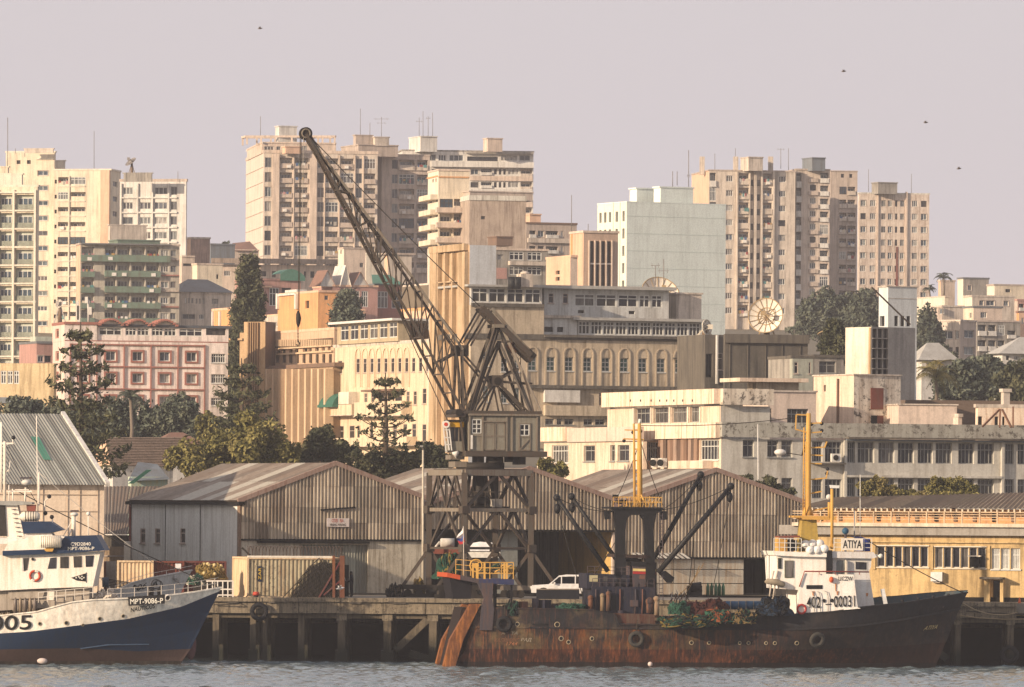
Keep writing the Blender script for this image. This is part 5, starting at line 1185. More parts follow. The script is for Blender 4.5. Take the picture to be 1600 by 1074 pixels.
def crown_pts(lobes,n,rs,shell=.5):
 """points in many small clumps that together fill the lobes (cx,cy,cz,rx,ry,rz), with gaps between and sprays sticking out"""
 sub=[]
 for l in lobes:
  k=max(9,int(14*(l[3]*l[5])**.4))
  for _ in range(k):
   d=rs.normal(size=3);d/=np.linalg.norm(d);q=rs.uniform(.45,.98);f=rs.uniform(.22,.46)
   sub.append((l[0]+d[0]*l[3]*q,l[1]+d[1]*l[4]*q,l[2]+d[2]*l[5]*q,l[3]*f,l[4]*f,l[5]*f*1.05))
  sub.append((l[0],l[1],l[2],l[3]*.6,l[4]*.6,l[5]*.6))
 S=np.array(sub);w=(S[:,3]*S[:,5])**.9;k=rs.choice(len(S),n,p=w/w.sum());L=S[k]
 d=rs.normal(size=(n,3));d/=np.linalg.norm(d,axis=1)[:,None];r=shell+(1.0-shell)*rs.uniform(0,1,n)**.6;far=rs.uniform(0,1,n)<.08;r[far]*=rs.uniform(1.1,1.5,far.sum())
 return L[:,:3]+d*L[:,3:6]*r[:,None]
def tree(label,px,base,Y,lobes,m=LEAF,n=2600,size=.34,name='broadleaf_tree',cat='tree',group=None,trunk=.22,seed=0):
 """lobes: (px, py, half width px, half height px) in the photograph at distance Y"""
 rs=np.random.default_rng(seed+int(px)*7+int(base));c=P(px,base,Y);c.z=min(c.z,ground(Y)+.3)if Y>600 else c.z
 t=thing(name,label,cat,c,group)
 L=[]
 for(x,y,hw,hh)in lobes:
  q=P(x,y,Y);dy=rs.uniform(-.35,.35)*m2(hw,Y);L.append((q.x-c.x,dy,q.z-c.z,m2(hw,Y),m2(hw,Y)*.8,m2(hh,Y)))
 v,f=cards(crown_pts(L,n,rs),size,rs);fastmesh('crown',v,f,m,parent=t)
 mb=MB();top=max(L,key=lambda l:l[2]);cx_=np.mean([l[0]for l in L])
 j=Vector((cx_*.4,0,min(l[2]-l[5]*.6 for l in L)if L else 2))+c
 if j.z<c.z+.5:j.z=c.z+.5
 mb.tube([c,c.lerp(j,.5)+Vector((.1,0,0)),j],[trunk*1.3,trunk,trunk*.8],BARK,8)
 for l in L:mb.tube([j,j.lerp(c+Vector(l[:3]),.5)+Vector((0,0,.3)),c+Vector(l[:3])+Vector((0,0,l[5]*.3))],[trunk*.6,trunk*.35,trunk*.12],BARK,6)
 mb.build('trunk',t);return t
def araucaria(label,px,base,top,Y,hw,m=LEAFD,tiers=13,start=.12,dense=1.,cone=1.,tuft=.5,curve=.35,name='norfolk_pine',inner=.22):
 rs=np.random.default_rng(int(px*3+top));c=P(px,base,Y);tp=P(px,top,Y);Hh=tp.z-c.z;R=m2(hw,Y)
 t=thing(name,label,'tree',c);mb=MB();mb.tube([c,c+Vector((.1,0,Hh*.5)),c+Vector((0,0,Hh))],[.28,.2,.05],BARK,8);mb.build('trunk',t)
 pts=[];bm=MB()
 for i in range(tiers):
  s=start+(1-start)*(i/tiers);r=R*(1-s)**cone*rs.uniform(.85,1.12)+.25;nb=6;a0=rs.uniform(0,6.28)
  for k in range(nb):
   a=a0+k*2*math.pi/nb+rs.normal()*.15;rr=r*rs.uniform(.68,1.22);d=Vector((math.cos(a),math.sin(a),0));b0=c+Vector((0,0,Hh*s))
   br=[b0+d*rr*q+Vector((0,0,rr*curve*(q**1.8)-rr*.10*q))for q in(0,.35,.7,1)]
   bm.tube(br,[.07,.05,.04,.02],BARK,4,cap=False)
   for q in np.linspace(inner,1,max(2,int(rr/(.42/dense)))):
    w_=rr*.22*q if rr>1.5 else.1
    for sd in((-1,0,1)if q>.5 else(0,)):
     p_=b0+d*rr*q+Vector((-d.y,d.x,0))*sd*w_*1.3+Vector((0,0,rr*curve*(q**1.8)-rr*.10*q));pts.append((p_.x,p_.y,p_.z+.12))
 bm.build('branches',t,kind='stuff')
 P0=np.array(pts);k=int(9*dense)+3;cen=np.repeat(P0,k,0)+rs.normal(size=(len(P0)*k,3))*np.array([tuft*.34,tuft*.34,tuft*.42])
 cen-=np.array(c[:]);v,f=cards(cen,.26*(.7+tuft*.6),rs,0,2.2);fastmesh('foliage',v,f,m,parent=t);return t
def palm(label,px,base,top,Y,fr_px,m=LEAFB,nf=16,group=None):
 rs=np.random.default_rng(int(px));c=P(px,base,Y);tp=P(px,top,Y);t=thing('palm_tree',label,'palm tree',c,group)
 mb=MB();mb.tube([c,c.lerp(tp,.5)+Vector((.15,0,0)),tp],[.26,.18,.15],BARKL,8);mb.build('trunk',t)
 R=m2(fr_px,Y);vs_,fs=[],[];mbm=MB();n=12
 for i in range(n):
  q0,q1=i/n,(i+1)/n;z=lambda q:R*(.42*math.sin(q*2.2)-.55*q*q)
  mbm.bar((R*q0,0,z(q0)),(R*q1,0,z(q1)),.05,m)
  for sd in(-1,1):
   for e in(0,.5):
    qq=q0+e/n;w_=R*.30*math.sin(math.pi*min(1,qq*.85+.12))+.05
    mbm.face([(R*qq,0,z(qq)),(R*qq+.10,0,z(qq)),(R*qq+w_*.55,sd*w_,z(qq)-w_*.45)],m)
 me=mbm.mesh('frond')
 for i in range(nf):
  o=inst(me,'frond',tp,t);o.rotation_euler=(rs.normal()*.25,rs.uniform(-.9,.55),i*2.4);o.scale=(rs.uniform(.8,1.1),)*3
 return t
araucaria('dark layered pine standing before the pink block, its tufted branches spread wide',124,780,503,580,76,tiers=9,start=.1,dense=.62,cone=.75,tuft=.5,curve=.4,inner=.35)
araucaria('tall dense dark conifer rising behind the finned concrete block',388,700,397,860,42,tiers=26,start=.02,dense=1.7,cone=.62,tuft=.75,curve=.12,name='tall_conifer')
araucaria('dark open pine in front of the finned concrete block',376,760,560,640,58,tiers=8,start=.1,dense=.6,cone=.6,tuft=.5,curve=.4,inner=.45)
araucaria('slender pine with candle like tufts before the cream corner building',601,760,582,600,52,tiers=7,start=.15,dense=.42,cone=.65,tuft=.32,curve=.45,inner=.5)
araucaria('small grey conifer between the orange house and the crane jib',543,520,455,900,24,m=LEAFB,tiers=11,start=.05,dense=1.2,cone=.6,tuft=.6)
araucaria('small dark conifer beside the concrete stair tower',1303,565,503,730,19,m=LEAFD,tiers=13,start=.02,dense=1.4,cone=.7,tuft=.5,curve=.15)
tree('big olive green tree behind the left gabled warehouse',370,790,600,[(300,722,42,30),(345,705,45,34),(395,690,48,38),(430,715,40,34),(350,745,70,26),(425,748,50,22)],LEAF,22000,.27)
tree('leafy tree between the ribbed hall and the cream corner building',500,790,605,[(500,685,24,26),(525,708,28,28),(485,715,30,30),(520,738,40,20)],LEAFD,9500,.25)
tree('dark tree behind the crane foot of the cream corner building',620,790,600,[(575,722,22,20),(625,720,34,20),(665,712,28,22),(690,722,26,16),(600,742,40,16)],LEAFD,12000,.25)
tree('broad bluish tree below the pink block, left of the palm',160,745,700,[(60,648,50,24),(30,640,34,20),(120,660,40,34),(170,650,36,32),(150,690,60,34)],LEAFB,13000,.31)
tree('bluish tree below the pink block, right of the palm',250,745,720,[(225,665,34,36),(262,655,28,38),(285,640,24,26),(300,680,40,30),(240,700,50,26)],LEAFB,14000,.31)
tree('tree crown with pale top before the pink block',335,745,710,[(325,665,24,26),(345,690,30,30),(310,700,30,24)],LEAF,6500,.28)
palm('palm tree with a pale straight trunk below the pink block',204,720,622,690,22,nf=18)
tree('bush behind the middle warehouse ridge, left of the office building',864,790,590,[(855,728,12,18),(868,738,18,14),(850,748,14,12)],LEAF,1600,.3,name='bush',cat='bush')
tree('dark green bush above the right warehouse gable',1185,830,570,[(1166,752,12,10),(1198,760,16,14),(1222,772,20,12),(1190,776,30,12)],LEAFD,2600,.3,name='bush',cat='bush')
tree('yellowish bush before the office windows, left of the pair',1390,830,570,[(1355,764,16,16),(1385,768,24,16),(1372,752,12,10),(1415,778,24,10),(1440,778,20,10)],LEAFY,7000,.2,name='bush',cat='bush')
tree('greener bush before the office windows, right of the pair',1490,830,572,[(1462,762,16,16),(1492,760,22,18),(1515,768,16,14),(1490,778,40,10)],LEAF,7000,.2,name='bush',cat='bush')
tree('green scrub seen through the open bay of the middle warehouse',735,900,572,[(700,850,30,26),(740,848,34,24),(775,850,24,24),(720,880,50,20)],LEAF,3600,.32,name='bush',cat='bush')
tree('dark bluish tree mass at the foot of the middle brown tower',1290,560,1150,[(1270,492,24,22),(1300,478,30,30),(1330,488,26,30),(1300,510,60,22)],LEAFB,13000,.5)
tree('dark bluish tree mass left of the plain white block',1350,560,1120,[(1352,480,24,26),(1375,490,20,26),(1355,510,40,20)],LEAFB,8000,.5)
for i,(x,y,hw,hh,lab)in enumerate(((1450,520,24,44,'tall dark tree right of the plain white block'),(1500,598,46,36,'dark hillside tree behind the palm'),(1545,590,50,34,'dark hillside tree between the two white bungalows'),(1600,600,46,40,'dark hillside tree at the right edge'),(1465,570,30,34,'bluish tree behind the left white bungalow'),(1545,565,20,14,'small tree left of the right white bungalow'))):
 tree(lab,x,y+hh+14,(1090,800,815,790,985,905)[i],[(x-hw*.4,y,hw*.6,hh*.8),(x+hw*.4,y+3,hw*.6,hh*.8),(x,y-hh*.3,hw*.6,hh*.7),(x,y+hh*.5,hw,hh*.6)],LEAFB if i!=3 else LEAFD,9000,.4,group=None)
palm('large palm with drooping fronds beside the left white bungalow',1462,640,590,760,42,m=LEAFY,nf=22)
palm('palm on the skyline right of the shortest tower',1474,470,434,1280,15,nf=16)
palm('second smaller palm on the skyline left of the first',1452,480,452,1290,12,nf=14)
tree('grey green scrub between the houses left of the tall dark conifer',345,400,1330,[(330,388,8,6),(352,384,7,7),(340,396,16,8)],LEAFB,900,.5,name='bush',cat='bush')
tree('dark tree behind the low houses beside the tall pale tower',640,470,1150,[(590,480,40,22),(640,478,40,24),(560,490,30,18)],LEAFB,3000,.6)
b=Building('tiled_house','house with a broad brown tiled roof behind the left warehouses','house')
fl,fr=b.block(176,640,30,728,780,WHT,L=150,R=270,cap=False,dep=8)
mb=MB();TL=mat('old_roof_tiles','8c7663',.8,.3,dcol=(.08,.06,.045),spots=.8,sc_=3);p=fr.pt;z=fr.ztop;w_=(fl.B-fl.A).length
e=[p(-.4,z,.4),p(fr.L+2,z,.4),p(fr.L+2,z,-w_-.4),p(-.4,z,-w_-.4)];r0,r1=p(0,z+2.6,-w_/2),p(fr.L+2,z+2.7,-w_/2)
for k in range(18):
 a0,a1=k/18,(k+1)/18;o=Vector((0,0,.05));mb.face([e[0].lerp(r0,a0)+o,e[1].lerp(r1,a0)+o,e[1].lerp(r1,a1),e[0].lerp(r0,a1)],TL)
mb.face([e[2],e[3],r0,r1],TL);mb.face([e[3],e[0],r0],PEACH);mb.build('tiled_roof',b.root);b.done()
b=Building('tiled_house','small pyramid roofed pavilion with red tiles above the broad tiled roof','house')
fl,fr=b.block(255,665,TH,694,740,WHT,L=247,R=305,cap=False);hip(TILE,1.1)(b,fl,fr);b.done()
b=Building('painted_shed','small blue green painted shed with swirling murals behind the left warehouse','shed')
fl,fr=b.block(205,600,TH,745,790,mat('mural_paint','9cb8b0',.8,.6,dcol=(.5,.42,.2),sc_=4),L=200,R=262,cap=False)
mb=MB();p=fr.pt;z=fr.ztop;mb.face([p(-.5,z-.4,.6),p(fr.L,z-.2,.6),p(fr.L,z+1.1,-3),p(1.5,z+1.3,-3)],BLUG);mb.face([p(-.5,z-.6,.7),p(0,z-.6,.7),p(fr.L*.5,z+.6,.7),p(fr.L*.5-.5,z+.6,.7)],GA);mb.build('roof',b.root);b.done()
# aerials on the skyline
AER=[(12,184,262,1100,(),'tall mast at the left edge above the cream slab'),(24,232,240,1284,(),'stubby aerial on the stepped cream tower'),(147,205,267,1300,(),'whip aerial behind the stepped cream tower'),(278,268,284,1270,(),'short aerial on the whitish block'),(407,182,216,1410,(),'thin aerial on the roof frame of the tallest tower'),(563,170,214,1430,(),'left aerial on the grey brown tower'),(596,183,215,1430,((.9,1.6),(.7,1.0)),'cross armed aerial on the grey brown tower'),(578,192,214,1430,(),'short aerial between the two on the grey brown tower'),(655,184,214,1450,((.8,.7),),'first aerial of the cluster above the wide whitish block'),(661,174,214,1450,(),'second aerial of the cluster above the wide whitish block'),(669,182,213,1450,((.9,.5),),'third aerial of the cluster above the wide whitish block'),(676,176,213,1450,(),'rightmost aerial of the cluster above the wide whitish block'),(893,305,364,905,(),'white mast on the peach office block'),(919,350,364,905,(),'short aerial on the peach office block'),(1051,268,292,1010,(),'left aerial on the mint building'),(1058,268,290,1010,(),'middle aerial on the mint building'),(1076,235,292,1010,((.3,.25),),'lattice mast on the mint building'),(1149,232,262,1404,(),'thin aerial left of the first rooftop room'),(1220,232,264,1404,((.95,.8),),'aerial with a wire right of the first rooftop room'),(1232,232,266,1404,(),'aerial before the chimney of the brown tower'),(1117,240,268,1404,(),'faint aerial over the left shoulder of the brown tower'),(1357,265,300,1498,(),'left aerial on the weathered pale tower'),(1424,272,302,1498,(),'right aerial on the weathered pale tower'),(1037,405,446,750,((.55,.6),),'aerial beside the large pale dish'),(1024,415,446,750,((1,.5),),'bent aerial left of the large pale dish')]
for x,y0,y1,Y,arms,lab in AER:aerial(x,y0,y1,Y,.06 if Y>1000 else.05,lab,arms)
t=thing('telecom_mast','white telecom mast with panel antennas on the pink block roof','mast',P(138,506,803));mb=MB();mb.cyl(P(138,508,803),P(138,468,803),.12,WHT,8);mb.build('pole',t)
for dx,y0,y1 in((-17,472,500),(-3,464,474),(3,480,492),(-15,478,505)):mb=MB();q0,q1=P(138+dx,y1,802.5),P(138+dx,y0,802.5);mb.bar(q0,q1,.34,WHT);mb.build('panel_antenna',t)
mb=MB();mb.cyl(P(122,508,803),P(122,470,803),.1,WHT,6);mb.build('pole',t)
# harbour crane
STL=mat('crane_steel','443e36',.6,.6,dcol=(.07,.04,.025),rough=.65,sc_=3);STLL=mat('crane_steel_pale','787062',.5,.6,dcol=(.12,.07,.04),rough=.6,sc_=3)
STLD=flat('crane_steel_dark','241f1a',.7);HOUSE=mat('crane_house','7c786a',.5,.6,dcol=(.13,.10,.07),sc_=2,spots=.2);CYEL=flat('crane_yellow','c8992a',.5)
cr=thing('harbour_crane','tall rusty lattice dock crane with a grey machine house on a steel portal','crane',P(750,934,508))
pa=math.radians(28.7);c3=P(725,850,506);cc=Vector((c3.x,c3.y));S_=5.48
pr_=cc+Vector((math.cos(pa),math.sin(pa)))*S_;pl_=cc+Vector((-math.sin(pa),math.cos(pa)))*S_*.98;pb_=pr_+pl_-cc
FLc,FRc,FBr,FBl=Face(pl_,cc),Face(cc,pr_),Face(pl_,pb_),Face(pb_,pr_)
def zpx(py,Y=508,px=750):return zat(px,py,Y)
zt,zm,zl2,zb=zpx(739),zpx(797),zpx(857),zpx(916)
def ring(z,w_,h,m,nm):
 mb=MB()
 for a,b_ in((pl_,cc),(cc,pr_),(pr_,pb_),(pb_,pl_)):
  mb2=MB();mb2.bar((a.x,a.y,z),(b_.x,b_.y,z),w_,m,h);mb2.build(nm,cr)
ring(zt,.35,.42,STLL,'ring_beam');ring(zm,.25,.26,STLL,'ring_beam');ring(zl2,.16,.16,STL,'ring_beam')
for p_ in(pl_,cc,pr_,pb_):
 mb=MB();mb.bar((p_.x,p_.y,zb-.3),(p_.x,p_.y,zt),.42 if p_ is not pb_ else.36,STL,.42);mb.build('leg',cr)
 for z in(zm,zl2):mb=MB();mb.box((p_.x,p_.y,z),(.62,.62,.55),STL,pa);mb.build('gusset',cr)
def strut(a,b_,w_=.2,m=STL,nm='brace'):mb=MB();mb.bar(a,b_,w_,m);mb.build(nm,cr)
for fc,(z0,z1,z2)in((FRc,(zl2,zm,zt)),(FLc,(zl2,zm,zt)),(FBr,(zl2,zm,zt)),(FBl,(zl2,zm,zt))):
 p=fc.pt;h=fc.L/2
 strut(p(.2,z0,0),p(h-.2,z1-.15,0));strut(p(fc.L-.2,z0,0),p(h+.2,z1-.15,0))
 if fc in(FRc,FBl):strut(p(.2,z1+.2,0),p(h-.2,z2-.2,0));strut(p(fc.L-.2,z1+.2,0),p(h+.2,z2-.2,0))
 else:
  for i in range(1,4):strut(p(fc.L*i/4,z1,0),p(fc.L*i/4,z2,0),.15)
  for i in range(4):strut(p(fc.L*i/4,z2 if i%2 else z1,0),p(fc.L*(i+1)/4,z1 if i%2 else z2,0),.13)
for k,(p_,m)in enumerate(((pl_,STLD),(pr_,STLL),(cc,STLD),(pb_,STLD))):
 x,y=p_;hw=1.85
 for s in(-1,1):strut((x,y,zl2-.1),(x+s*hw,y,zb),.24)
 mb=MB();mb.box((x,y,zb-.12),(hw*2+.7,.45,.34),m);mb.build('bogie_beam',cr)
 if k in(0,2,3):
  mb=MB();mb.box((x,y,zb-.75),(hw*2+.5,.5,.30),STLD);mb.build('bogie_beam',cr)
  for i in range(4):strut((x-hw+i*hw*.667,y,zb-.75),(x-hw+i*hw*.667,y,zb-.1),.16)
 for s in(-1.5,-.7,.7,1.5):
  mb=MB();mb.cyl((x+s,y-.15,ZQ+.3),(x+s,y+.15,ZQ+.3),.3,STLD,12);mb.build('wheel',cr)
ctr=(pl_+pr_)/2
for i in range(4):a=i*1.57+pa;strut((ctr.x+math.cos(a)*1.2,ctr.y+math.sin(a)*1.2,zm),(ctr.x+math.cos(a)*.8,ctr.y+math.sin(a)*.8,zt+.2),.25,STLD)
mb=MB();mb.cyl((ctr.x,ctr.y,zm+.1),(ctr.x,ctr.y,zt+.2),.45,STLD,12);mb.build('king_post',cr)
mb=MB();mb.box((ctr.x,ctr.y,zm+.2),(3.2,3.2,.12),STLD,pa);mb.build('inner_platform',cr)
mb=MB();mb.cyl((ctr.x-.9,ctr.y-.9,zm+.6),(ctr.x+.6,ctr.y-.9,zm+.6),.38,STLD,12);mb.box((ctr.x+1.1,ctr.y-.9,zm+.5),(.8,.7,.6),CONC,pa);mb.build('winch',cr)
for i in range(6):strut((ctr.x-1.9+i*.76,ctr.y-1.7,zm+.2),(ctr.x-1.9+i*.76,ctr.y-1.7,zm+1.3),.05)
strut((ctr.x-1.9,ctr.y-1.7,zm+1.3),(ctr.x+1.9,ctr.y-1.7,zm+1.3),.06)
mb=MB();mb.cyl((ctr.x,ctr.y,zt+.2),(ctr.x,ctr.y,zt+.75),1.75,STLD,28);mb.build('slewing_ring',cr)
mb=MB();mb.box((ctr.x,ctr.y,zt+.24),(5.0,5.0,.1),STL,pa);mb.build('top_platform',cr)
ha=math.radians(12);U0=ctr-Vector((math.cos(ha),math.sin(ha)))*30;UF=Face(U0,ctr+Vector((math.cos(ha),math.sin(ha)))*20)
def cp(px,py,o=0.):u,z=UF.uz(px,py);return UF.pt(u,z,o)
def pair(x0,y0,x1,y1,o0,o1,w_=.2,m=STL,nm='chord'):
 for s in(-1,1):strut(cp(x0,y0,s*o0),cp(x1,y1,s*o1),w_,m,nm)
zf0,zf1=cp(780,714).z,cp(780,705.5).z;ua,ub=UF.uz(727,700)[0],UF.uz(836,700)[0];HW=1.75
mb=MB();UF.box(mb,ua-.35,ub+.5,zf0,zf1,-HW-.15,HW+.15,STL);mb.build('floor_beam',cr)
for(x0,x1,y0,y1,o)in((706,726,722,731,1.2),(700,722,712,719,.9),(742,752,714,728,1.0),(770,782,714,730,.6),(806,816,714,726,1.2),(790,800,714,722,-.5)):
 mb=MB();UF.pbox(mb,x0,x1,y0,y1,-o,o,STLL if x0<730 else STLD,rx=780);mb.build('machinery_block',cr)
mb=MB();q=cp(757,722,.9);mb.cyl(q,q+Vector((1.1,.2,0)),.5,STLD,14);mb.build('drum',cr)
hz0,hz1=zf1+.02,cp(780,650.5).z
fh=Face(UF.pt(ua,0,HW).to_2d(),UF.pt(ub,0,HW).to_2d());fe=Face(UF.pt(ua,0,-HW).to_2d(),UF.pt(ua,0,HW).to_2d())
def hwall(fc,holes):
 mb=MB();wall_mesh(mb,fc,hz0,hz1,holes,HOUSE);return mb.build('house_wall',cr)
holes=[]
def hwin(x0,x1,y0,y1,mx,mz,nm='window'):
 u0,z1=fh.uz(x0,y0);u1,z0=fh.uz(x1,y1);holes.append((u0,u1,z0,z1,.12));mb=MB();t_=.06
 for i in range(mx+1):u=u0+(u1-u0)*i/mx;fh.box(mb,u-t_/2,u+t_/2,z0,z1,-.05,.03,WFR)
 for i in range(mz+1):z=z0+(z1-z0)*i/mz;fh.box(mb,u0,u1,z-t_/2,z+t_/2,-.04,.025,WFR)
 o=mb.build(nm,cr);mb=MB();fh.quad(mb,u0,u1,z0,z1,-.08,G_DARK);mb.build('pane',o)
hwin(738,751.5,656,677,2,3);hwin(812.5,826.5,663.5,680.5,2,2)
hwall(fh,holes);hwall(fe,[]);mb=MB();mb.face([UF.pt(ub,hz0,-HW),UF.pt(ub,hz0,HW),UF.pt(ub,hz1,HW),UF.pt(ub,hz1,-HW)],HOUSE);mb.face([UF.pt(ua,hz0,-HW),UF.pt(ub,hz0,-HW),UF.pt(ub,hz1,-HW),UF.pt(ua,hz1,-HW)],HOUSE);mb.build('house_wall',cr)
mb=MB();UF.box(mb,ua-.15,ub+.15,hz1,hz1+.14,-HW-.2,HW+.2,STLL);mb.build('house_roof',cr)
mb=MB();UF.box(mb,ua-.5,ub+.1,hz1+.14,hz1+.36,HW-.1,HW+.1,STL);UF.box(mb,ua-.5,ub+.1,hz1+.14,hz1+.36,-HW-.1,-HW+.1,STL);mb.build('roof_beam',cr)
for x0,x1,y0,y1 in((757,772.5,661,704),(773.5,789,661,704),(811,829,661.5,704.5)):
 u0,z1=fh.uz(x0,y0);u1,z0=fh.uz(x1,y1);mb=MB();t_=.07
 if x0>800:
  for a_,b_,c_,d_ in((u0,u0+t_,z0,z1),(u1-t_,u1,z0,z1),(u0,u1,z0,z0+t_),(u0,u1,z1-t_,z1),(u0,u1,z0+.95,z0+1.02)):fh.box(mb,a_,b_,c_,d_,.003,.06,STLL)
  mb.bar(fh.pt(u0,z0,.05),fh.pt(u1,z0+.95,.05),.05,STLL)
 else:
  fh.box(mb,u0,u1,z0,z1,.003,.04,HOUSE)
  for a_,b_,c_,d_ in((u0,u0+t_,z0,z1),(u1-t_,u1,z0,z1),(u0,u1,z0,z0+t_),(u0,u1,z1-t_,z1),(u0,u1,z0+.95,z0+1.0)):fh.box(mb,a_,b_,c_,d_,.04,.07,STLL)
 mb.build('door',cr)
for x in(733.5,754,791.5,800,839):mb=MB();fh.pbox(mb,x-1.2,x+1.2,651,706,.003,.1,STLL,rx=780);mb.build('corner_post',cr)
mb=MB();fh.pbox(mb,753,791,658,660,.003,.12,STLL,rx=780);fh.pbox(mb,734,792,680.5,682,.003,.06,STLL,rx=780);mb.build('door_track',cr)
mb=MB();fh.pbox(mb,735,738,680,702,.1,.14,WHT);mb.build('white_tube',cr)
cb0,cb1=UF.uz(698,690)[0],UF.uz(722,690)[0]
mb=MB();UF.pbox(mb,699,721,690,706,-.9,.8,HOUSE,rx=715);UF.pbox(mb,700,721,659.5,668,-.95,.9,CYEL,rx=715);UF.pbox(mb,698,722,656.5,659.5,-1.0,1.0,STLD,rx=715);UF.pbox(mb,702,719,668,690,-.8,.7,G_DARK,rx=715)
for x in(700,706.5,713,719):UF.pbox(mb,x,x+1.3,668,690,.7,.8,STLL,rx=715)
mb.build('driver_cab',cr)
mb=MB()
for a_,b_ in(((688,660),(693,706)),((697,660),(702,706)),((688,660),(697,660)),((693,706),(702,706)),((690,672),(699,672)),((691,684),(700,684)),((692,695),(701,695)),((693,665),(698,704))):mb.bar(cp(*a_,.9),cp(*b_,.9),.09,WHT)
mb.build('ladder_frame',cr)
mb=MB();q=cp(692.5,663.5,1.0);mb.cyl(q,q+Vector((0,-.05,0)),.27,WHT,14);mb.cyl(q+Vector((0,-.06,0)),q+Vector((0,-.08,0)),.14,flat('sign_red_paint','b03a2a'),12);mb.build('round_sign',cr)
mb=MB();mb.cyl(cp(712,706,.9),cp(705,712,.9),.12,WHT,10,.28);mb.build('floodlight',cr)
for a_,b_ in(((714,645),(722,712)),((722,706),(716,716)),((695,706),(712,706))):strut(cp(*a_,.9),cp(*b_,.9),.16)
W_=1.55
pair(727,645,772,511,W_,.55,.2,STL);pair(733,645,779,511,W_*.5,.3,.14,STL);pair(838,646,782,511,W_,.5,.2,STLL);pair(733,645,779,536,W_,.4,.13);pair(822,645,779,536,W_,.4,.14)
pair(827,645,812,580,W_,1.1,.12);strut(cp(766,510,.9),cp(784,510,.9),.25,STLL);strut(cp(766,510,-.9),cp(784,510,-.9),.25);strut(cp(775,510,-.9),cp(775,510,.9),.3);strut(cp(783,510,-.9),cp(783,510,.9),.3)
for(x0,y0,x1,y1)in((780,534,800,534),(773,596,807,577),(773,596,828,600),(773,596,740,645),(773,596,756,645),(773,596,783,645),(773,596,816,645),(773,596,823,645),(717,548,727,645),(717,548,722,645),(717,548,684,567),(717,548,760,598),(721,536,751,483),(732,541,767,483)):
 pair(x0,y0,x1,y1,.7,.8,.13)
for x,y,w_ in((718,549,1.0),(774,596,.85)):
 for o in(-.75,.75):mb=MB();UF.box(mb,UF.uz(x,y)[0]-w_/2,UF.uz(x,y)[0]+w_/2,cp(x,y).z-.35,cp(x,y).z+.42,o-.12,o+.12,STL);mb.build('gusset_plate',cr)
 mb=MB();mb.cyl(cp(x,y,-.9),cp(x,y,.9),.28,STLD,12);mb.build('sheave',cr)
for o in(-.85,.85):
 mb=MB();mb.bar(cp(749,481,o),cp(826,556,o),.22,STL,.38);mb.build('rocker_arm',cr)
 mb=MB();mb.bar(cp(765,483,o),cp(822,548,o),.16,STLL,.22);mb.build('rocker_arm',cr)
for i in range(5):s=i/4;a_=cp(749+77*s,481+75*s,-.85);b_=cp(749+77*s,481+75*s,.85);strut(a_,b_,.14)
mb=MB();mb.bar(cp(804,536),cp(831,561),1.4,STL,.7);mb.build('counterweight',cr)
mb=MB();mb.bar(cp(796,538),cp(806,550),.9,mat('red_rust_steel','5e3a28',.6,.6),.5);mb.build('counterweight_bracket',cr)
T_=(478,209);foot=(716,643);un=(717,547)
def lo(s):return(T_[0]+(foot[0]-T_[0])*s,T_[1]+2+(foot[1]-T_[1]-2)*s)
def hi(s):x=484+(un[0]-484)*s;return(x,219+(un[1]-219)*s-9*math.sin(math.pi*s)*.55)
def ow(s):return.25+1.55*s
n=15
for i in range(n):
 s0,s1=i/n,(i+1)/n
 for sg in(-1,1):
  strut(cp(*lo(s0),sg*ow(s0)),cp(*lo(s1),sg*ow(s1)),.19,STL,'jib_chord');strut(cp(*hi(s0),sg*ow(s0)*.8),cp(*hi(s1),sg*ow(s1)*.8),.17,STLL if sg>0 else STL,'jib_chord')
  a_,b_=(lo(s0),hi(s1))if i%2 else(hi(s0),lo(s1))
  strut(cp(*a_,sg*ow(s0)),cp(*b_,sg*ow(s1)*.85),.09,STL,'jib_lacing')
 strut(cp(*lo(s1),-ow(s1)),cp(*lo(s1),ow(s1)),.1,STL,'jib_lacing');strut(cp(*lo(s0),ow(s0)),cp(*lo(s1),-ow(s1)),.08,STL,'jib_lacing')
 if i%2==0 and i>1:strut(cp(*hi(s1),-ow(s1)*.8),cp(*hi(s1),ow(s1)*.8),.12,STL,'jib_lacing');strut(cp(*lo(s1),ow(s1)),cp(*hi(s1),ow(s1)*.8),.12,STL,'jib_lacing');strut(cp(*lo(s1),-ow(s1)),cp(*hi(s1),-ow(s1)*.8),.12,STL,'jib_lacing')
pair(*foot,*un,1.7,.8,.16)
mb=MB();mb.bar(cp(*T_),cp(497,241),.5,STL,.5);mb.build('jib_head',cr)
mb=MB();mb.cyl(cp(477.5,209,-.25),cp(477.5,209,.25),.46,STLD,22);mb.build('head_sheave',cr);mb=MB();mb.torus(cp(477.5,209,.26),.3,.06,STLL,UF.n.to_3d(),18,6);mb.build('sheave_rim',cr)
mb=MB();mb.cyl(cp(709,645,-1.9),cp(709,645,1.9),.25,STLD,10);mb.box(cp(712,649),(.7,3.6,.3),STL,ha);mb.build('jib_foot',cr)
CB=flat('wire_rope','3a3630',.8)
for a_,b_,nm in(((484,214),(752,482),0),((492,232),(722,538),0),((497,240),(716,548),0),((560,345),(718,700),0),((600,425),(722,640),0),((800,540),(806,700),0),((812,548),(815,700),0)):
 rope([cp(*a_,.2),cp(*b_,.2)],.035,CB,'cable',parent=cr,sag=.15)
for dx in(0,1.6):rope([cp(469+dx,214),cp(465.8+dx,488)],.028,CB,'cable',parent=cr)
rope([cp(473,216,.3),cp(471,380,.3)],.02,flat('pale_cable','a09888'),'cable',parent=cr)
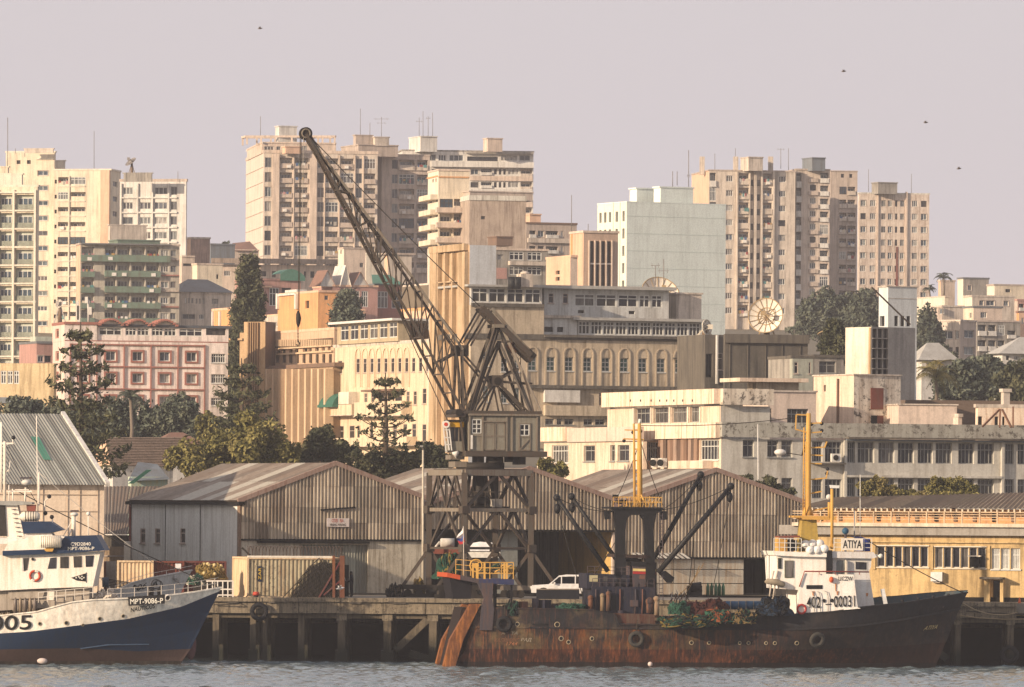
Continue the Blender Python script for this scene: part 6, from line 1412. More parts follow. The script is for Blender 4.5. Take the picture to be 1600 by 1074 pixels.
hk=MB();hk.tube([cp(466,486),cp(466,491),cp(466.5,498),cp(466,506),cp(466,511)],[.07,.16,.2,.15,.06],STLD,10);hk.build('hook_block',cr)
mb=MB()
for i in range(9):q=cp(465.6,512+i*2.4);mb.torus(q,.055,.022,STLD,(1,0,0)if i%2 else(0,1,0),8,5)
mb.build('chain',cr,kind='stuff')
mb=MB();mb.tube([cp(465.6,533),cp(467.6,536),cp(467,541),cp(464.4,541),cp(463.6,538)],.06,STLD,6);mb.build('hook',cr)
GN=[flat('net_green','1c3c30',.95),flat('net_green_light','2a5444',.95),flat('net_olive','6a5a2a',.95),flat('net_tan','6e5c3c',.95),flat('net_maroon','3a1c18',.95),flat('net_orange','7a4428',.95),flat('net_black','16181a',.95),flat('net_blue','1c2c3e',.95)]
def netpile(label,px,py,Y,wpx,hpx,mats_,name='net_pile',strands=60,seed=1,floats=0,fl_col='c8b480'):
 """a heap: lumpy body with loops of twine and folds lying over it"""
 rs=random.Random(seed);c=P(px,py,Y);W,Hh=m2(wpx,Y)/2,m2(hpx,Y);t=thing(name,label,'net',c)
 mb=MB();nu,nv=28,12
 def sp(a,b_):
  k=.8+.4*mnoise.noise(Vector((math.cos(a)*1.7+seed*3,math.sin(a)*1.7,b_*2.5)))+.14*mnoise.noise(Vector((math.cos(a)*5+seed,math.sin(a)*5,b_*7)))
  return c+Vector((math.cos(a)*W*math.cos(b_*1.45)**.6*k,math.sin(a)*W*.6*math.cos(b_*1.45)**.6*k,Hh*math.sin(b_*1.57)*k))
 kk=0
 for i in range(nu):
  for j in range(nv):
   a0,a1,b0,b1=6.2832*i/nu,6.2832*(i+1)/nu,j/nv,(j+1)/nv;m_=mats_[int((mnoise.noise(Vector((math.cos(a0)*1.5,math.sin(a0)*1.5,b0*2+seed)))+.5)*len(mats_)*.999)%len(mats_)]
   mb.face([sp(a0,b0),sp(a1,b0),sp(a1,b1),sp(a0,b1)],m_,True)
 mb.build('heap',t);mb=MB()
 for i in range(strands):
  a,b_=rs.uniform(3.3,6.1),rs.uniform(.05,.9);m_=rs.choice(mats_);pts=[]
  da,db=rs.uniform(-.8,.8),rs.uniform(-.5,.5)
  for q in range(6):pts.append(sp(a+da*q/5,min(.99,max(0,b_+db*q/5+.08*math.sin(q*2))))+Vector((0,-.06,.05+.05*math.sin(q*1.9+i))))
  mb.tube(pts,rs.uniform(.025,.06),m_,4,cap=False)
 mb.build('twine',t,kind='stuff')
 for i in range(floats):mb=MB();q=sp(rs.uniform(3.5,6),rs.uniform(.2,.9));mb.sphere(q+Vector((0,-.1,.05)),.13,flat('float_'+fl_col,fl_col),8,6);mb.build('float',t)
 return t
netpile('green and yellow tarpaulin bundle between the crane legs',700,905,507,56,42,[GN[0],GN[1],GN[2]],'tarpaulin_bundle',30,5)
netpile('heap of tan sacking beside the left crane leg',655,933,511,22,30,[GN[3],GN[2]],'sack_heap',24,8)
netpile('dark coil of hawser at the left crane foot',617,936,510,32,24,[GN[6],flat('hawser','4a4236',.9)],'hawser_coil',50,9)
t=thing('road_tanker','pale cylindrical tank with bent pipe behind the crane portal','tank',P(690,860,516));mb=MB();mb.cyl(P(688,848,516),P(710,848,516),.32,WHT,14);mb.build('tank',t);mb=MB();mb.tube([P(688,848,516),P(683,850,516),P(680,857,516)],.14,WHT,8);mb.build('pipe',t)
mb=MB();mb.bar(P(692,852,516),P(690,860,516),.1,WHT);mb.bar(P(706,852,516),P(708,860,516),.1,WHT);mb.build('support',t)
mb=MB();a_,b_=P(668,862,516),P(728,862,516);mb.box((a_+b_)/2,((b_-a_).x,1.6,.35),RUSTR);mb.box((a_+b_)/2+Vector((0,0,-.9)),((b_-a_).x*.9,1.4,1.4),BLK);mb.build('chassis',t)
for i in range(3):mb=MB();q=P(676+i*22,925,515);mb.cyl(q,q+Vector((0,.3,0)),.5,RUB,14);mb.build('wheel',t)
t=thing('covered_boat','upturned white covered skiff behind the crane legs','boat',P(750,860,522));mb=MB();wc=flat('boat_cover','dcdad6')
prf=[(-1.6,.0),(-1.35,.3),(-.8,.55),(0,.68),(.9,.62),(1.4,.35),(1.6,0)];c=P(750,861,522)
for(x0,z0),(x1,z1)in zip(prf,prf[1:]):
 for s in(-1,1):mb.face([c+Vector((x0,0,z0)),c+Vector((x1,0,z1)),c+Vector((x1*.95,s*.8,0)),c+Vector((x0*.95,s*.8,0))],wc,True)
mb.build('cover',t);mb=MB();mb.box(c+Vector((0,0,-.25)),(3.0,1.3,.5),flat('boat_underside','d0cec8'));mb.box(c+Vector((0,0,-1.6)),(2.4,1.0,2.3),BLK);mb.build('cradle',t)
# white estate car
def car():
 Yc=504.5;x0,x1=P(829,930,Yc).x,P(829+108,930,Yc).x;c=Vector(((x0+x1)/2,Yc,ZQ+.02));L=x1-x0
 t=thing('estate_car','white off-road estate car parked on the quay behind the black ship','car',c);W=flat('car_white','d6d4d0',.35,0,.5);g=flat('car_glass','0c0e12',.35,0,.15)
 k=L/4.6;low=[(-2.25,.45),(-2.28,.75),(-2.2,.98),(-1.05,1.06),(2.22,1.08),(2.3,.8),(2.28,.42)];up=[(-1.1,1.06),(-.42,1.68),(.1,1.76),(1.95,1.74),(2.2,1.08)]
 mb=MB();hw=.88
 def prism(pts,w0,w1f,m,b_):
  a=[c+Vector((x*k,-w0*w1f(z),z))for x,z in pts];d=[c+Vector((x*k,w0*w1f(z),z))for x,z in pts];b_.face(a,m);b_.face(d[::-1],m)
  for i in range(len(pts)):j=(i+1)%len(pts);b_.face([a[i],a[j],d[j],d[i]],m)
 prism(low,hw,lambda z:1.0-.04*max(0,z-.8),W,mb);prism(up,hw*.97,lambda z:1-.14*(z-1.06),W,mb)
 mb.build('body',t)
 def q(pts,m,nm,o=.012):
  mb=MB();mb.face([c+Vector((x*k,-(hw*.97*(1-.14*max(0,z-1.06))+o),z))for x,z in pts],m);return mb.build(nm,t)
 q([(-.93,1.12),(-.42,1.6),(-.3,1.6),(-.3,1.12)],g,'window');q([(-.22,1.12),(-.22,1.62),(.62,1.64),(.62,1.12)],g,'window');q([(.7,1.12),(.7,1.64),(1.35,1.64),(1.4,1.12)],g,'window');q([(1.48,1.12),(1.44,1.64),(1.9,1.62),(2.08,1.12)],g,'window')
 mb=MB();mb.face([c+Vector((-1.09*k,-.74,1.1)),c+Vector((-.46*k,-.66,1.66)),c+Vector((-.46*k,.66,1.66)),c+Vector((-1.09*k,.74,1.1))],g);mb.build('windscreen',t)
 for x in(-1.45,1.5):
  w_=MB();w_.cyl(c+Vector((x*k,-.9,.37)),c+Vector((x*k,-.66,.37)),.37,RUB,18);o=w_.build('wheel',t);w_=MB();w_.cyl(c+Vector((x*k,-.915,.37)),c+Vector((x*k,-.9,.37)),.2,METALG,12);w_.build('rim',o)
  w_=MB();w_.cyl(c+Vector((x*k,.66,.37)),c+Vector((x*k,.9,.37)),.37,RUB,18);w_.build('wheel',t)
  w_=MB();pts=[c+Vector((x*k+.46*math.cos(a),-hw-.015,.37+.46*math.sin(a)))for a in np.linspace(0,math.pi,9)];w_.face(pts,BLK);w_.build('wheel_arch',t)
 mb=MB();mb.box(c+Vector((-2.3*k,0,.55)),(.12,1.7,.2),BLK);mb.build('bumper',t);mb=MB();mb.box(c+Vector((2.3*k,0,.52)),(.12,1.7,.2),BLK);mb.build('bumper',t)
 for s in(-1,1):mb=MB();mb.box(c+Vector((-2.27*k,s*.66,.83)),(.1,.3,.16),WFR);mb.build('headlight',t);mb=MB();mb.box(c+Vector((2.27*k,s*.72,.95)),(.1,.16,.3),REDF);mb.build('tail_light',t)
 mb=MB();mb.box(c+Vector((-.72*k,-1.0,1.15)),(.12,.22,.15),W);mb.build('mirror',t)
car()
t=thing('crate_stack','low black skip standing on the quay behind the ship stern','skip',P(880,930,502));mb=MB();a_,b_=P(838,938,501.4),P(905,938,501.4);mb.box(((a_+b_)/2)+Vector((0,0,.4)),((b_-a_).x,1.0,.75),flat('skip_black','12141c',.6));mb.bar(a_+Vector((0,-.5,.78)),b_+Vector((0,-.5,.78)),.08,STLL);mb.build('bin',t)
# containers, people, quay clutter left
def container(label,C,Y,R,L,top,base,m,mL=None,th=14,dep=None,logo=False):
 a=math.radians(th);dr=Vector((math.cos(a),math.sin(a)));dl=Vector((-math.sin(a),math.cos(a)));c3=P(C,base,Y);c=c3.to_2d();r=isect(c,dr,R,base)
 l=isect(c,dl,L,base)if L is not None else c+dl*dep;fr,fl=Face(c,r),Face(l,c);z0,z1=zat(C,base,Y),zat(C,top,Y);t=thing('shipping_container',label,'container',(c.x,c.y,z0))
 def side(fc,mm,nm):
  mb=MB();n=max(4,round(fc.L/.28));w_=fc.L/n
  for i in range(n):
   a=i*w_;xs_=[a,a+w_*.3,a+w_*.45,a+w_*.85,a+w_];oo=[-.02,-.02,-.07,-.07,-.02]
   for j in range(4):mb.face([fc.pt(xs_[j],z0+.12,oo[j]),fc.pt(xs_[j+1],z0+.12,oo[j+1]),fc.pt(xs_[j+1],z1-.1,oo[j+1]),fc.pt(xs_[j],z1-.1,oo[j])],mm)
  mb.build(nm,t)
 side(fr,m,'side_panel');side(fl,mL or m,'end_panel');b_=r+l-c;side(Face(r,b_),m,'end_panel');side(Face(b_,l),m,'side_panel')
 fm=mL or m;mb=MB()
 for q in(c,r,l,b_):mb.box((q.x,q.y,(z0+z1)/2),(.14,.14,z1-z0),fm,a)
 for q0,q1 in((c,r),(l,c),(r,b_),(b_,l)):
  for z in(z0+.07,z1-.06):mb.bar((q0.x,q0.y,z),(q1.x,q1.y,z),.13,fm,.13)
 mb.build('corner_frame',t);mb=MB();mb.face([(q.x,q.y,z1-.03)for q in(c,r,b_,l)],fm);mb.build('roof',t);return t,fr,fl,z0,z1
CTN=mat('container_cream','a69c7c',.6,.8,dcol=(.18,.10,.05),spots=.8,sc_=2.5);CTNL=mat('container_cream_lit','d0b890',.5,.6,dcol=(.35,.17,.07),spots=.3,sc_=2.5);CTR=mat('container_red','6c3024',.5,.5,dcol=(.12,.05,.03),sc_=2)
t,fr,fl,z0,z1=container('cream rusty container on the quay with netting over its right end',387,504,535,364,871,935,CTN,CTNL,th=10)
mb=MB();fr.box(mb,0,fr.L-.6,z1-.02,z1+.12,-.3,.08,flat('white_top_rail','e0d8c8'));mb.build('top_rail',t)
mb=MB();fr.pbox(mb,402.5,409.5,885,909,.0,.03,flat('logo_blue','1a2238'));lg=mb.build('logo_panel',t);mb=MB()
u,z=fr.uz(408,906);text_mb(mb,'ZAR',fr.pt(fr.uz(407.8,900)[0],fr.uz(405,906)[1],.04),(0,0,1),(-fr.d.x,-fr.d.y,0),.2,flat('logo_yellow','c8a838'),w=m2(19,504));mb.build('lettering',lg)
RST=mat('rust_orange_post','5e3420',.6,.6,dcol=(.2,.08,.03),sc_=3)
for x0,x1,w_ in((534,534,.35),(521,521,.2)):mb=MB();mb.bar(fr.pt(fr.uz(x0,936)[0],z0-.1,.18),fr.pt(fr.uz(x1,868)[0],z1+.15,.18),w_,RST);mb.build('end_post',t)
for a_,b_ in(((532,876),(497,935)),((533,906),(505,930))):mb=MB();mb.bar(fr.pt(*fr.uz(*a_),.22),fr.pt(*fr.uz(*b_),.22),.1,mat('red_strap','6a2a2c'));mb.build('strap',t)
mb=MB();NM=flat('net_twine_dark','2e2a24',.95);hul=[(450,933),(482,884),(500,878),(520,884),(528,933)]
def innet(x,y):
 x1_=450+(933-y)*.66 if y>884 else 482+(884-y)*3;return x1_<x<529 and y>877+abs(x-502)*.12
for k in range(-60,90):
 for sg in(-1,1):
  seg=None
  for y in range(876,936,2):
   x=490+k*1.5+sg*(y-905)*.9+1.5*math.sin(y*.3+k)
   if innet(x,y):
    q=fr.pt(*fr.uz(x,y),.14+.03*sg)
    if seg is not None:mb.bar(seg,q,.034,NM)
    seg=q
   else:seg=None
tag(mb.build('net_curtain',None,label='dark fishing net hung over the right end of the cream container',category='net'),kind='thing')
mb=MB();mb.tube([fr.pt(*fr.uz(x,y),.2)for x,y in((440,935),(462,912),(483,886),(498,872),(510,888),(528,898))],.04,ROPED,5);mb.build('rope',None,label='dark rope looping over the netted container end',category='rope')
mb=MB();pts=[]
for i in range(420):
 a=i*.42;x=388+i*(150/420);q=fr.pt(fr.uz(x,868)[0],z1+.42,-.6+.38*math.sin(a));q.z+=.38*math.cos(a);pts.append(q)
mb.tube(pts,.025,flat('razor_wire','4a3a30'),4);mb.build('razor_wire',None,label='coil of razor wire along the top of the cream container',category='razor wire')
mb=MB();mb.bar(P(378,856,506),P(391,868,506),.14,STLD);mb.build('wire_post',None,label='dark stub post at the left end of the razor wire',category='post')
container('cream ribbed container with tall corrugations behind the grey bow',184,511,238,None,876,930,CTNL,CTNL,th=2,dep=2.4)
container('red container left behind the brown net heap',239,512,286,None,877,930,CTR,th=2,dep=2.4);container('second, darker red container nearer the cream netted container',287,512.6,352,None,877,930,mat('container_dark_red','5e2420',.5,.5),th=2,dep=2.4)
mb=MB();f_=Face(P(250,900,511.7).to_2d(),P(330,900,511.7).to_2d());f_.pbox(mb,274,283,881,889,.0,.03,flat('poster_white','cfd0d2'));mb.build('notice',None,label='small white notice on the red container',category='notice')
container('dark red container partly hidden behind the blue ship wheelhouse',150,514,164,None,878,930,CTR,th=2,dep=2.4);mb=MB();mb.box(P(172,905,515),(.8,.8,2.6),CONC);mb.build('grey_cabinet',None,label='grey metal cabinet between the dark red and cream ribbed containers',category='cabinet')
netpile('big olive brown fishing net heap with pale floats on the quay',331,906,506,62,27,[GN[2],flat('net_tan2','8a7444',.95),flat('net_ochre','7a6634',.95)],'net_heap',110,3,8)
mb=MB();mb.box(P(331,920,506),(2.6,1.6,1.2),STLD);mb.build('trolley',None,label='dark trolley under the olive net heap',category='trolley')
netpile('small green and white net tangle behind the grey bow',306,914,504,34,16,[GN[1],flat('net_white','b0a898',.95),GN[0]],'net_tangle',60,4)
t=thing('guard_rail','white slatted guard rail on the quay edge behind the blue ship bow','railing',P(345,935,502));WR=flat('white_rail','d8d2c8')
for y in(908,921,930):mb=MB();mb.bar(P(322,y,502),P(364,y,502),.09,WR);mb.build('rail',t)
for x in range(324,366,8):mb=MB();mb.bar(P(x,908,502),P(x,936,502),.08,WR);mb.build('post',t)
t=thing('mooring_bollard','small red capped bollard at the left foot of the cream container','bollard',P(400,938,501.5));mb=MB();c=P(400,938,501.3);mb.cyl(c,c+Vector((0,0,.35)),.16,STLD,12);mb.cyl(c+Vector((0,0,.35)),c+Vector((0,0,.6)),.26,flat('bollard_red','a8402e'),12,.2);mb.build('bollard_body',t)
def person(label,c,hgt,face=-1,jac='1c1c22',leg_='16161a',skin='3a2418'):
 t=thing('person',label,'person',c);me=bpy.data.meshes.new('body');s=hgt/1.75
 J=[(0,0,.93),(0,0,1.15),(0,.0,1.40),(0,0,1.50),(.03*face,0,1.60),(.035*face,0,1.70),(0,-.09,.88),(.02*face,-.10,.48),(-.02*face,-.10,.07),(.12*face,-.10,.03),(0,.09,.88),(-.03*face,.10,.48),(-.06*face,.10,.07),(.08*face,.10,.03),(0,-.19,1.38),(.03*face,-.24,1.12),(.22*face,-.2,1.05),(.30*face,-.18,1.05),(0,.19,1.38),(.02*face,.24,1.12),(.24*face,.17,1.08),(.31*face,.13,1.08)]
 R=[.14,.13,.15,.065,.085,.085,.095,.07,.05,.045,.095,.07,.05,.045,.07,.05,.038,.03,.07,.05,.038,.03]
 E=[(0,1),(1,2),(2,3),(3,4),(4,5),(0,6),(6,7),(7,8),(8,9),(0,10),(10,11),(11,12),(12,13),(2,14),(14,15),(15,16),(16,17),(2,18),(18,19),(19,20),(20,21)]
 me.from_pydata([(x*s,y*s,z*s)for x,y,z in J],E,[]);o=bpy.data.objects.new('body',me);COL.objects.link(o);o.parent=t
 m1=o.modifiers.new('skin','SKIN');m2_=o.modifiers.new('sub','SUBSURF');m2_.levels=1;m2_.render_levels=1
 for i,v in enumerate(me.skin_vertices[0].data):v.radius=(R[i]*s*1.4,R[i]*s*1.3)
 me.skin_vertices[0].data[0].use_root=True
 me.materials.append(flat('cloth_'+jac,jac,.9));bpy.context.view_layer.update()
 ev=bpy.data.meshes.new_from_object(o.evaluated_get(bpy.context.evaluated_depsgraph_get()));o.modifiers.clear();o.data=ev;ev.name='body'
 ev.materials.clear();ev.materials.append(flat('cloth_'+jac,jac,.9));ev.materials.append(flat('cloth_'+leg_,leg_,.9));ev.materials.append(flat('skin_'+skin,skin,.7))
 for f in ev.polygons:
  z=f.center.z/s;f.material_index=2 if z>1.53 or(abs(f.center.x/s)>.25 and z>.9)else(1 if z<.92 else 0);f.use_smooth=True
 mb=MB();c=Vector(c);mb.sphere(c+Vector((.03*face,0,1.68))*s,.105*s,flat('hair_black','0e0c0c',.9),10,7,zmin=-.1);mb.build('hair',t)
 for sd in(-1,1):
  h0=c+Vector((.31*face,sd*.155,1.06))*s;mb=MB()
  for k in range(4):mb.tube([h0+Vector((0,(k-1.5)*.02,0)),h0+Vector((.05*face,(k-1.5)*.022,-.005)),h0+Vector((.075*face,(k-1.5)*.022,-.03))],[.011,.010,.008],flat('skin_'+skin,skin),5)
  mb.tube([h0+Vector((-.01*face,-sd*.03,.01)),h0+Vector((.03*face,-sd*.05,.03))],[.012,.009],flat('skin_'+skin,skin),5);mb.build('fingers',t)
 return t
c=P(549,933.5,511);c.z=ZQ+.01
person('person in dark clothes standing by the warehouse door, reading papers',c,1.82)
mb=MB();q=c+Vector((-.42,0,1.13));mb.bar(q,q+Vector((-.10,0,.34)),.3,flat('paper_white','d8d8d4'),.02);mb.build('papers',None,label='white papers held by the person in dark clothes',category='paper')
mb=MB();q=c+Vector((-.5,-.2,.95));mb.bar(q,q+Vector((-.12,0,.34)),.12,flat('yellow_card','c0a850'),.02);mb.build('yellow_card',None,label='yellow card held below the white papers',category='card')
mb=MB();q=P(541,905,513);mb.box((q.x,513,ZQ+1.15),(.38,.3,2.3),BLK);mb.build('dark_locker',None,label='tall dark locker behind the container post next to the person',category='locker')
def gull(label,px,py,Y,s=1.,col='e8e6e2'):
 c=P(px,py,Y);t=thing('gull',label,'gull',c,'flying gulls');m_=flat('gull_'+col,col,.8);mb=MB()
 mb.tube([c+Vector((-.22*s,0,-.02*s)),c+Vector((-.1*s,0,0)),c+Vector((.08*s,0,.02*s)),c+Vector((.2*s,0,.05*s)),c+Vector((.26*s,0,.05*s))],[.01*s,.06*s,.075*s,.045*s,.02*s],m_,8);mb.build('body',t)
 for sd in(-1,1):
  mb=MB();a=[(.10,.03,.03),(-.06,.03,.02),(-.12,.3,.18),(-.02,.55,.12),(.06,.3,.21)]
  mb.face([c+Vector((x*s,sd*y*s,z*s))for x,y,z in a],m_);mb.face([c+Vector((x*s,sd*y*s,z*s-.012))for x,y,z in a],m_);mb.build('wing',t)
 return t
g=gull('white gull flying past the rusty container post',531,920,500.6,1.25);g.rotation_euler=(0,0,0)
for i,(x,y)in enumerate(((406,45),(1498,264),(1446,192),(1318,112))):gull(('dark speck of a gull high over the tall pale tower','gull in the sky right of the shortest tower','gull above the shortest tower, right of centre','highest gull in the right-hand sky')[i],x,y,900,1.3,'6a625e')
# ships
def hullmat(key,base,rust,amt,x0,x1,tan=None):
 """ship paint worn through to rust in long run-off streaks; rust grows from x1 (sound) to x0 (worn)"""
 m,nt,b_=newmat(key);g=N(nt,'ShaderNodeNewGeometry');sx=N(nt,'ShaderNodeSeparateXYZ');nt.links.new(g.outputs['Position'],sx.inputs[0])
 mr=N(nt,'ShaderNodeMapRange');mr.inputs[1].default_value=x0;mr.inputs[2].default_value=x1;mr.inputs[3].default_value=1;mr.inputs[4].default_value=.12;nt.links.new(sx.outputs[0],mr.inputs[0])
 n1=noisetex(nt,mapping(nt,1.3,1.3,.22,11),1.5,7,.7);n2=noisetex(nt,mapping(nt,1,1,1,5),.5,5,.65);n3=noisetex(nt,mapping(nt,3,3,.3,8),2.2,5,.7);n4=noisetex(nt,mapping(nt,1,1,.6,6),3.,5,.7)
 r1=ramp(nt,[(.40,0),(.60,1)]);nt.links.new(n1.outputs[0],r1.inputs[0]);r2=ramp(nt,[(.42,.08),(.60,1)]);nt.links.new(n2.outputs[0],r2.inputs[0]);r3=ramp(nt,[(.5,0),(.66,1)]);nt.links.new(n3.outputs[0],r3.inputs[0])
 def mul(a,b):
  q=N(nt,'ShaderNodeMath',operation='MULTIPLY')
  for i,v in enumerate((a,b)):
   if isinstance(v,(int,float)):q.inputs[i].default_value=v
   else:nt.links.new(v,q.inputs[i])
  return q.outputs[0]
 f=mul(mul(r1.outputs[0],r2.outputs[0]),mul(mr.outputs[0],amt));c=mixc(nt,f,base,rust)
 c=mixc(nt,mul(mul(r3.outputs[0],mr.outputs[0]),amt*.75),c,tuple(v*2.1 for v in rust))
 if tan:
  r5=ramp(nt,[(.5,0),(.62,1)]);n5=noisetex(nt,mapping(nt,.6,.6,.5,2),.8,5,.7);nt.links.new(n5.outputs[0],r5.inputs[0]);c=mixc(nt,mul(mul(r5.outputs[0],mr.outputs[0]),.8),c,tan)
 r4=ramp(nt,[(.3,.6),(.7,1.25)]);nt.links.new(n4.outputs[0],r4.inputs[0]);c=mixc(nt,1.,c,r4.outputs[0],'MULTIPLY')
 nt.links.new(c,b_.inputs['Base Color']);b_.inputs['Roughness'].default_value=.62;b_.inputs['Specular IOR Level'].default_value=.25
 bp=N(nt,'ShaderNodeBump');bp.inputs['Strength'].default_value=.35;bp.inputs['Distance'].default_value=.04;nt.links.new(n4.outputs[0],bp.inputs['Height']);nt.links.new(bp.outputs[0],b_.inputs['Normal'])
 MATS[key]=m;return m
class Ship:
 def __init__(s,name,label,A,alpha,half,cat='ship'):
  """A: (px, Y) of the near stern corner; alpha: heading out of the picture plane"""
  s.half=half;a=math.radians(alpha);p=P(A[0],1000,A[1]);s.F=Face((p.x,p.y),(p.x+60*math.cos(a),p.y+60*math.sin(a)))
  s.t=thing(name,label,cat,(p.x+15,p.y+half,0))
 def p(s,px,py,o=0.):u,z=s.F.uz(px,py,o);return s.F.pt(u,z,o)
 def hull(s,levels,b,mats,n=110,deck=None,deckm=None,far_extra=0.,inner=None,stern=True):
  """levels: px polylines from top down; b(t,k): half breadth"""
  G=[]
  for k,L in enumerate(levels):
   xs,ys=[q[0]for q in L],[q[1]for q in L];row=[]
   for i in range(n+1):
    t=i/n;x=xs[0]+(xs[-1]-xs[0])*t;y=float(np.interp(x,xs,ys));hb=b(t,k);row.append((s.p(x,y,hb-s.half),s.p(x,y,hb-s.half)))
    pt=row[-1][0];fp=pt-Vector((s.F.n.x,s.F.n.y,0))*(2*hb);row[-1]=(pt,fp+Vector((0,0,far_extra*min(1,max(0,(t-.78)/.06))*(1-t**12*.7)if k==0 else 0)))
   G.append(row)
  s.G=G
  for k in range(len(levels)-1):
   for sd in(0,1):
    mb=MB()
    for i in range(n):
     sub=3
     for j in range(sub):
      q0,q1=j/sub,(j+1)/sub;f=lambda a,c,q:G[k][a][sd].lerp(G[k+1][a][sd],q)
      mb.face([f(i,0,q0),f(i+1,0,q0),f(i+1,0,q1),f(i,0,q1)],mats[k],True)
    mb.build('hull_side',s.t)
   if inner and k==0:
    mb=MB();off=Vector((s.F.n.x,s.F.n.y,0))*.08
    for i in range(n):mb.face([G[0][i][1]+off,G[0][i+1][1]+off,G[1][i+1][1]+off,G[1][i][1]+off],inner)
    mb.build('bulwark_inside',s.t)
  if stern:
   mb=MB()
   for k in range(len(levels)-1):mb.face([G[k][0][0],G[k][0][1],G[k+1][0][1],G[k+1][0][0]],mats[k])
   mb.build('transom',s.t)
  mb=MB();kd,q=deck or(1,0)
  for i in range(n):
   d=[G[kd-1][a][sd].lerp(G[kd][a][sd],q)for a,sd in((i,0),(i+1,0),(i+1,1),(i,1))];mb.face(d,deckm)
  mb.build('deck',s.t)
  mb=MB()
  for sd in(0,1):
   for i in range(n):mb.bar(G[0][i][sd],G[0][i+1][sd],.13,mats[0],.09)
  mb.build('cap_rail',s.t)
 def surf(s,px,py,off=.03):
  """point on the near shell under a photograph pixel, with the direction along the shell there"""
  best=None
  for k in range(len(s.G)-1):
   for i in range(len(s.G[0])-1):
    for j in range(6):
     c=s.G[k][i][0].lerp(s.G[k+1][i][0],j/6);X=F*c.x/c.y;Yp=-F*(c.z-H)/c.y;x=CX+X*RC-Yp*RS;y=CY+X*RS+Yp*RC
     d=(x-px)**2+(y-py)**2
     if best is None or d<best[0]:best=(d,c,k,i,j)
  _,c,k,i,j=best;i2=min(i+2,len(s.G[0])-1);du=(s.G[k][i2][0].lerp(s.G[k+1][i2][0],j/6)-c).normalized();up=(s.G[k][i][0]-s.G[k+1][i][0]).normalized()
  n_=du.cross(up).normalized();n_=n_ if n_.y<0 else-n_;return c+n_*off,du,up,n_
 def ext(s,poly,o0,o1,m,name,parent=None,mats=None):
  a=[s.p(x,y,o0)for x,y in poly];d=Vector((s.F.n.x,s.F.n.y,0))*(o1-o0);b_=[v+d for v in a];mb=MB();mb.face(a,m);mb.face(b_[::-1],m)
  for i in range(len(poly)):j=(i+1)%len(poly);mb.face([a[i],a[j],b_[j],b_[i]],(mats or{}).get(i,m))
  return mb.build(name,parent or s.t)
 def bar(s,a,b_,w,m,name,h=None):
  mb=MB();mb.bar(s.p(*a),s.p(*b_),w,m,h);return mb.build(name,s.t)
 def tube(s,pts,r,m,name,n=8):mb=MB();mb.tube([s.p(*q)for q in pts],r,m,n);return mb.build(name,s.t)
 def rail(s,pts,hpx,m,n=6,lines=2,r=.03,name='guard_rail'):
  mb=MB();Q=[s.p(*q)for q in pts];hh=m2(hpx,486)
  for a,b_ in zip(Q,Q[1:]):
   for l in range(lines):dz=Vector((0,0,hh*(l+1)/lines));mb.bar(a+dz,b_+dz,r*2,m)
   for i in range(n+1):c=a.lerp(b_,i/n);mb.bar(c,c+Vector((0,0,hh)),r*2.2,m)
  return mb.build(name,s.t)
 def text(s,txt,px,py,hpx,wpx,m,o=0.,rot=0.,parent=None,name='lettering',slant=0.):
  d=Vector((s.F.d.x,s.F.d.y,0));up=Vector((0,0,1));a=math.radians(rot)+math.asin(RS)*-1;du=d*math.cos(a)+up*math.sin(a);dv=up*math.cos(a)-d*math.sin(a)
  mb=MB();text_mb(mb,txt,s.p(px,py,o),du,dv,m2(hpx,486),m,w=m2(wpx,486),dep=.02,slant=slant);return mb.build(name,parent or s.t)
BK=flat('marking_black','141414',.6);WT=flat('marking_white','d8d4c8',.6)
# ---- the black trawler
A=Ship('fishing_trawler','black rust streaked stern trawler moored at the quay, white wheelhouse near its bow',(745,484.2),7,3.5,'trawler')
HB=hullmat('hull_black',(.016,.017,.020),(.07,.028,.014),.7,-2,13,(.13,.095,.05));HR=hullmat('hull_rust',(.020,.017,.017),(.13,.045,.012),.85,9,21,(.11,.075,.035));HL=hullmat('hull_low',(.018,.010,.009),(.11,.034,.012),.8,14,27)
HW_=hullmat('hull_wet',(.010,.008,.008),(.03,.012,.008),.6,10,30)
TEAL=mat('teal_bulwark','2c4650',.6,.6,sc_=3);DK=mat('steel_deck','3a3230',.6,.1)
def br(t,k):
 B=3.5*(1,.99,.97,.93,.9)[k];p_=(1.9,1.75,1.5,1.35,1.3)[k];t0=(.70,.68,.62,.56,.55)[k]
 v=B if t<t0 else B*max(0,1-((t-t0)/(1-t0))**p_);return max(v*(1-.10*max(0,.12-t)/.12),.03)
A.hull([[(744,948),(770,950),(925,953),(940,957),(963,960),(966,976),(1160,976),(1163,961),(1240,960),(1300,956),(1345,949),(1420,941),(1470,933),(1512,926)],[(738,980),(1240,984),(1330,979),(1400,970),(1499,952)],[(727,1014),(1240,1016),(1400,1010),(1478,1004)],[(715,1034),(1240,1036),(1400,1036),(1464,1036)],[(705,1060),(1452,1068)]],br,[HB,HR,HL,HW_],deck=(1,.55),deckm=DK,far_extra=.42,inner=TEAL)
mb=MB()
for i in range(len(A.G[1])-1):mb.bar(A.G[1][i][0],A.G[1][i+1][0],.16,HB,.12)
mb.build('rubbing_strake',A.t)
RMP=hullmat('ramp_orange',(.13,.05,.02),(.32,.12,.028),.9,-60,60);RMD=flat('ramp_dark','1e120c',.8)
for o0,o1,dx in((-.1,-1.0,0),(-5.9,-6.8,-12)):
 A.ext([(718+dx+17,944),(734+dx+17,944),(724+dx,1000),(706+dx,1060),(684+dx+4,1060),(703+dx,1000)],o0,o1,RMP,'ramp_cheek')
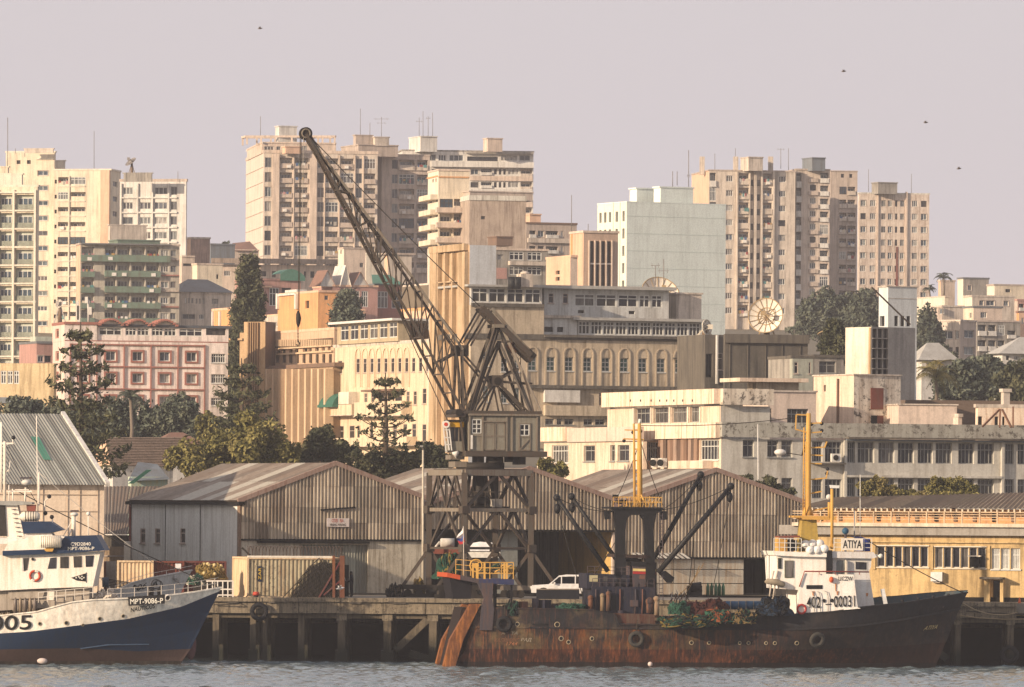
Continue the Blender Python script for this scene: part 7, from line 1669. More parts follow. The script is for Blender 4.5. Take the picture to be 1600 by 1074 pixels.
A.ext([(722,950),(735,950),(705,1060),(694,1060)],-1.0,-5.9,RMD,'stern_ramp')
GRY=mat('gallows_grey','3e3c44',.5,.6,dcol=(.12,.06,.04),sc_=3);NAVY=mat('navy_paint','161c30',.5,.5,dcol=(.05,.035,.03),sc_=3);NAVYB=mat('blue_platform','22305a',.4,.5,dcol=(.08,.05,.04),sc_=3);BLKP=flat('black_paint','121214',.6);YP=mat('yellow_ship_paint','c89628',.35,.4,dcol=(.28,.14,.04),sc_=3)
for o in(-.1,-6.4):A.ext([(746,911),(771,911),(769,936),(772,952),(769,985),(750,985),(752,950),(757,935),(748,914)],o,o-.5,GRY,'gallows_leg')
ORP=flat('orange_platform_end','b04c26',.6)
A.ext([(699,895),(719,899),(719,906),(699,902)],-.2,-6.6,ORP,'platform_end');A.ext([(719.2,899),(749,905),(749,912),(719.2,906)],-.2,-6.6,GRY,'platform_plate');A.ext([(749.2,905),(803,905.5),(803,914),(749.2,912)],-.2,-6.6,NAVYB,'platform_plate')
A.ext([(703,904),(738,909),(736,936),(708,936)],-1.2,-5.8,flat('dark_recess','15131a'),'stern_housing')
A.ext([(771,913),(776,913),(776,952),(771,952)],-1.0,-1.2,BLKP,'prop');A.ext([(798,914),(801,914),(801,955),(798,955)],-.6,-.8,BLKP,'prop')
for(x0,y0,x1,y1,o)in((712,898,747,901,-6.3),(747,905,802,905,-.3),(747,903,802,903,-6.3)):
 A.rail([(x0,y0,o),(x1,y1,o)],24 if o<-1 else 26,YP,3,3,.025)
for x in(739,745,757,788,792):A.bar((x,905,-.35),(x,880,-.35),.14,YP,'rail_stanchion')
mb=MB();mb.torus(A.p(744,884,-2.6),.42,.05,YP,A.F.n.to_3d(),18,6);mb.torus(A.p(744,884,-3.4),.42,.05,YP,A.F.n.to_3d(),18,6);mb.cyl(A.p(744,884,-2.6),A.p(744,884,-3.4),.2,YP,10);mb.build('net_reel',A.t)
mb=MB()
for k in range(26):q=A.p(752+random.random()*48,884+random.random()*10,-2-random.random()*3);mb.tube([q,q+Vector((.3,0,.15)),q+Vector((.5,.1,-.2))],.06,random.choice([YP,GN[0],GN[2]]),5)
mb.build('chain_and_net',A.t,kind='stuff')
t_=A.t
A.tube([(725,905,-4),(724,824,-4)],.04,flat('flag_pole','b0a89c'),'flagstaff',6)
fg=None;fo=thing('flag','white blue and red striped flag hanging limp at the trawler stern','flag',A.p(722,850,-4.1))
for nm,pts,cc_ in(('white_stripe',[(724,822),(725,832),(721,842),(713,841),(716,835),(722,829)],'d8d4d0'),('blue_stripe',[(713,841),(721,842),(725,832.5),(725.5,840),(722,847),(715,845)],'3a4a8a'),('red_stripe',[(715,845),(722,847),(725.5,840),(726.5,846),(724,850),(718,851)],'b02c34')):
 mb=MB();c_=flat('flag_'+nm,cc_,.8);f0_=[A.p(x,y,-4.15+.12*math.sin(x))for x,y in pts];mb.face(f0_,c_);mb.face([v+Vector((0,.02,0))for v in f0_],c_);mb.build(nm,fo)
A.ext([(925,916),(1024,918),(1024,962),(925,962)],-.9,-6.0,NAVY,'deckhouse');A.ext([(917,896),(984,899),(984,918),(917,920)],-1.3,-5.6,NAVY,'deckhouse_upper')
for x in(932,943,958,972):A.ext([(x,901),(x+7,901),(x+7,909),(x,909)],-1.27,-1.3,G_DARK,'window')
A.ext([(921,899),(934,899),(934,909),(921,909)],-1.24,-1.28,flat('pale_box','a8a080'),'pale_panel')
A.ext([(988,884),(1026,886),(1026,922),(988,922)],-1.4,-4.6,GRY,'funnel');A.ext([(986,877),(1026,879),(1026,886),(986,884)],-1.3,-4.7,BLKP,'funnel_top')
A.ext([(989,888.5),(1025.5,890),(1025.5,893.5),(989,892.5)],-1.36,-1.4,flat('funnel_cream','c8b478'),'funnel_band');A.ext([(989,893),(1025.5,894),(1025.5,898),(989,897)],-1.36,-1.4,flat('funnel_red','9a2c2c'),'funnel_band')
A.ext([(1008,914),(1016,914),(1016,928),(1008,928)],-1.34,-1.4,mat('rusty_pipe','6a4030',.6,.6),'door')
for x,y,w_,h_,c_ in((937,925,8,30,'7a6a50'),(946,921,9,34,'3a3230'),(1020,930,11,34,'8a7a62'),(1008,936,14,22,'20222c'),(918,930,9,22,'5e3a28')):
 q=A.p(x+w_/2,y+h_,-.6);mb=MB();m_=mat('fit_'+c_,c_,.6,.7,dcol=(.2,.08,.03),sc_=4);mb.cyl(q,q+Vector((0,0,m2(h_*.8,486))),m2(w_*.42,486),m_,10);mb.sphere(q+Vector((0,0,m2(h_*.8,486))),m2(w_*.5,486),m_,10,6);mb.build('ventilator',A.t)
for i in range(16):
 x=790+i*15+random.uniform(-3,3);q=A.p(x,962 if x<925 else 970,-.5-random.random()*2);mb=MB();m_=random.choice([GRY,NAVY,mat('rusty_pipe','6a4030'),STLD]);hh=random.uniform(.3,1.1)
 mb.box(q+Vector((0,0,hh/2+.1)),(random.uniform(.3,.9),random.uniform(.3,.8),hh),m_,random.random())if i%3 else mb.cyl(q,q+Vector((0,0,hh+.2)),.25,m_,10)
 mb.build('deck_fitting',A.t)
for x in(938,955,972):A.ext([(x,930),(x+8,930),(x+8,953),(x,953)],-.86,-.9,BLKP,'door')if x==955 else A.ext([(x+4+3*math.cos(a),934+3*math.sin(a))for a in np.linspace(0,6.28,11)[:-1]],-.86,-.9,G_DARK,'porthole')
A.rail([(926,917,-.9),(1022,918,-.9)],13,GRY,9,2,.018);A.rail([(918,897,-1.3),(982,899,-1.3)],12,GRY,6,2,.018)
for x in(930,949,968,992,1003):A.tube([(x,962,-.8),(x+1,940,-.8),(x+1,921,-.8)],.05,random.choice([GRY,mat('rusty_pipe','6a4030'),NAVYB]),'pipe',6)
for x0,y0,x1,y1 in((944,940,951,932),(985,948,997,938),(1000,905,1008,899)):A.ext([(x0,y0),(x1,y0),(x1,y1),(x0,y1)],-.7,-.9,random.choice([mat('rusty_pipe','6a4030'),GRY,BLKP]),'vent_box')
for o in(-1.3,-5.3):
 A.ext([(959,797),(981,800),(977,830),(979,962),(961,962),(963,830)],o,o-.75,BLKP,'gantry_leg');A.ext([(1004,800),(1027,797),(1021,830),(1028,962),(1010,962),(1008,830)],o,o-.75,BLKP,'gantry_leg')
 A.ext([(955,793),(1036,794),(1034,800),(1022,804),(1012,806),(1006,812),(1001,805),(985,805),(980,811),(974,804),(960,801)],o+.02,o-.8,BLKP,'gantry_head')
A.ext([(955,792),(1036,793),(1036,796),(955,795)],-1.1,-6.2,BLKP,'gantry_platform')
A.ext([(963,866),(1016,868),(1016,873),(963,871)],-1.3,-6.0,mat('dark_maroon','2c1a18'),'cross_beam')
A.rail([(958,792,-1.2),(1034,793,-1.2)],15,YP,9,2,.016);A.rail([(958,791,-6.1),(1034,792,-6.1)],15,YP,7,2,.016)
mb=MB()
for k in range(16):mb.bar(A.p(975+k*3.2,792,-1.6-k%3),A.p(972+k*3.6+(k%2)*5,776+(k*7%6),-1.8-k%2),.05,YP)
mb.build('yellow_framework',A.t,kind='stuff')
for x,y in((962,776),(974,784),(968,785)):A.ext([(x-4,y-3),(x+5,y-3),(x+4,y+3),(x-4,y+2)],-1.5,-1.9,BLKP,'lamp')
for x,y,sx_ in((950,805,-1),(1038,806,1)):
 A.ext([(x-5,y-7),(x+4,y-7),(x+5,y+6),(x-4,y+7)],-1.4,-2.0,BLKP,'floodlight');A.bar((x,y-5,-1.6),(x-sx_*14,y-8,-1.6),.09,BLKP,'bracket')
A.bar((1030,800,-1.0),(1030,940,-1.0),.05,GRY,'ladder_rail');A.bar((1035,802,-1.0),(1036,940,-1.0),.05,GRY,'ladder_rail')
mb=MB()
for k in range(22):mb.bar(A.p(1030,806+k*6,-1.0),A.p(1035,806+k*6,-1.0),.04,GRY)
mb.build('ladder_rungs',A.t,kind='stuff')
for x,w0,w1 in((1000,.19,.12),(991.5,.09,.07)):A.tube([(x,795,-3.4),(x-.5,720,-3.4),(x-1,662,-3.4)],[w0,w0,w1],YP,'mast',10)
for y in(672,687,702,720,738,756,774):A.bar((990.5,y,-3.4),(999,y,-3.4),.08,YP,'mast_rung')
A.bar((976,672,-3.4),(1003,673,-3.4),.07,YP,'yard');A.bar((974,686,-3.4),(1006,687,-3.4),.09,YP,'yard');A.tube([(999,662,-3.4),(1000,655,-3.4)],.1,WT,'mast_light',8)
for x,y in((989,676),(1001,674),(975,689)):mb=MB();mb.sphere(A.p(x,y,-3.5),.13,BLKP,8,6);mb.build('mast_lamp',A.t)
for dx in(-9,9):A.tube([(1000,770,-3.4),(1000+dx*1.3,794,-3.4+dx*.1)],.06,YP,'mast_stay',6)
for(x0,y0,x1,y1,o,r_)in((870,778,950,893,-.9,.17),(893,776,985,905,-5.6,.16),(1095,742,1022,872,-5.2,.17),(1142,760,1028,895,-.9,.19)):
 A.tube([(x0,y0,o),((x0+x1)/2,(y0+y1)/2+.5,o),(x1,y1,o)],[r_*.8,r_,r_],BLKP,'derrick_boom',10)
 mb=MB();mb.sphere(A.p(x0+(1 if x0<1000 else-2),y0+17,o-.2),.3,BLKP,10,7,sx=.75,sz=1.25);mb.bar(A.p(x0,y0+2,o),A.p(x0+(1 if x0<1000 else-2),y0+14,o-.2),.06,BLKP);mb.build('pulley_block',A.t);mb=MB();mb.sphere(A.p(x0,y0,o),.26,BLKP,8,6);mb.build('boom_head',A.t)
RG=flat('rigging','2c2824',.9);RGT=flat('rigging_tan','8a7048',.9)
for a_,b_,m_ in(((870,778,-.9),(960,800,-1.6),RG),((893,776,-5.6),(962,799,-4),RG),((1095,742,-5.2),(1034,797,-4),RG),((1142,760,-.9),(1034,797,-1.6),RG),((872,795,-1),(915,945,-1),RG),((1092,760,-5),(1075,930,-4),RG),((1140,778,-1),(1112,930,-1.2),RG),((1100,880,-3),(1060,930,-2),RGT),((1093,884,-3),(1066,934,-3),RGT),((1000,665,-3.4),(1263,650,-3.4),RG),((1000,690,-3.4),(958,790,-3.4),RG),((1001,690,-3.4),(1036,790,-3.4),RG),((985,800,-2),(930,896,-2),RG),((1016,700,-3.4),(1016,700,-3.4),RG)):
 if a_!=b_:rope([A.p(*a_),A.p(*b_)],.028,m_,'rigging_line',parent=A.t,sag=.25)
A.ext([(1032,897),(1040,892),(1054,903),(1050,911),(1044,911)],-1.6,-2.3,BLKP,'winch_drum')
A.bar((966,966,-.2),(1160,966,-.2),.06,mat('rusty_pipe','6a4030'),'rail');
for k in range(18):A.bar((966+k*11.4,979,-.2),(966+k*11.4,961,-.2),.06,mat('rusty_pipe','6a4030'),'rail_post')
A.ext([(952,958),(1022,960),(1022,975),(952,974)],-.15,-.3,mat('rust_plate','4a2418',.6,.6,sc_=3),'rust_plate')
netpile('dark maroon tarpaulin mound on the trawler deck',1106,962,487,82,27,[GN[4]],'tarpaulin_mound',26,11)
netpile('green net heap with an orange patch on the trawler deck',1124,972,485.5,56,20,[GN[0],GN[1],GN[5]],'net_heap',60,12)
netpile('dark green net heap behind the drums on the trawler deck',1062,960,486.5,40,20,[GN[0],GN[1]],'net_heap',50,13)
netpile('blue black tarpaulin roll beside the trawler wheelhouse',1208,962,486.5,72,28,[GN[7],GN[6]],'tarpaulin_roll',40,14)
netpile('low green net lying on the aft deck edge',893,955,485.8,56,11,[GN[0],GN[1]],'net_heap',50,15);netpile('green net strands piled in the waist under the rail',1075,981,485.2,110,20,[GN[0],GN[6],GN[2]],'net_strands',120,16)
netpile('tangled tan and dark gear heap left of the tarpaulin roll',1160,975,485.6,50,22,[GN[6],GN[3],GN[0]],'gear_heap',70,17);netpile('green net draped over the after bulwark',800,962,484.8,26,22,[GN[0],GN[6]],'net_strands',40,18)
for i,x in enumerate((1056,1068,1081,1094,1127,1140)):
 q=A.p(x,979,-.55-.1*(i%2));mb=MB();mb.cyl(q,q+Vector((0,0,.75)),.26,GN[i%2],12);mb.build('drum',None,label='%s green drum of the row along the trawler waist'%('first','second','third','fourth','fifth','last')[i],category='drum',group='green drums in the trawler waist')
for i,x in enumerate((1106,1112,1118.5,1124,1130)):
 q=A.p(x,931,-5.6);mb=MB();mb.tube([q,q+Vector((0,0,.62)),q+Vector((0,0,.78)),q+Vector((0,0,.9))],[.12,.12,.06,.05],flat('bottle_green%d'%(i%2),'2c5a40' if i%2 else '4a7058'),8);mb.build('gas_bottle',None,label='green gas bottle, %s of five standing in a row'%('first from the left','second','middle one','fourth','last')[i],category='gas bottle',group='green gas bottles on the trawler')
for i in range(5):q=A.p(1130+i*12,946,-5.2);mb=MB();mb.cyl(q,q+Vector((.5,0,0)),.3,flat('blue_drum','1e4a70'),12);mb.build('drum',None,label='blue drum lying on its side, %s of the row by the tarpaulin roll'%('leftmost','second','middle','fourth','rightmost')[i],category='drum',group='blue drums lying on the trawler deck')
mb=MB();q=A.p(1085,930,-4.4);mb.box(q+Vector((0,0,.3)),(.9,.7,.7),BLKP,.3);mb.cyl(q+Vector((-.3,-.3,.5)),q+Vector((.5,-.3,.6)),.33,BLKP,12);mb.build('deck_winch',A.t)
mb=MB()
for k in range(14):q=A.p(1045+k*2.6,942,-4.5-k%3*.4);mb.bar(q,q+Vector((random.uniform(-.5,.5),0,random.uniform(.3,1.))),.06,random.choice([mat('rusty_pipe','6a4030'),STLL,WHT]))
mb.build('pipe_tangle',A.t,kind='stuff')
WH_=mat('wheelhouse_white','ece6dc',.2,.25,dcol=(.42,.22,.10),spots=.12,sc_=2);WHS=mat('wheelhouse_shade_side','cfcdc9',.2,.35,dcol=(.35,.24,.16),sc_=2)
A.ext([(1213,868),(1291,869),(1291,962),(1249,962),(1247,922),(1216,920)],-.9,-6.1,WH_,'after_house');A.ext([(1208,861),(1250,863),(1300,864),(1300,871),(1250,870),(1211,868)],-.6,-6.4,WH_,'boat_deck')
for(x0,y0,x1,y1)in((1227,877,1239,902),(1216.5,873,1220,888)):
 mb=MB();a_=A.p(x0,y1,-.86);b_=A.p(x1,y0,-.86);A.ext([(x0-1,y0-1),(x1+1,y0-1),(x1+1,y1+1),(x0-1,y1+1)],-.84,-.9,flat('window_rim','5a6048'),'window_frame');A.ext([(x0,y0),(x1,y0),(x1,y1),(x0,y1)],-.82,-.84,G_DARK,'window')
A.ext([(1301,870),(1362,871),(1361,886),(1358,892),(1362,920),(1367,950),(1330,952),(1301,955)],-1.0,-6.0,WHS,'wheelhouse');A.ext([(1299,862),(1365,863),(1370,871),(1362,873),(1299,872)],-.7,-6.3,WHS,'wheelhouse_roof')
A.ext([(1308,876),(1320,876),(1321,880),(1321,900),(1307,900),(1307,880)],-.96,-1.0,G_BLUE,'door');A.ext([(1321.2,875),(1324,877),(1324,901),(1321.2,901)],-.7,-1.0,CREAM2,'door_leaf');A.ext([(1337,878),(1354,879),(1354,890.5),(1337,890)],-.95,-1.0,G_DARK,'window');A.ext([(1335.5,876.5),(1355.5,877.5),(1355.5,892),(1335.5,891.5)],-.965,-1.0,WHT,'window_frame')
A.ext([(1254,896),(1334,898),(1340,949),(1345,951),(1244,960),(1249,925)],-.04,-.14,WH_,'side_screen')
A.ext([(1260,914.5),(1285,914.5),(1285,920.5),(1260,920.5)],.0,-.04,BLKP,'slot_opening')
RR_=flat('red_rail','8a3a30');A.tube([(1249,917,.05),(1257,893,.05),(1358,894,.05)],.05,RR_,'red_rail',6)
for x in(1280,1305,1343):A.bar((x,893.5,.05),(x,898,.05),.05,RR_,'rail_bracket')
A.text('402',1260.5,950.5,18,22,BK,.0,1.5);A.text('00031',1303,949.3,18,33.5,BK,.0,2.2);A.ext([(1290,944),(1298.5,943.6),(1298.5,945),(1290,945.4)],.01,-.04,BK,'lettering')
for x,y in((1287.8,939),(1299.8,938.5)):A.ext([(x+2.7*math.cos(a),y+3.0*math.sin(a))for a in np.linspace(0,6.28,13)[:-1]],.015,-.04,BK,'porthole')
A.text('UCZW',1310,907.5,6.5,23,BK,.0,.5)
ag=A.ext([(1314.5,841.5),(1348.5,842),(1348.5,860.5),(1314.5,860)],-.55,-.62,flat('name_board','dcd4c6'),'name_board');A.text('ATIYA',1317,856.5,12.5,29.5,BK,-.55,.0,ag)
A.ext([(1341,838),(1360,843),(1360,862),(1349,862),(1349,841)],-1.2,-5,flat('blue_tarp','20307a',.7),'blue_awning')
A.ext([(1292,860),(1300.5,860),(1300.5,898),(1292,898)],-.5,-.9,BLKP,'exhaust_casing')
A.tube([(1300,858,-1),(1300,764,-1)],.11,YP,'slender_mast',8);A.ext([(1297,856),(1304,856),(1302,850),(1299,850)],-.85,-1.2,YP,'mast_foot');A.ext([(1297,758),(1312,759),(1311,763),(1298,763)],-.9,-1.2,flat('radar_white','d8d8d4'),'radar_scanner')
A.tube([(1296,810,-1.6),(1296,785,-1.6)],.12,YP,'light_mast',8);mb=MB();mb.sphere(A.p(1295,777,-1.6),.2,WHT,10,7);mb.build('globe_light',A.t)
A.ext([(1253.5,812),(1276,812),(1280,862),(1250,862)],-2.6,-4.2,mat('mast_base_yellow','a88a20',.3,.3),'mast_base');A.ext([(1241,806),(1306,807),(1306,813),(1254,812),(1252,809),(1241,809)],-2.2,-4.6,YP,'mast_platform')
A.tube([(1262,806,-3.4),(1262,797,-3.4),(1262.5,790,-3.4),(1263,700,-3.4),(1263.5,646,-3.4)],[.42,.3,.2,.19,.15],YP,'main_mast',12);A.tube([(1255,806,-3.4),(1256,690,-3.4),(1256.5,668,-3.4)],.06,YP,'mast_leg',6);A.tube([(1258.5,806,-3.0),(1259,690,-3.0)],.045,YP,'mast_leg',6)
mb=MB()
for k in range(24):mb.bar(A.p(1255.4,800-k*5.4,-3.3),A.p(1259,800-k*5.4,-3.3),.045,YP)
mb.build('mast_rungs',A.t,kind='stuff')
for x0,y0,x1,y1 in((1245,648,1265,649),(1244,648,1243,671),(1243,671,1262,676),(1262,662,1284,661),(1262,677,1284,675),(1262,700,1288,699),(1262,711,1286,712),(1262,724,1284,725),(1262,750,1292,747),(1262,772,1284,768),(1288,700,1292,690),(1291,747,1293,736),(1262,800,1300,792)):
 A.bar((x0,y0,-3.4),(x1,y1,-3.4),.09,YP,'yard')
for x,y in((1268,665),(1284,664),(1293,697),(1293,735),(1284,675),(1292,742)):mb=MB();mb.sphere(A.p(x,y-2,-3.5),.13,BLKP,8,6);mb.build('mast_lamp',A.t)
mb=MB();q=A.p(1219,707,-3.4);mb.sphere(q,.42,WHT,12,8,sz=.55);mb.build('radar_dome',A.t);rope([A.p(1224,707,-3.4),A.p(1254,712,-3.4)],.03,RG,'bracket_line',parent=A.t);A.tube([(1263,690,-3.6),(1258,700,-3.6),(1253,712,-3.6)],[.05,.16,.05],GN[6],'furled_flag',6)
for i,(x,y,o)in enumerate(((1259,851,-2.2),(1270,850,-2.2),(1281,850,-2.2),(1266,860,-1.0),(1277,860,-1.0),(1288,858,-1.0))):
 mb=MB();q=A.p(x,y,o);mb.tube([q+Vector((-.08,.55,0)),q+Vector((-.07,.5,0)),q+Vector((-.04,.2,0)),q+Vector((0,-.3,0)),q+Vector((0,-.5,0)),q+Vector((.02,-.58,0))],[.12,.26,.31,.31,.26,.1],flat('raft_white','dcdad4',.5),12);mb.build('liferaft_canister',A.t)
A.bar((1255,866,-1.0),(1296,868,-1.0),.08,WHT,'raft_cradle');A.bar((1262,852,-.8),(1270,868,-.8),.06,WHT,'raft_cradle');A.bar((1286,852,-.8),(1280,868,-.8),.06,WHT,'raft_cradle')
A.ext([(1215,840),(1230,840),(1230,862),(1215,862)],-1.2,-2.4,YP,'yellow_locker');A.ext([(1232,844),(1246,844),(1246,861),(1232,861)],-1.6,-2.6,BLKP,'dark_locker');A.rail([(1209,862,-.7),(1252,863,-.7)],21,WHT,5,3,.022);A.rail([(1303,862,-.7),(1362,863,-.7)],21,WHT,5,3,.022);A.ext([(1218,838),(1250,837),(1250,840),(1218,841)],-1,-3,RUSTR,'rack_top')
mb=MB();mb.tube([A.p(1195,910,-.6),A.p(1199,908.5,-.6),A.p(1214,910,-.6),A.p(1224,914,-.6),A.p(1226,915.5,-.6)],[.08,.2,.24,.2,.08],mat('dinghy_hull','9a8c74',.4,.4),10);mb.build('rescue_dinghy',A.t)
for x in(1206,1212):A.tube([(x-4,936,-.8),(x,905,-.8),(x+3,892,-.8)],.07,TAN,'davit',6)
for i,(x,y)in enumerate(((1252.5,952),)):
 t=thing('lifebuoy','red lifebuoy at the lower left corner of the white side screen','lifebuoy',A.p(x,y,.1));mb=MB();mb.torus(A.p(x,y,.08),.3,.075,flat('lifebuoy_red','a03430'),A.F.n.to_3d(),18,7);mb.build('ring',t)
mb=MB();mb.sphere(A.p(1299,906,.1),.2,flat('buoy_orange','c85a34'),10,7,sx=.8,sz=1.1);mb.build('orange_float',A.t)
ST=mat('rust_stain_orange','c07838',.4,.4);
for x,y,w_,h_ in((1305,912,2,12),(1307,924,3.5,6),(1269,924,4,7),(1353,927,4,5)):A.ext([(x,y),(x+w_,y),(x+w_*.7,y+h_),(x+w_*.2,y+h_)],.01 if x<1345 else-.97,-.04 if x<1345 else-1,ST,'rust_stain')
for x0,y0,x1,y1 in((1268,924,1273,956),(1276,924,1282,956),(1286,923,1294,957)):A.tube([(x0,y0,.05),(x1-2,y0+2,.05),(x1,y0+9,.05),(x1,y1,.05)],.025,METALG,'pipe',6)
A.ext([(1376,921),(1382,920),(1387,944),(1381,946)],-1.2,-1.35,flat('white_plank','d8d8d4'),'white_plank');
for x,y in((1410,939),(1435,936),(1458,933),(1482,930)):mb=MB();mb.sphere(A.p(x,y,-1.8),.11,BLKP,8,6);mb.build('bulwark_knob',A.t)
for k in range(9):A.bar((1375+k*14,944-k*1.6,-6.0),(1375+k*14,932-k*.6,-6.0),.07,TEAL,'bulwark_rib')
mb=MB();mb.bar(A.p(1366,867,-1),A.p(1376,870,-.8),.12,WT);mb.sphere(A.p(1376,869,-.8),.16,WT,8,6);mb.build('horn',A.t)
mb=MB();mb.sphere(A.p(1321,830,-2),.24,flat('compass_blue','24506a'),10,7);mb.cyl(A.p(1321,833,-2),A.p(1321,862,-2),.08,GRY,8);mb.build('compass_dome',A.t);A.tube([(1335,862,-2.5),(1335,798,-2.5)],.05,METALG,'aerial',6);A.tube([(1344,862,-2.5),(1344,742,-2.5)],.025,WT,'whip_aerial',5)
rope([A.p(1352,842,-1),A.p(1506,927,-3.4)],.035,RG,'fore_stay',parent=A.t,sag=.2)
RIMW=flat('rim_pale','94876e',.5)
for x,y,r_ in((811,974,.14),(874,975,.17),(875,999,.15),(887.5,1000,.13),(926.5,1000.5,.13),(1080.5,1003,.13),(1107,1003,.11),(1158,1004,.10),(1170,1004,.11),(1196,1004,.10),(1209.5,1004,.11),(1244,1004,.13)):
 c,du,up,nn_=A.surf(x,y,.02);mb=MB();mb.torus(c,r_,.035,RIMW,nn_,14,6);mb.cyl(c-nn_*.04,c+nn_*.015,r_,BLKP,14);mb.build('porthole',A.t)
for x0,x1,y in((831,854,978),(799,805,977),(907,922,980),(869,873,978)):
 c,du,up,nn_=A.surf((x0+x1)/2,y,.02);mb=MB();mb.bar(c-du*m2((x1-x0)/2,486),c+du*m2((x1-x0)/2,486),.05,BLKP,.1);mb.build('scupper',A.t)
def stext(S,txt,x,y,h,wd,m,slant=0,off=.14):
 c,du,up,nn_=S.surf(x,y,off);mb=MB();nx=du.cross(up);bo=.02 if len(txt)==8 and S is B_ else.012
 if nx.dot(nn_)<0:pass
 text_mb(mb,txt,c,du,up,m2(h,486),m,w=m2(wd,486),dep=.02,off=bo,slant=slant);return mb.build('lettering',S.t)
WF_=mat('faded_white_letter','9a8e78',.6,.5,sc_=4);OF_=mat('faded_orange_letter','9a5a2c',.6,.5,sc_=4)
stext(A,'A    YA',785,993,5.5,26,mat('faded_grey_letter','6a6458'));stext(A,'КАЛИНИНГ',770,1003.5,6,38,mat('faded_rust_letter','70482c'));stext(A,'РАД',810.5,1003,6.5,16,WF_);stext(A,'1744',788.5,1011,6,17,OF_);stext(A,'ATIYA',1438,983,7,25,mat('bow_name','b09a5a',.3,.3),.3)
stext(A,'7',1454,952,4,3,GRY);stext(A,'4',1466,950,4,5,GRY)
for i,(x,y)in enumerate(((790,977),(993,998),(1275,995))):
 c,du,up,nn_=A.surf(x,y,.2);tyre(c,.42,.15,('tyre fender over the faded stern lettering of the trawler','grey tyre fender amidships on the rusty trawler hull','worn grey tyre fender below the trawler wheelhouse')[i],nn_,RUB if i==0 else flat('tyre_grey','3a3834' if i==1 else '565048',.9))
mb=MB();mb.sphere(A.p(1016,1038,.6),.17,flat('buoy_pale','c8b8b0'),10,7);mb.build('mooring_float',None,label='small pale float in the water against the trawler hull',category='float')
rope([A.p(1500,940,-3.4),P(1590,957,YQ-.2)],.05,ROPE,'rope','mooring rope from the trawler bow to the quay',sag=.5)
# ---- the blue and white ship
B_=Ship('fishing_ship','blue and white fishing ship at the left edge, its bow pointing right',(-230,481),0,3.6,'ship')
WHU=hullmat('hull_white',(.80,.75,.65),(.50,.32,.16),.30,-46,-10);BLU=mat('hull_blue','0e2a48',.3,.4,dcol=(.02,.025,.035),sc_=2,rough=.5);BOOT=mat('hull_boot','4e3a34',.6,.5,dcol=(.05,.03,.025),sc_=2);BOOTD=mat('hull_boot_dark','221a16',.5,.5)
def bn(t,k):
 B=3.6*(1,.98,.93,.86,.8)[k];p_=(2.0,1.8,1.5,1.25,1.2)[k];t0=(.55,.5,.42,.36,.35)[k];return B if t<t0 else max(.03,B*(1-((t-t0)/(1-t0))**p_))
B_.hull([[(-230,970),(0,962),(57,956),(85,948),(111,941),(142,937.5),(201,935),(255,931),(300,926),(346,918)],[(-230,997),(0,990),(47,987),(118,978),(201,967),(284,948),(343,924)],[(-230,1020),(0,1015),(125,1013),(213,1018),(298,1014)],[(-230,1034),(285,1033)],[(-230,1062),(270,1060)]],bn,[WHU,BLU,BOOT,BOOTD],deck=(1,.5),deckm=DK,inner=WHU)
c0=[B_.surf(x,y,.05)for x,y in((125,1010),(170,1006),(233,1002))];mb=MB()
for a_,b_ in zip(c0,c0[1:]):mb.bar(a_[0],b_[0],.08,flat('pale_strake','3c5068'),.08)
mb.build('strake',B_.t)
WN=mat('ship_white','e8dfd0',.2,.35,dcol=(.45,.28,.12),sc_=2);NV=flat('ship_navy','182c48',.5);WNS=mat('ship_grey_white','a89c8c',.4,.5,sc_=2)
B_.ext([(-60,868),(18,867),(60,866),(157,862),(145,917),(60,920),(2,923),(-60,925)],-.9,-6.3,WN,'wheelhouse');B_.ext([(-60,925),(2,923),(140,918),(139,946),(-60,958)],-1.4,-5.9,WNS,'lower_house')
for poly in([(78.5,872),(88,871),(87.5,888.5),(74.5,889)],[(94,870.5),(107,870),(107,888),(94,888)],[(114.5,869.5),(127.5,869),(127.5,886.5),(115.5,887)],[(133.5,868.5),(146.5,868),(144.5,885.5),(134,886)],[(36,872.5),(45,872),(42,891),(37,892)]):
 fr_=B_.ext(poly,-.86,-.9,G_DARK,'window')
B_.ext([(34,872),(36,872),(37,892),(34,892)],-.8,-.9,WHT,'door_leaf')
B_.ext([(4,861),(86,858),(102,838),(150,836.5),(164,860.5),(90,865.5),(4,868.5)],-.5,-6.7,NV,'navy_visor');B_.ext([(6,861),(13,848),(60,836),(96,838),(101,839),(87,858)],-.7,-6.5,WN,'upper_deckhouse')
B_.text('C9D2840',110.5,853,5.2,31,WT,-.49,1.2);B_.text('MPT-9086-P',106,860,5.2,41,WT,-.49,1.2)
mb=MB();q0,q1=B_.p(63,847,-.3),B_.p(96,847,-.3);mb.tube([q0,q0.lerp(q1,.03),q0.lerp(q1,.97),q1],[.3,.4,.4,.3],flat('raft_cream','d8d0c0',.5),14)
for k in range(10):mb.torus(q0.lerp(q1,.06+k*.098),.40,.02,flat('raft_band','a89c88'),(1,0,0),14,5)
mb.build('liferaft_canister',B_.t);B_.ext([(68,858),(84,857),(82,862),(72,862)],-.3,-.6,YP,'raft_cradle')
B_.ext([(33,815),(78,815),(98,828),(78,833),(37,834)],-2.0,-5.2,NV,'second_visor');B_.ext([(38,834),(80,833),(84,840),(38,842)],-2.2,-5.0,WHS,'monkey_island');
mb=MB();q0,q1=B_.p(31,807,-2.6),B_.p(62,807,-2.6);mb.tube([q0,q0.lerp(q1,.15),q0.lerp(q1,.85),q1],[.12,.33,.33,.2],flat('raft_cream','d8d0c0'),12);
for k in range(5):mb.torus(q0.lerp(q1,.3+k*.13),.33,.025,BLKP,(1,0,0),12,5)
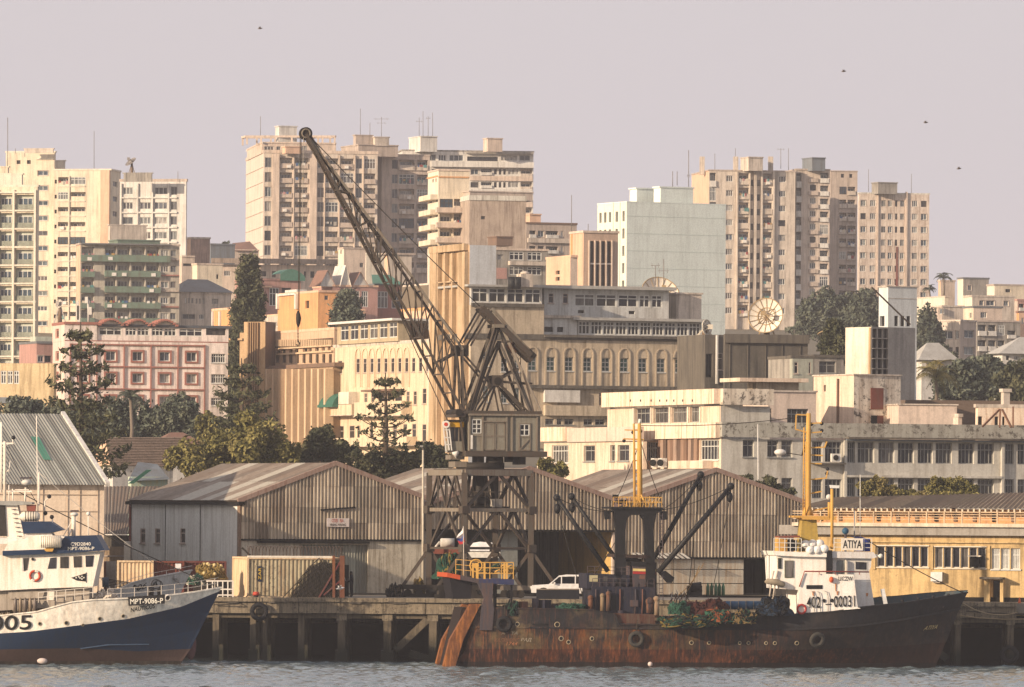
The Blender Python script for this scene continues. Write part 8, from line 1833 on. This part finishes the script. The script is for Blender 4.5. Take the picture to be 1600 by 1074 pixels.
mb.build('liferaft_canister',B_.t);B_.ext([(41,789),(56,789),(55,799),(42,799)],-2.5,-3.0,mat('red_pot','8a4030'),'red_pot')
B_.ext([(8,789),(27,789),(38,841),(11,841)],-2.6,-4.6,WN,'funnel_mast')
for k in range(7):B_.bar((18+k*1.5,796+k*7,-2.5),(25+k*1.5,796+k*7,-2.5),.05,GRY,'rung')
B_.ext([(-20,783),(28,783),(50,785),(50,788),(24,790),(-20,789)],-2.3,-4.9,mat('grey_platform','9a9a94'),'mast_platform');B_.ext([(-20,789),(7,789),(10,838),(-20,838)],-2.5,-4.8,flat('dark_casing','2e2a26'),'dark_casing');B_.ext([(-20,840),(38,841),(13,850),(-20,850)],-1.5,-5.5,WHS,'step_deck')
for x0,y0,x1,y1,r_ in((7.5,784,7.5,690,.11),(2,770,2,660,.08),(60,838,57,650,.035),(61,790,61,738,.055),(115,838,115,806,.16),(138,840,138,807,.04),(70,806,70,783,.05),(81,832,82,810,.05),(70,783,77,777,.035),(20,784,20,764,.05),(39,784,40,762,.07),(14,784,14,758,.04),(0,700,20,692,.05),(20,692,20,686,.05),(16,720,14,738,.03),(10,738,15,733,.04),(104,845,114,822,.05),(95,845,112,815,.03)):
 B_.tube([(x0,y0,-3.2),(x1,y1,-3.2)],r_,WN if x0 not in(0,)else WHT,'mast' if abs(y1-y0)>30 else 'mast_arm',6)
for x0,x1,y in((0,21,693),(23,45,766),(32,50,747),(5,50,768),(110,123,798.5)):B_.bar((x0,y,-3.2),(x1,y,-3.2),.11,GRY if y in(747,798.5)else WN,'radar_scanner' if y in(747,798.5)else 'mast_arm')
mb=MB();mb.sphere(B_.p(41,754,-3.2),.34,WHT,12,8,sz=.6);mb.build('radar_housing',B_.t);mb=MB();mb.sphere(B_.p(116,804,-3.2),.28,WHT,12,8,sz=.55);mb.build('radar_housing',B_.t);mb=MB();mb.sphere(B_.p(138,803,-3.2),.14,WHT,10,7);mb.build('gps_dome',B_.t)
for x,y in((21,684),(71,802),(81,808),(77,776)):mb=MB();mb.sphere(B_.p(x,y,-3.2),.15,BLKP,8,6);mb.build('lamp',B_.t)
for k in range(7):B_.bar((12,700+k*11,-3.0),(15,700+k*11,-3.0),.05,GRY,'rung')
for x0,y0,x1,y1 in((20,764,343,919),(60,738,240,880),(8,692,60,790)):rope([B_.p(x0,y0,-3.2),B_.p(x1,y1,-3.6)],.035 if x0==20 else.022,RG if x0!=60 else flat('pale_stay','b8b0a4'),'stay',parent=B_.t,sag=.15)
t=thing('lifebuoy','orange and white lifebuoy on the blue ship wheelhouse side','lifebuoy',B_.p(54.5,900,-.8));
for q in range(8):
 mb=MB();c=B_.p(54.5,900,-.82);a0,a1=q*math.pi/4,(q+1)*math.pi/4;mb.tube([c+Vector((.33*math.cos(a),0,.33*math.sin(a)))for a in np.linspace(a0,a1,5)],.085,flat('lifebuoy_orange','b84a30')if q%2==0 or q in(3,7)else WT,7);mb.build('ring_segment',t)
B_.ext([(111,903),(134,896),(134,909),(120,907.5)],-.88,-.9,BLKP,'pennant_emblem');B_.bar((134.6,894.5,-.87),(134.6,911,-.87),.03,BLKP,'emblem_pole')
for x,y in((119,903),(123,901.5),(125,903.5),(128,901),(128,905),(131,903)):B_.ext([(x-1,y-1),(x+1,y-1.2),(x+1,y+.8),(x-1,y+1)],-.86,-.88,WT,'emblem_mark')
mb=MB();mb.cyl(B_.p(51,874,-.9),B_.p(51,874,-.8),.1,BLKP,10);mb.build('porthole',B_.t)
for i in range(5):
 x=24+i*7.6;mb=MB();q=B_.p(x,958,-.9-.1*(i%2));mb.tube([q,q+Vector((0,0,.78)),q+Vector((0,0,.95)),q+Vector((0,0,1.05))],[.14,.14,.07,.05],flat('cylinder_tan%d'%(i%2),'8a7a66' if i%2 else '6a6058',.4),10);mb.build('gas_bottle',None,label='tan gas cylinder strapped on the blue ship side deck, %s of five'%('first','second','middle','fourth','last')[i],category='gas bottle',group='gas cylinders on the blue ship')
netpile('grey canvas and rope bundle beside the gas cylinders',66,958,483,22,20,[flat('canvas_grey','9a8e80'),GN[3]],'canvas_bundle',20,22);netpile('pile of pale gear at the far left of the blue ship',8,962,483,26,18,[flat('canvas_grey','9a8e80'),GN[3]],'gear_heap',26,24)
B_.ext([(12,925),(70,924),(66,935),(16,936)],-1.2,-2.2,WNS,'shelf_locker');B_.ext([(73,920),(85,920),(85,938),(73,938)],-1.36,-1.4,WN,'door')
netpile('white canvas bundle on the foredeck of the blue ship',166,938,483.6,48,19,[flat('canvas_white','d4c8b8')],'canvas_bundle',14,23)
B_.ext([(200,933),(257.5,929),(257.5,943.5),(201,947)],.06-.35,-.6,BLKP,'registration_board');B_.text('MPT-9086-P',203.5,944.5,8.5,51,WT,-.28,2.6)
stext(B_,'NAUTICUS',202,957.5,7.2,39,BK);stext(B_,'005',-16,987.5,23,65,BK,off=.05)
c,du,up,nn_=B_.surf(261.5,936,.04);mb=MB();mb.torus(c,.2,.06,WN,nn_,14,6);mb.cyl(c-nn_*.05,c+nn_*.02,.2,BLKP,12);mb.build('hawse_hole',B_.t)
for x,y,r_ in((102.5,970.5,.13),(62,973,.11),(156,966.5,.12),(195,964,.11),(128.5,974.5,.08)):c,du,up,nn_=B_.surf(x,y,.02);mb=MB();mb.torus(c,r_,.03,RIMW,nn_,12,6);mb.cyl(c-nn_*.04,c+nn_*.015,r_,BLKP,12);mb.build('porthole',B_.t)
SR=flat('ship_rail','c8c0b4')
mb=MB();G0=B_.G[0]
for i in range(76,109):
 for hh in(.35,.7):mb.bar(G0[i][0]+Vector((0,.1,hh)),G0[i+1][0]+Vector((0,.1,hh)),.03,SR)
 if i%4==0:mb.bar(G0[i][0]+Vector((0,.1,0)),G0[i][0]+Vector((0,.1,.7)),.04,SR)
mb.build('guard_rail',B_.t)
B_.rail([(60,942,-.6),(145,934,-.6)],16,SR,6,2,.022);mb=MB();mb.cyl(B_.p(231,925,-2),B_.p(240,925,-2),.35,BLKP,14);mb.cyl(B_.p(246,925,-2),B_.p(251,925,-2),.32,BLKP,14);mb.torus(B_.p(244,913,-2),.32,.04,BLKP,(0,1,0),16,6);mb.build('windlass',B_.t)
mb=MB();mb.sphere(P(298,1008,485.2),.55,mat('bulb_maroon','5a3238',.4,.4),12,8,sx=.7,sy=.5,sz=1.9);mb.build('bulbous_bow',B_.t)
mb=MB();mb.sphere(B_.p(66,1033,.3),.2,flat('buoy_pale','b0a49e'),8,6,sx=1.8);mb.build('mooring_float',None,label='pale float at the waterline of the blue ship',category='float')
# ---- grey bow between the blue ship and the quay
C_=Ship('grey_vessel','grey painted bow of a third vessel showing behind the blue ship foredeck',(60,489.5),0,2.4,'boat');GV=mat('grey_ship_paint','b8b8b4',.3,.4,dcol=(.25,.2,.15),sc_=2)
def bg_(t,k):B=2.4*(1,.93,.85)[k];t0=.4;return B if t<t0 else max(.03,B*(1-((t-t0)/(1-t0))**1.7))
C_.hull([[(60,935),(150,928),(185,921),(205,911),(235,903),(300,891)],[(60,960),(200,955),(278,935)],[(60,1046),(246,1046)]],bg_,[GV,GV],deck=(1,.8),deckm=DK,n=60,inner=GV)
stext(C_,'06',213,925.5,11,17,BK);stext(C_,'-A',232,920.5,9,16,BK)
mb=MB();c,du,up,nn_=C_.surf(244,913,.03);mb.torus(c,.38,.02,BK,nn_,16,5);mb.build('emblem_ring',C_.t);mb=MB();c,du,up,nn_=C_.surf(273,905,.1);mb.bar(c,c+Vector((.35,-.1,-.45)),.14,METALG);mb.sphere(c,.16,METALG,8,6);mb.build('anchor',C_.t)
mb=MB()
for i in range(30,60):
 mb.bar(C_.G[0][i][0]+Vector((0,.1,.3)),C_.G[0][i+1][0]+Vector((0,.1,.3)),.03,SR)
 if i%5==0:mb.bar(C_.G[0][i][0]+Vector((0,.1,0)),C_.G[0][i][0]+Vector((0,.1,.3)),.04,SR)
mb.build('guard_rail',C_.t)
t=thing('deck_gear','dark winch and pipe rails on the grey vessel behind the wheelhouse','winch',P(172,915,490));
for k in range(5):mb=MB();mb.bar(P(155+k*3,903+k*3,490),P(205+k*4,911+k*2,490),.06,STLD);mb.build('pipe',t)
mb=MB();mb.cyl(P(160,910,490),P(170,910,490),.35,flat('winch_blue','28384a'),14);mb.build('winch_drum',t)
# the air between: one even box of pale haze
m=bpy.data.materials.new('haze');m.use_nodes=True;nt=m.node_tree;nt.nodes.clear()
pv=nt.nodes.new('ShaderNodeVolumePrincipled');pv.inputs['Density'].default_value=.00010;pv.inputs['Color'].default_value=(.93,.91,.96,1);pv.inputs['Anisotropy'].default_value=.1
mo=nt.nodes.new('ShaderNodeOutputMaterial');nt.links.new(pv.outputs[0],mo.inputs['Volume'])
mb=MB();mb.box((0,3000,60),(13000,13000,140),m);o=mb.build('haze',None,kind='stuff')
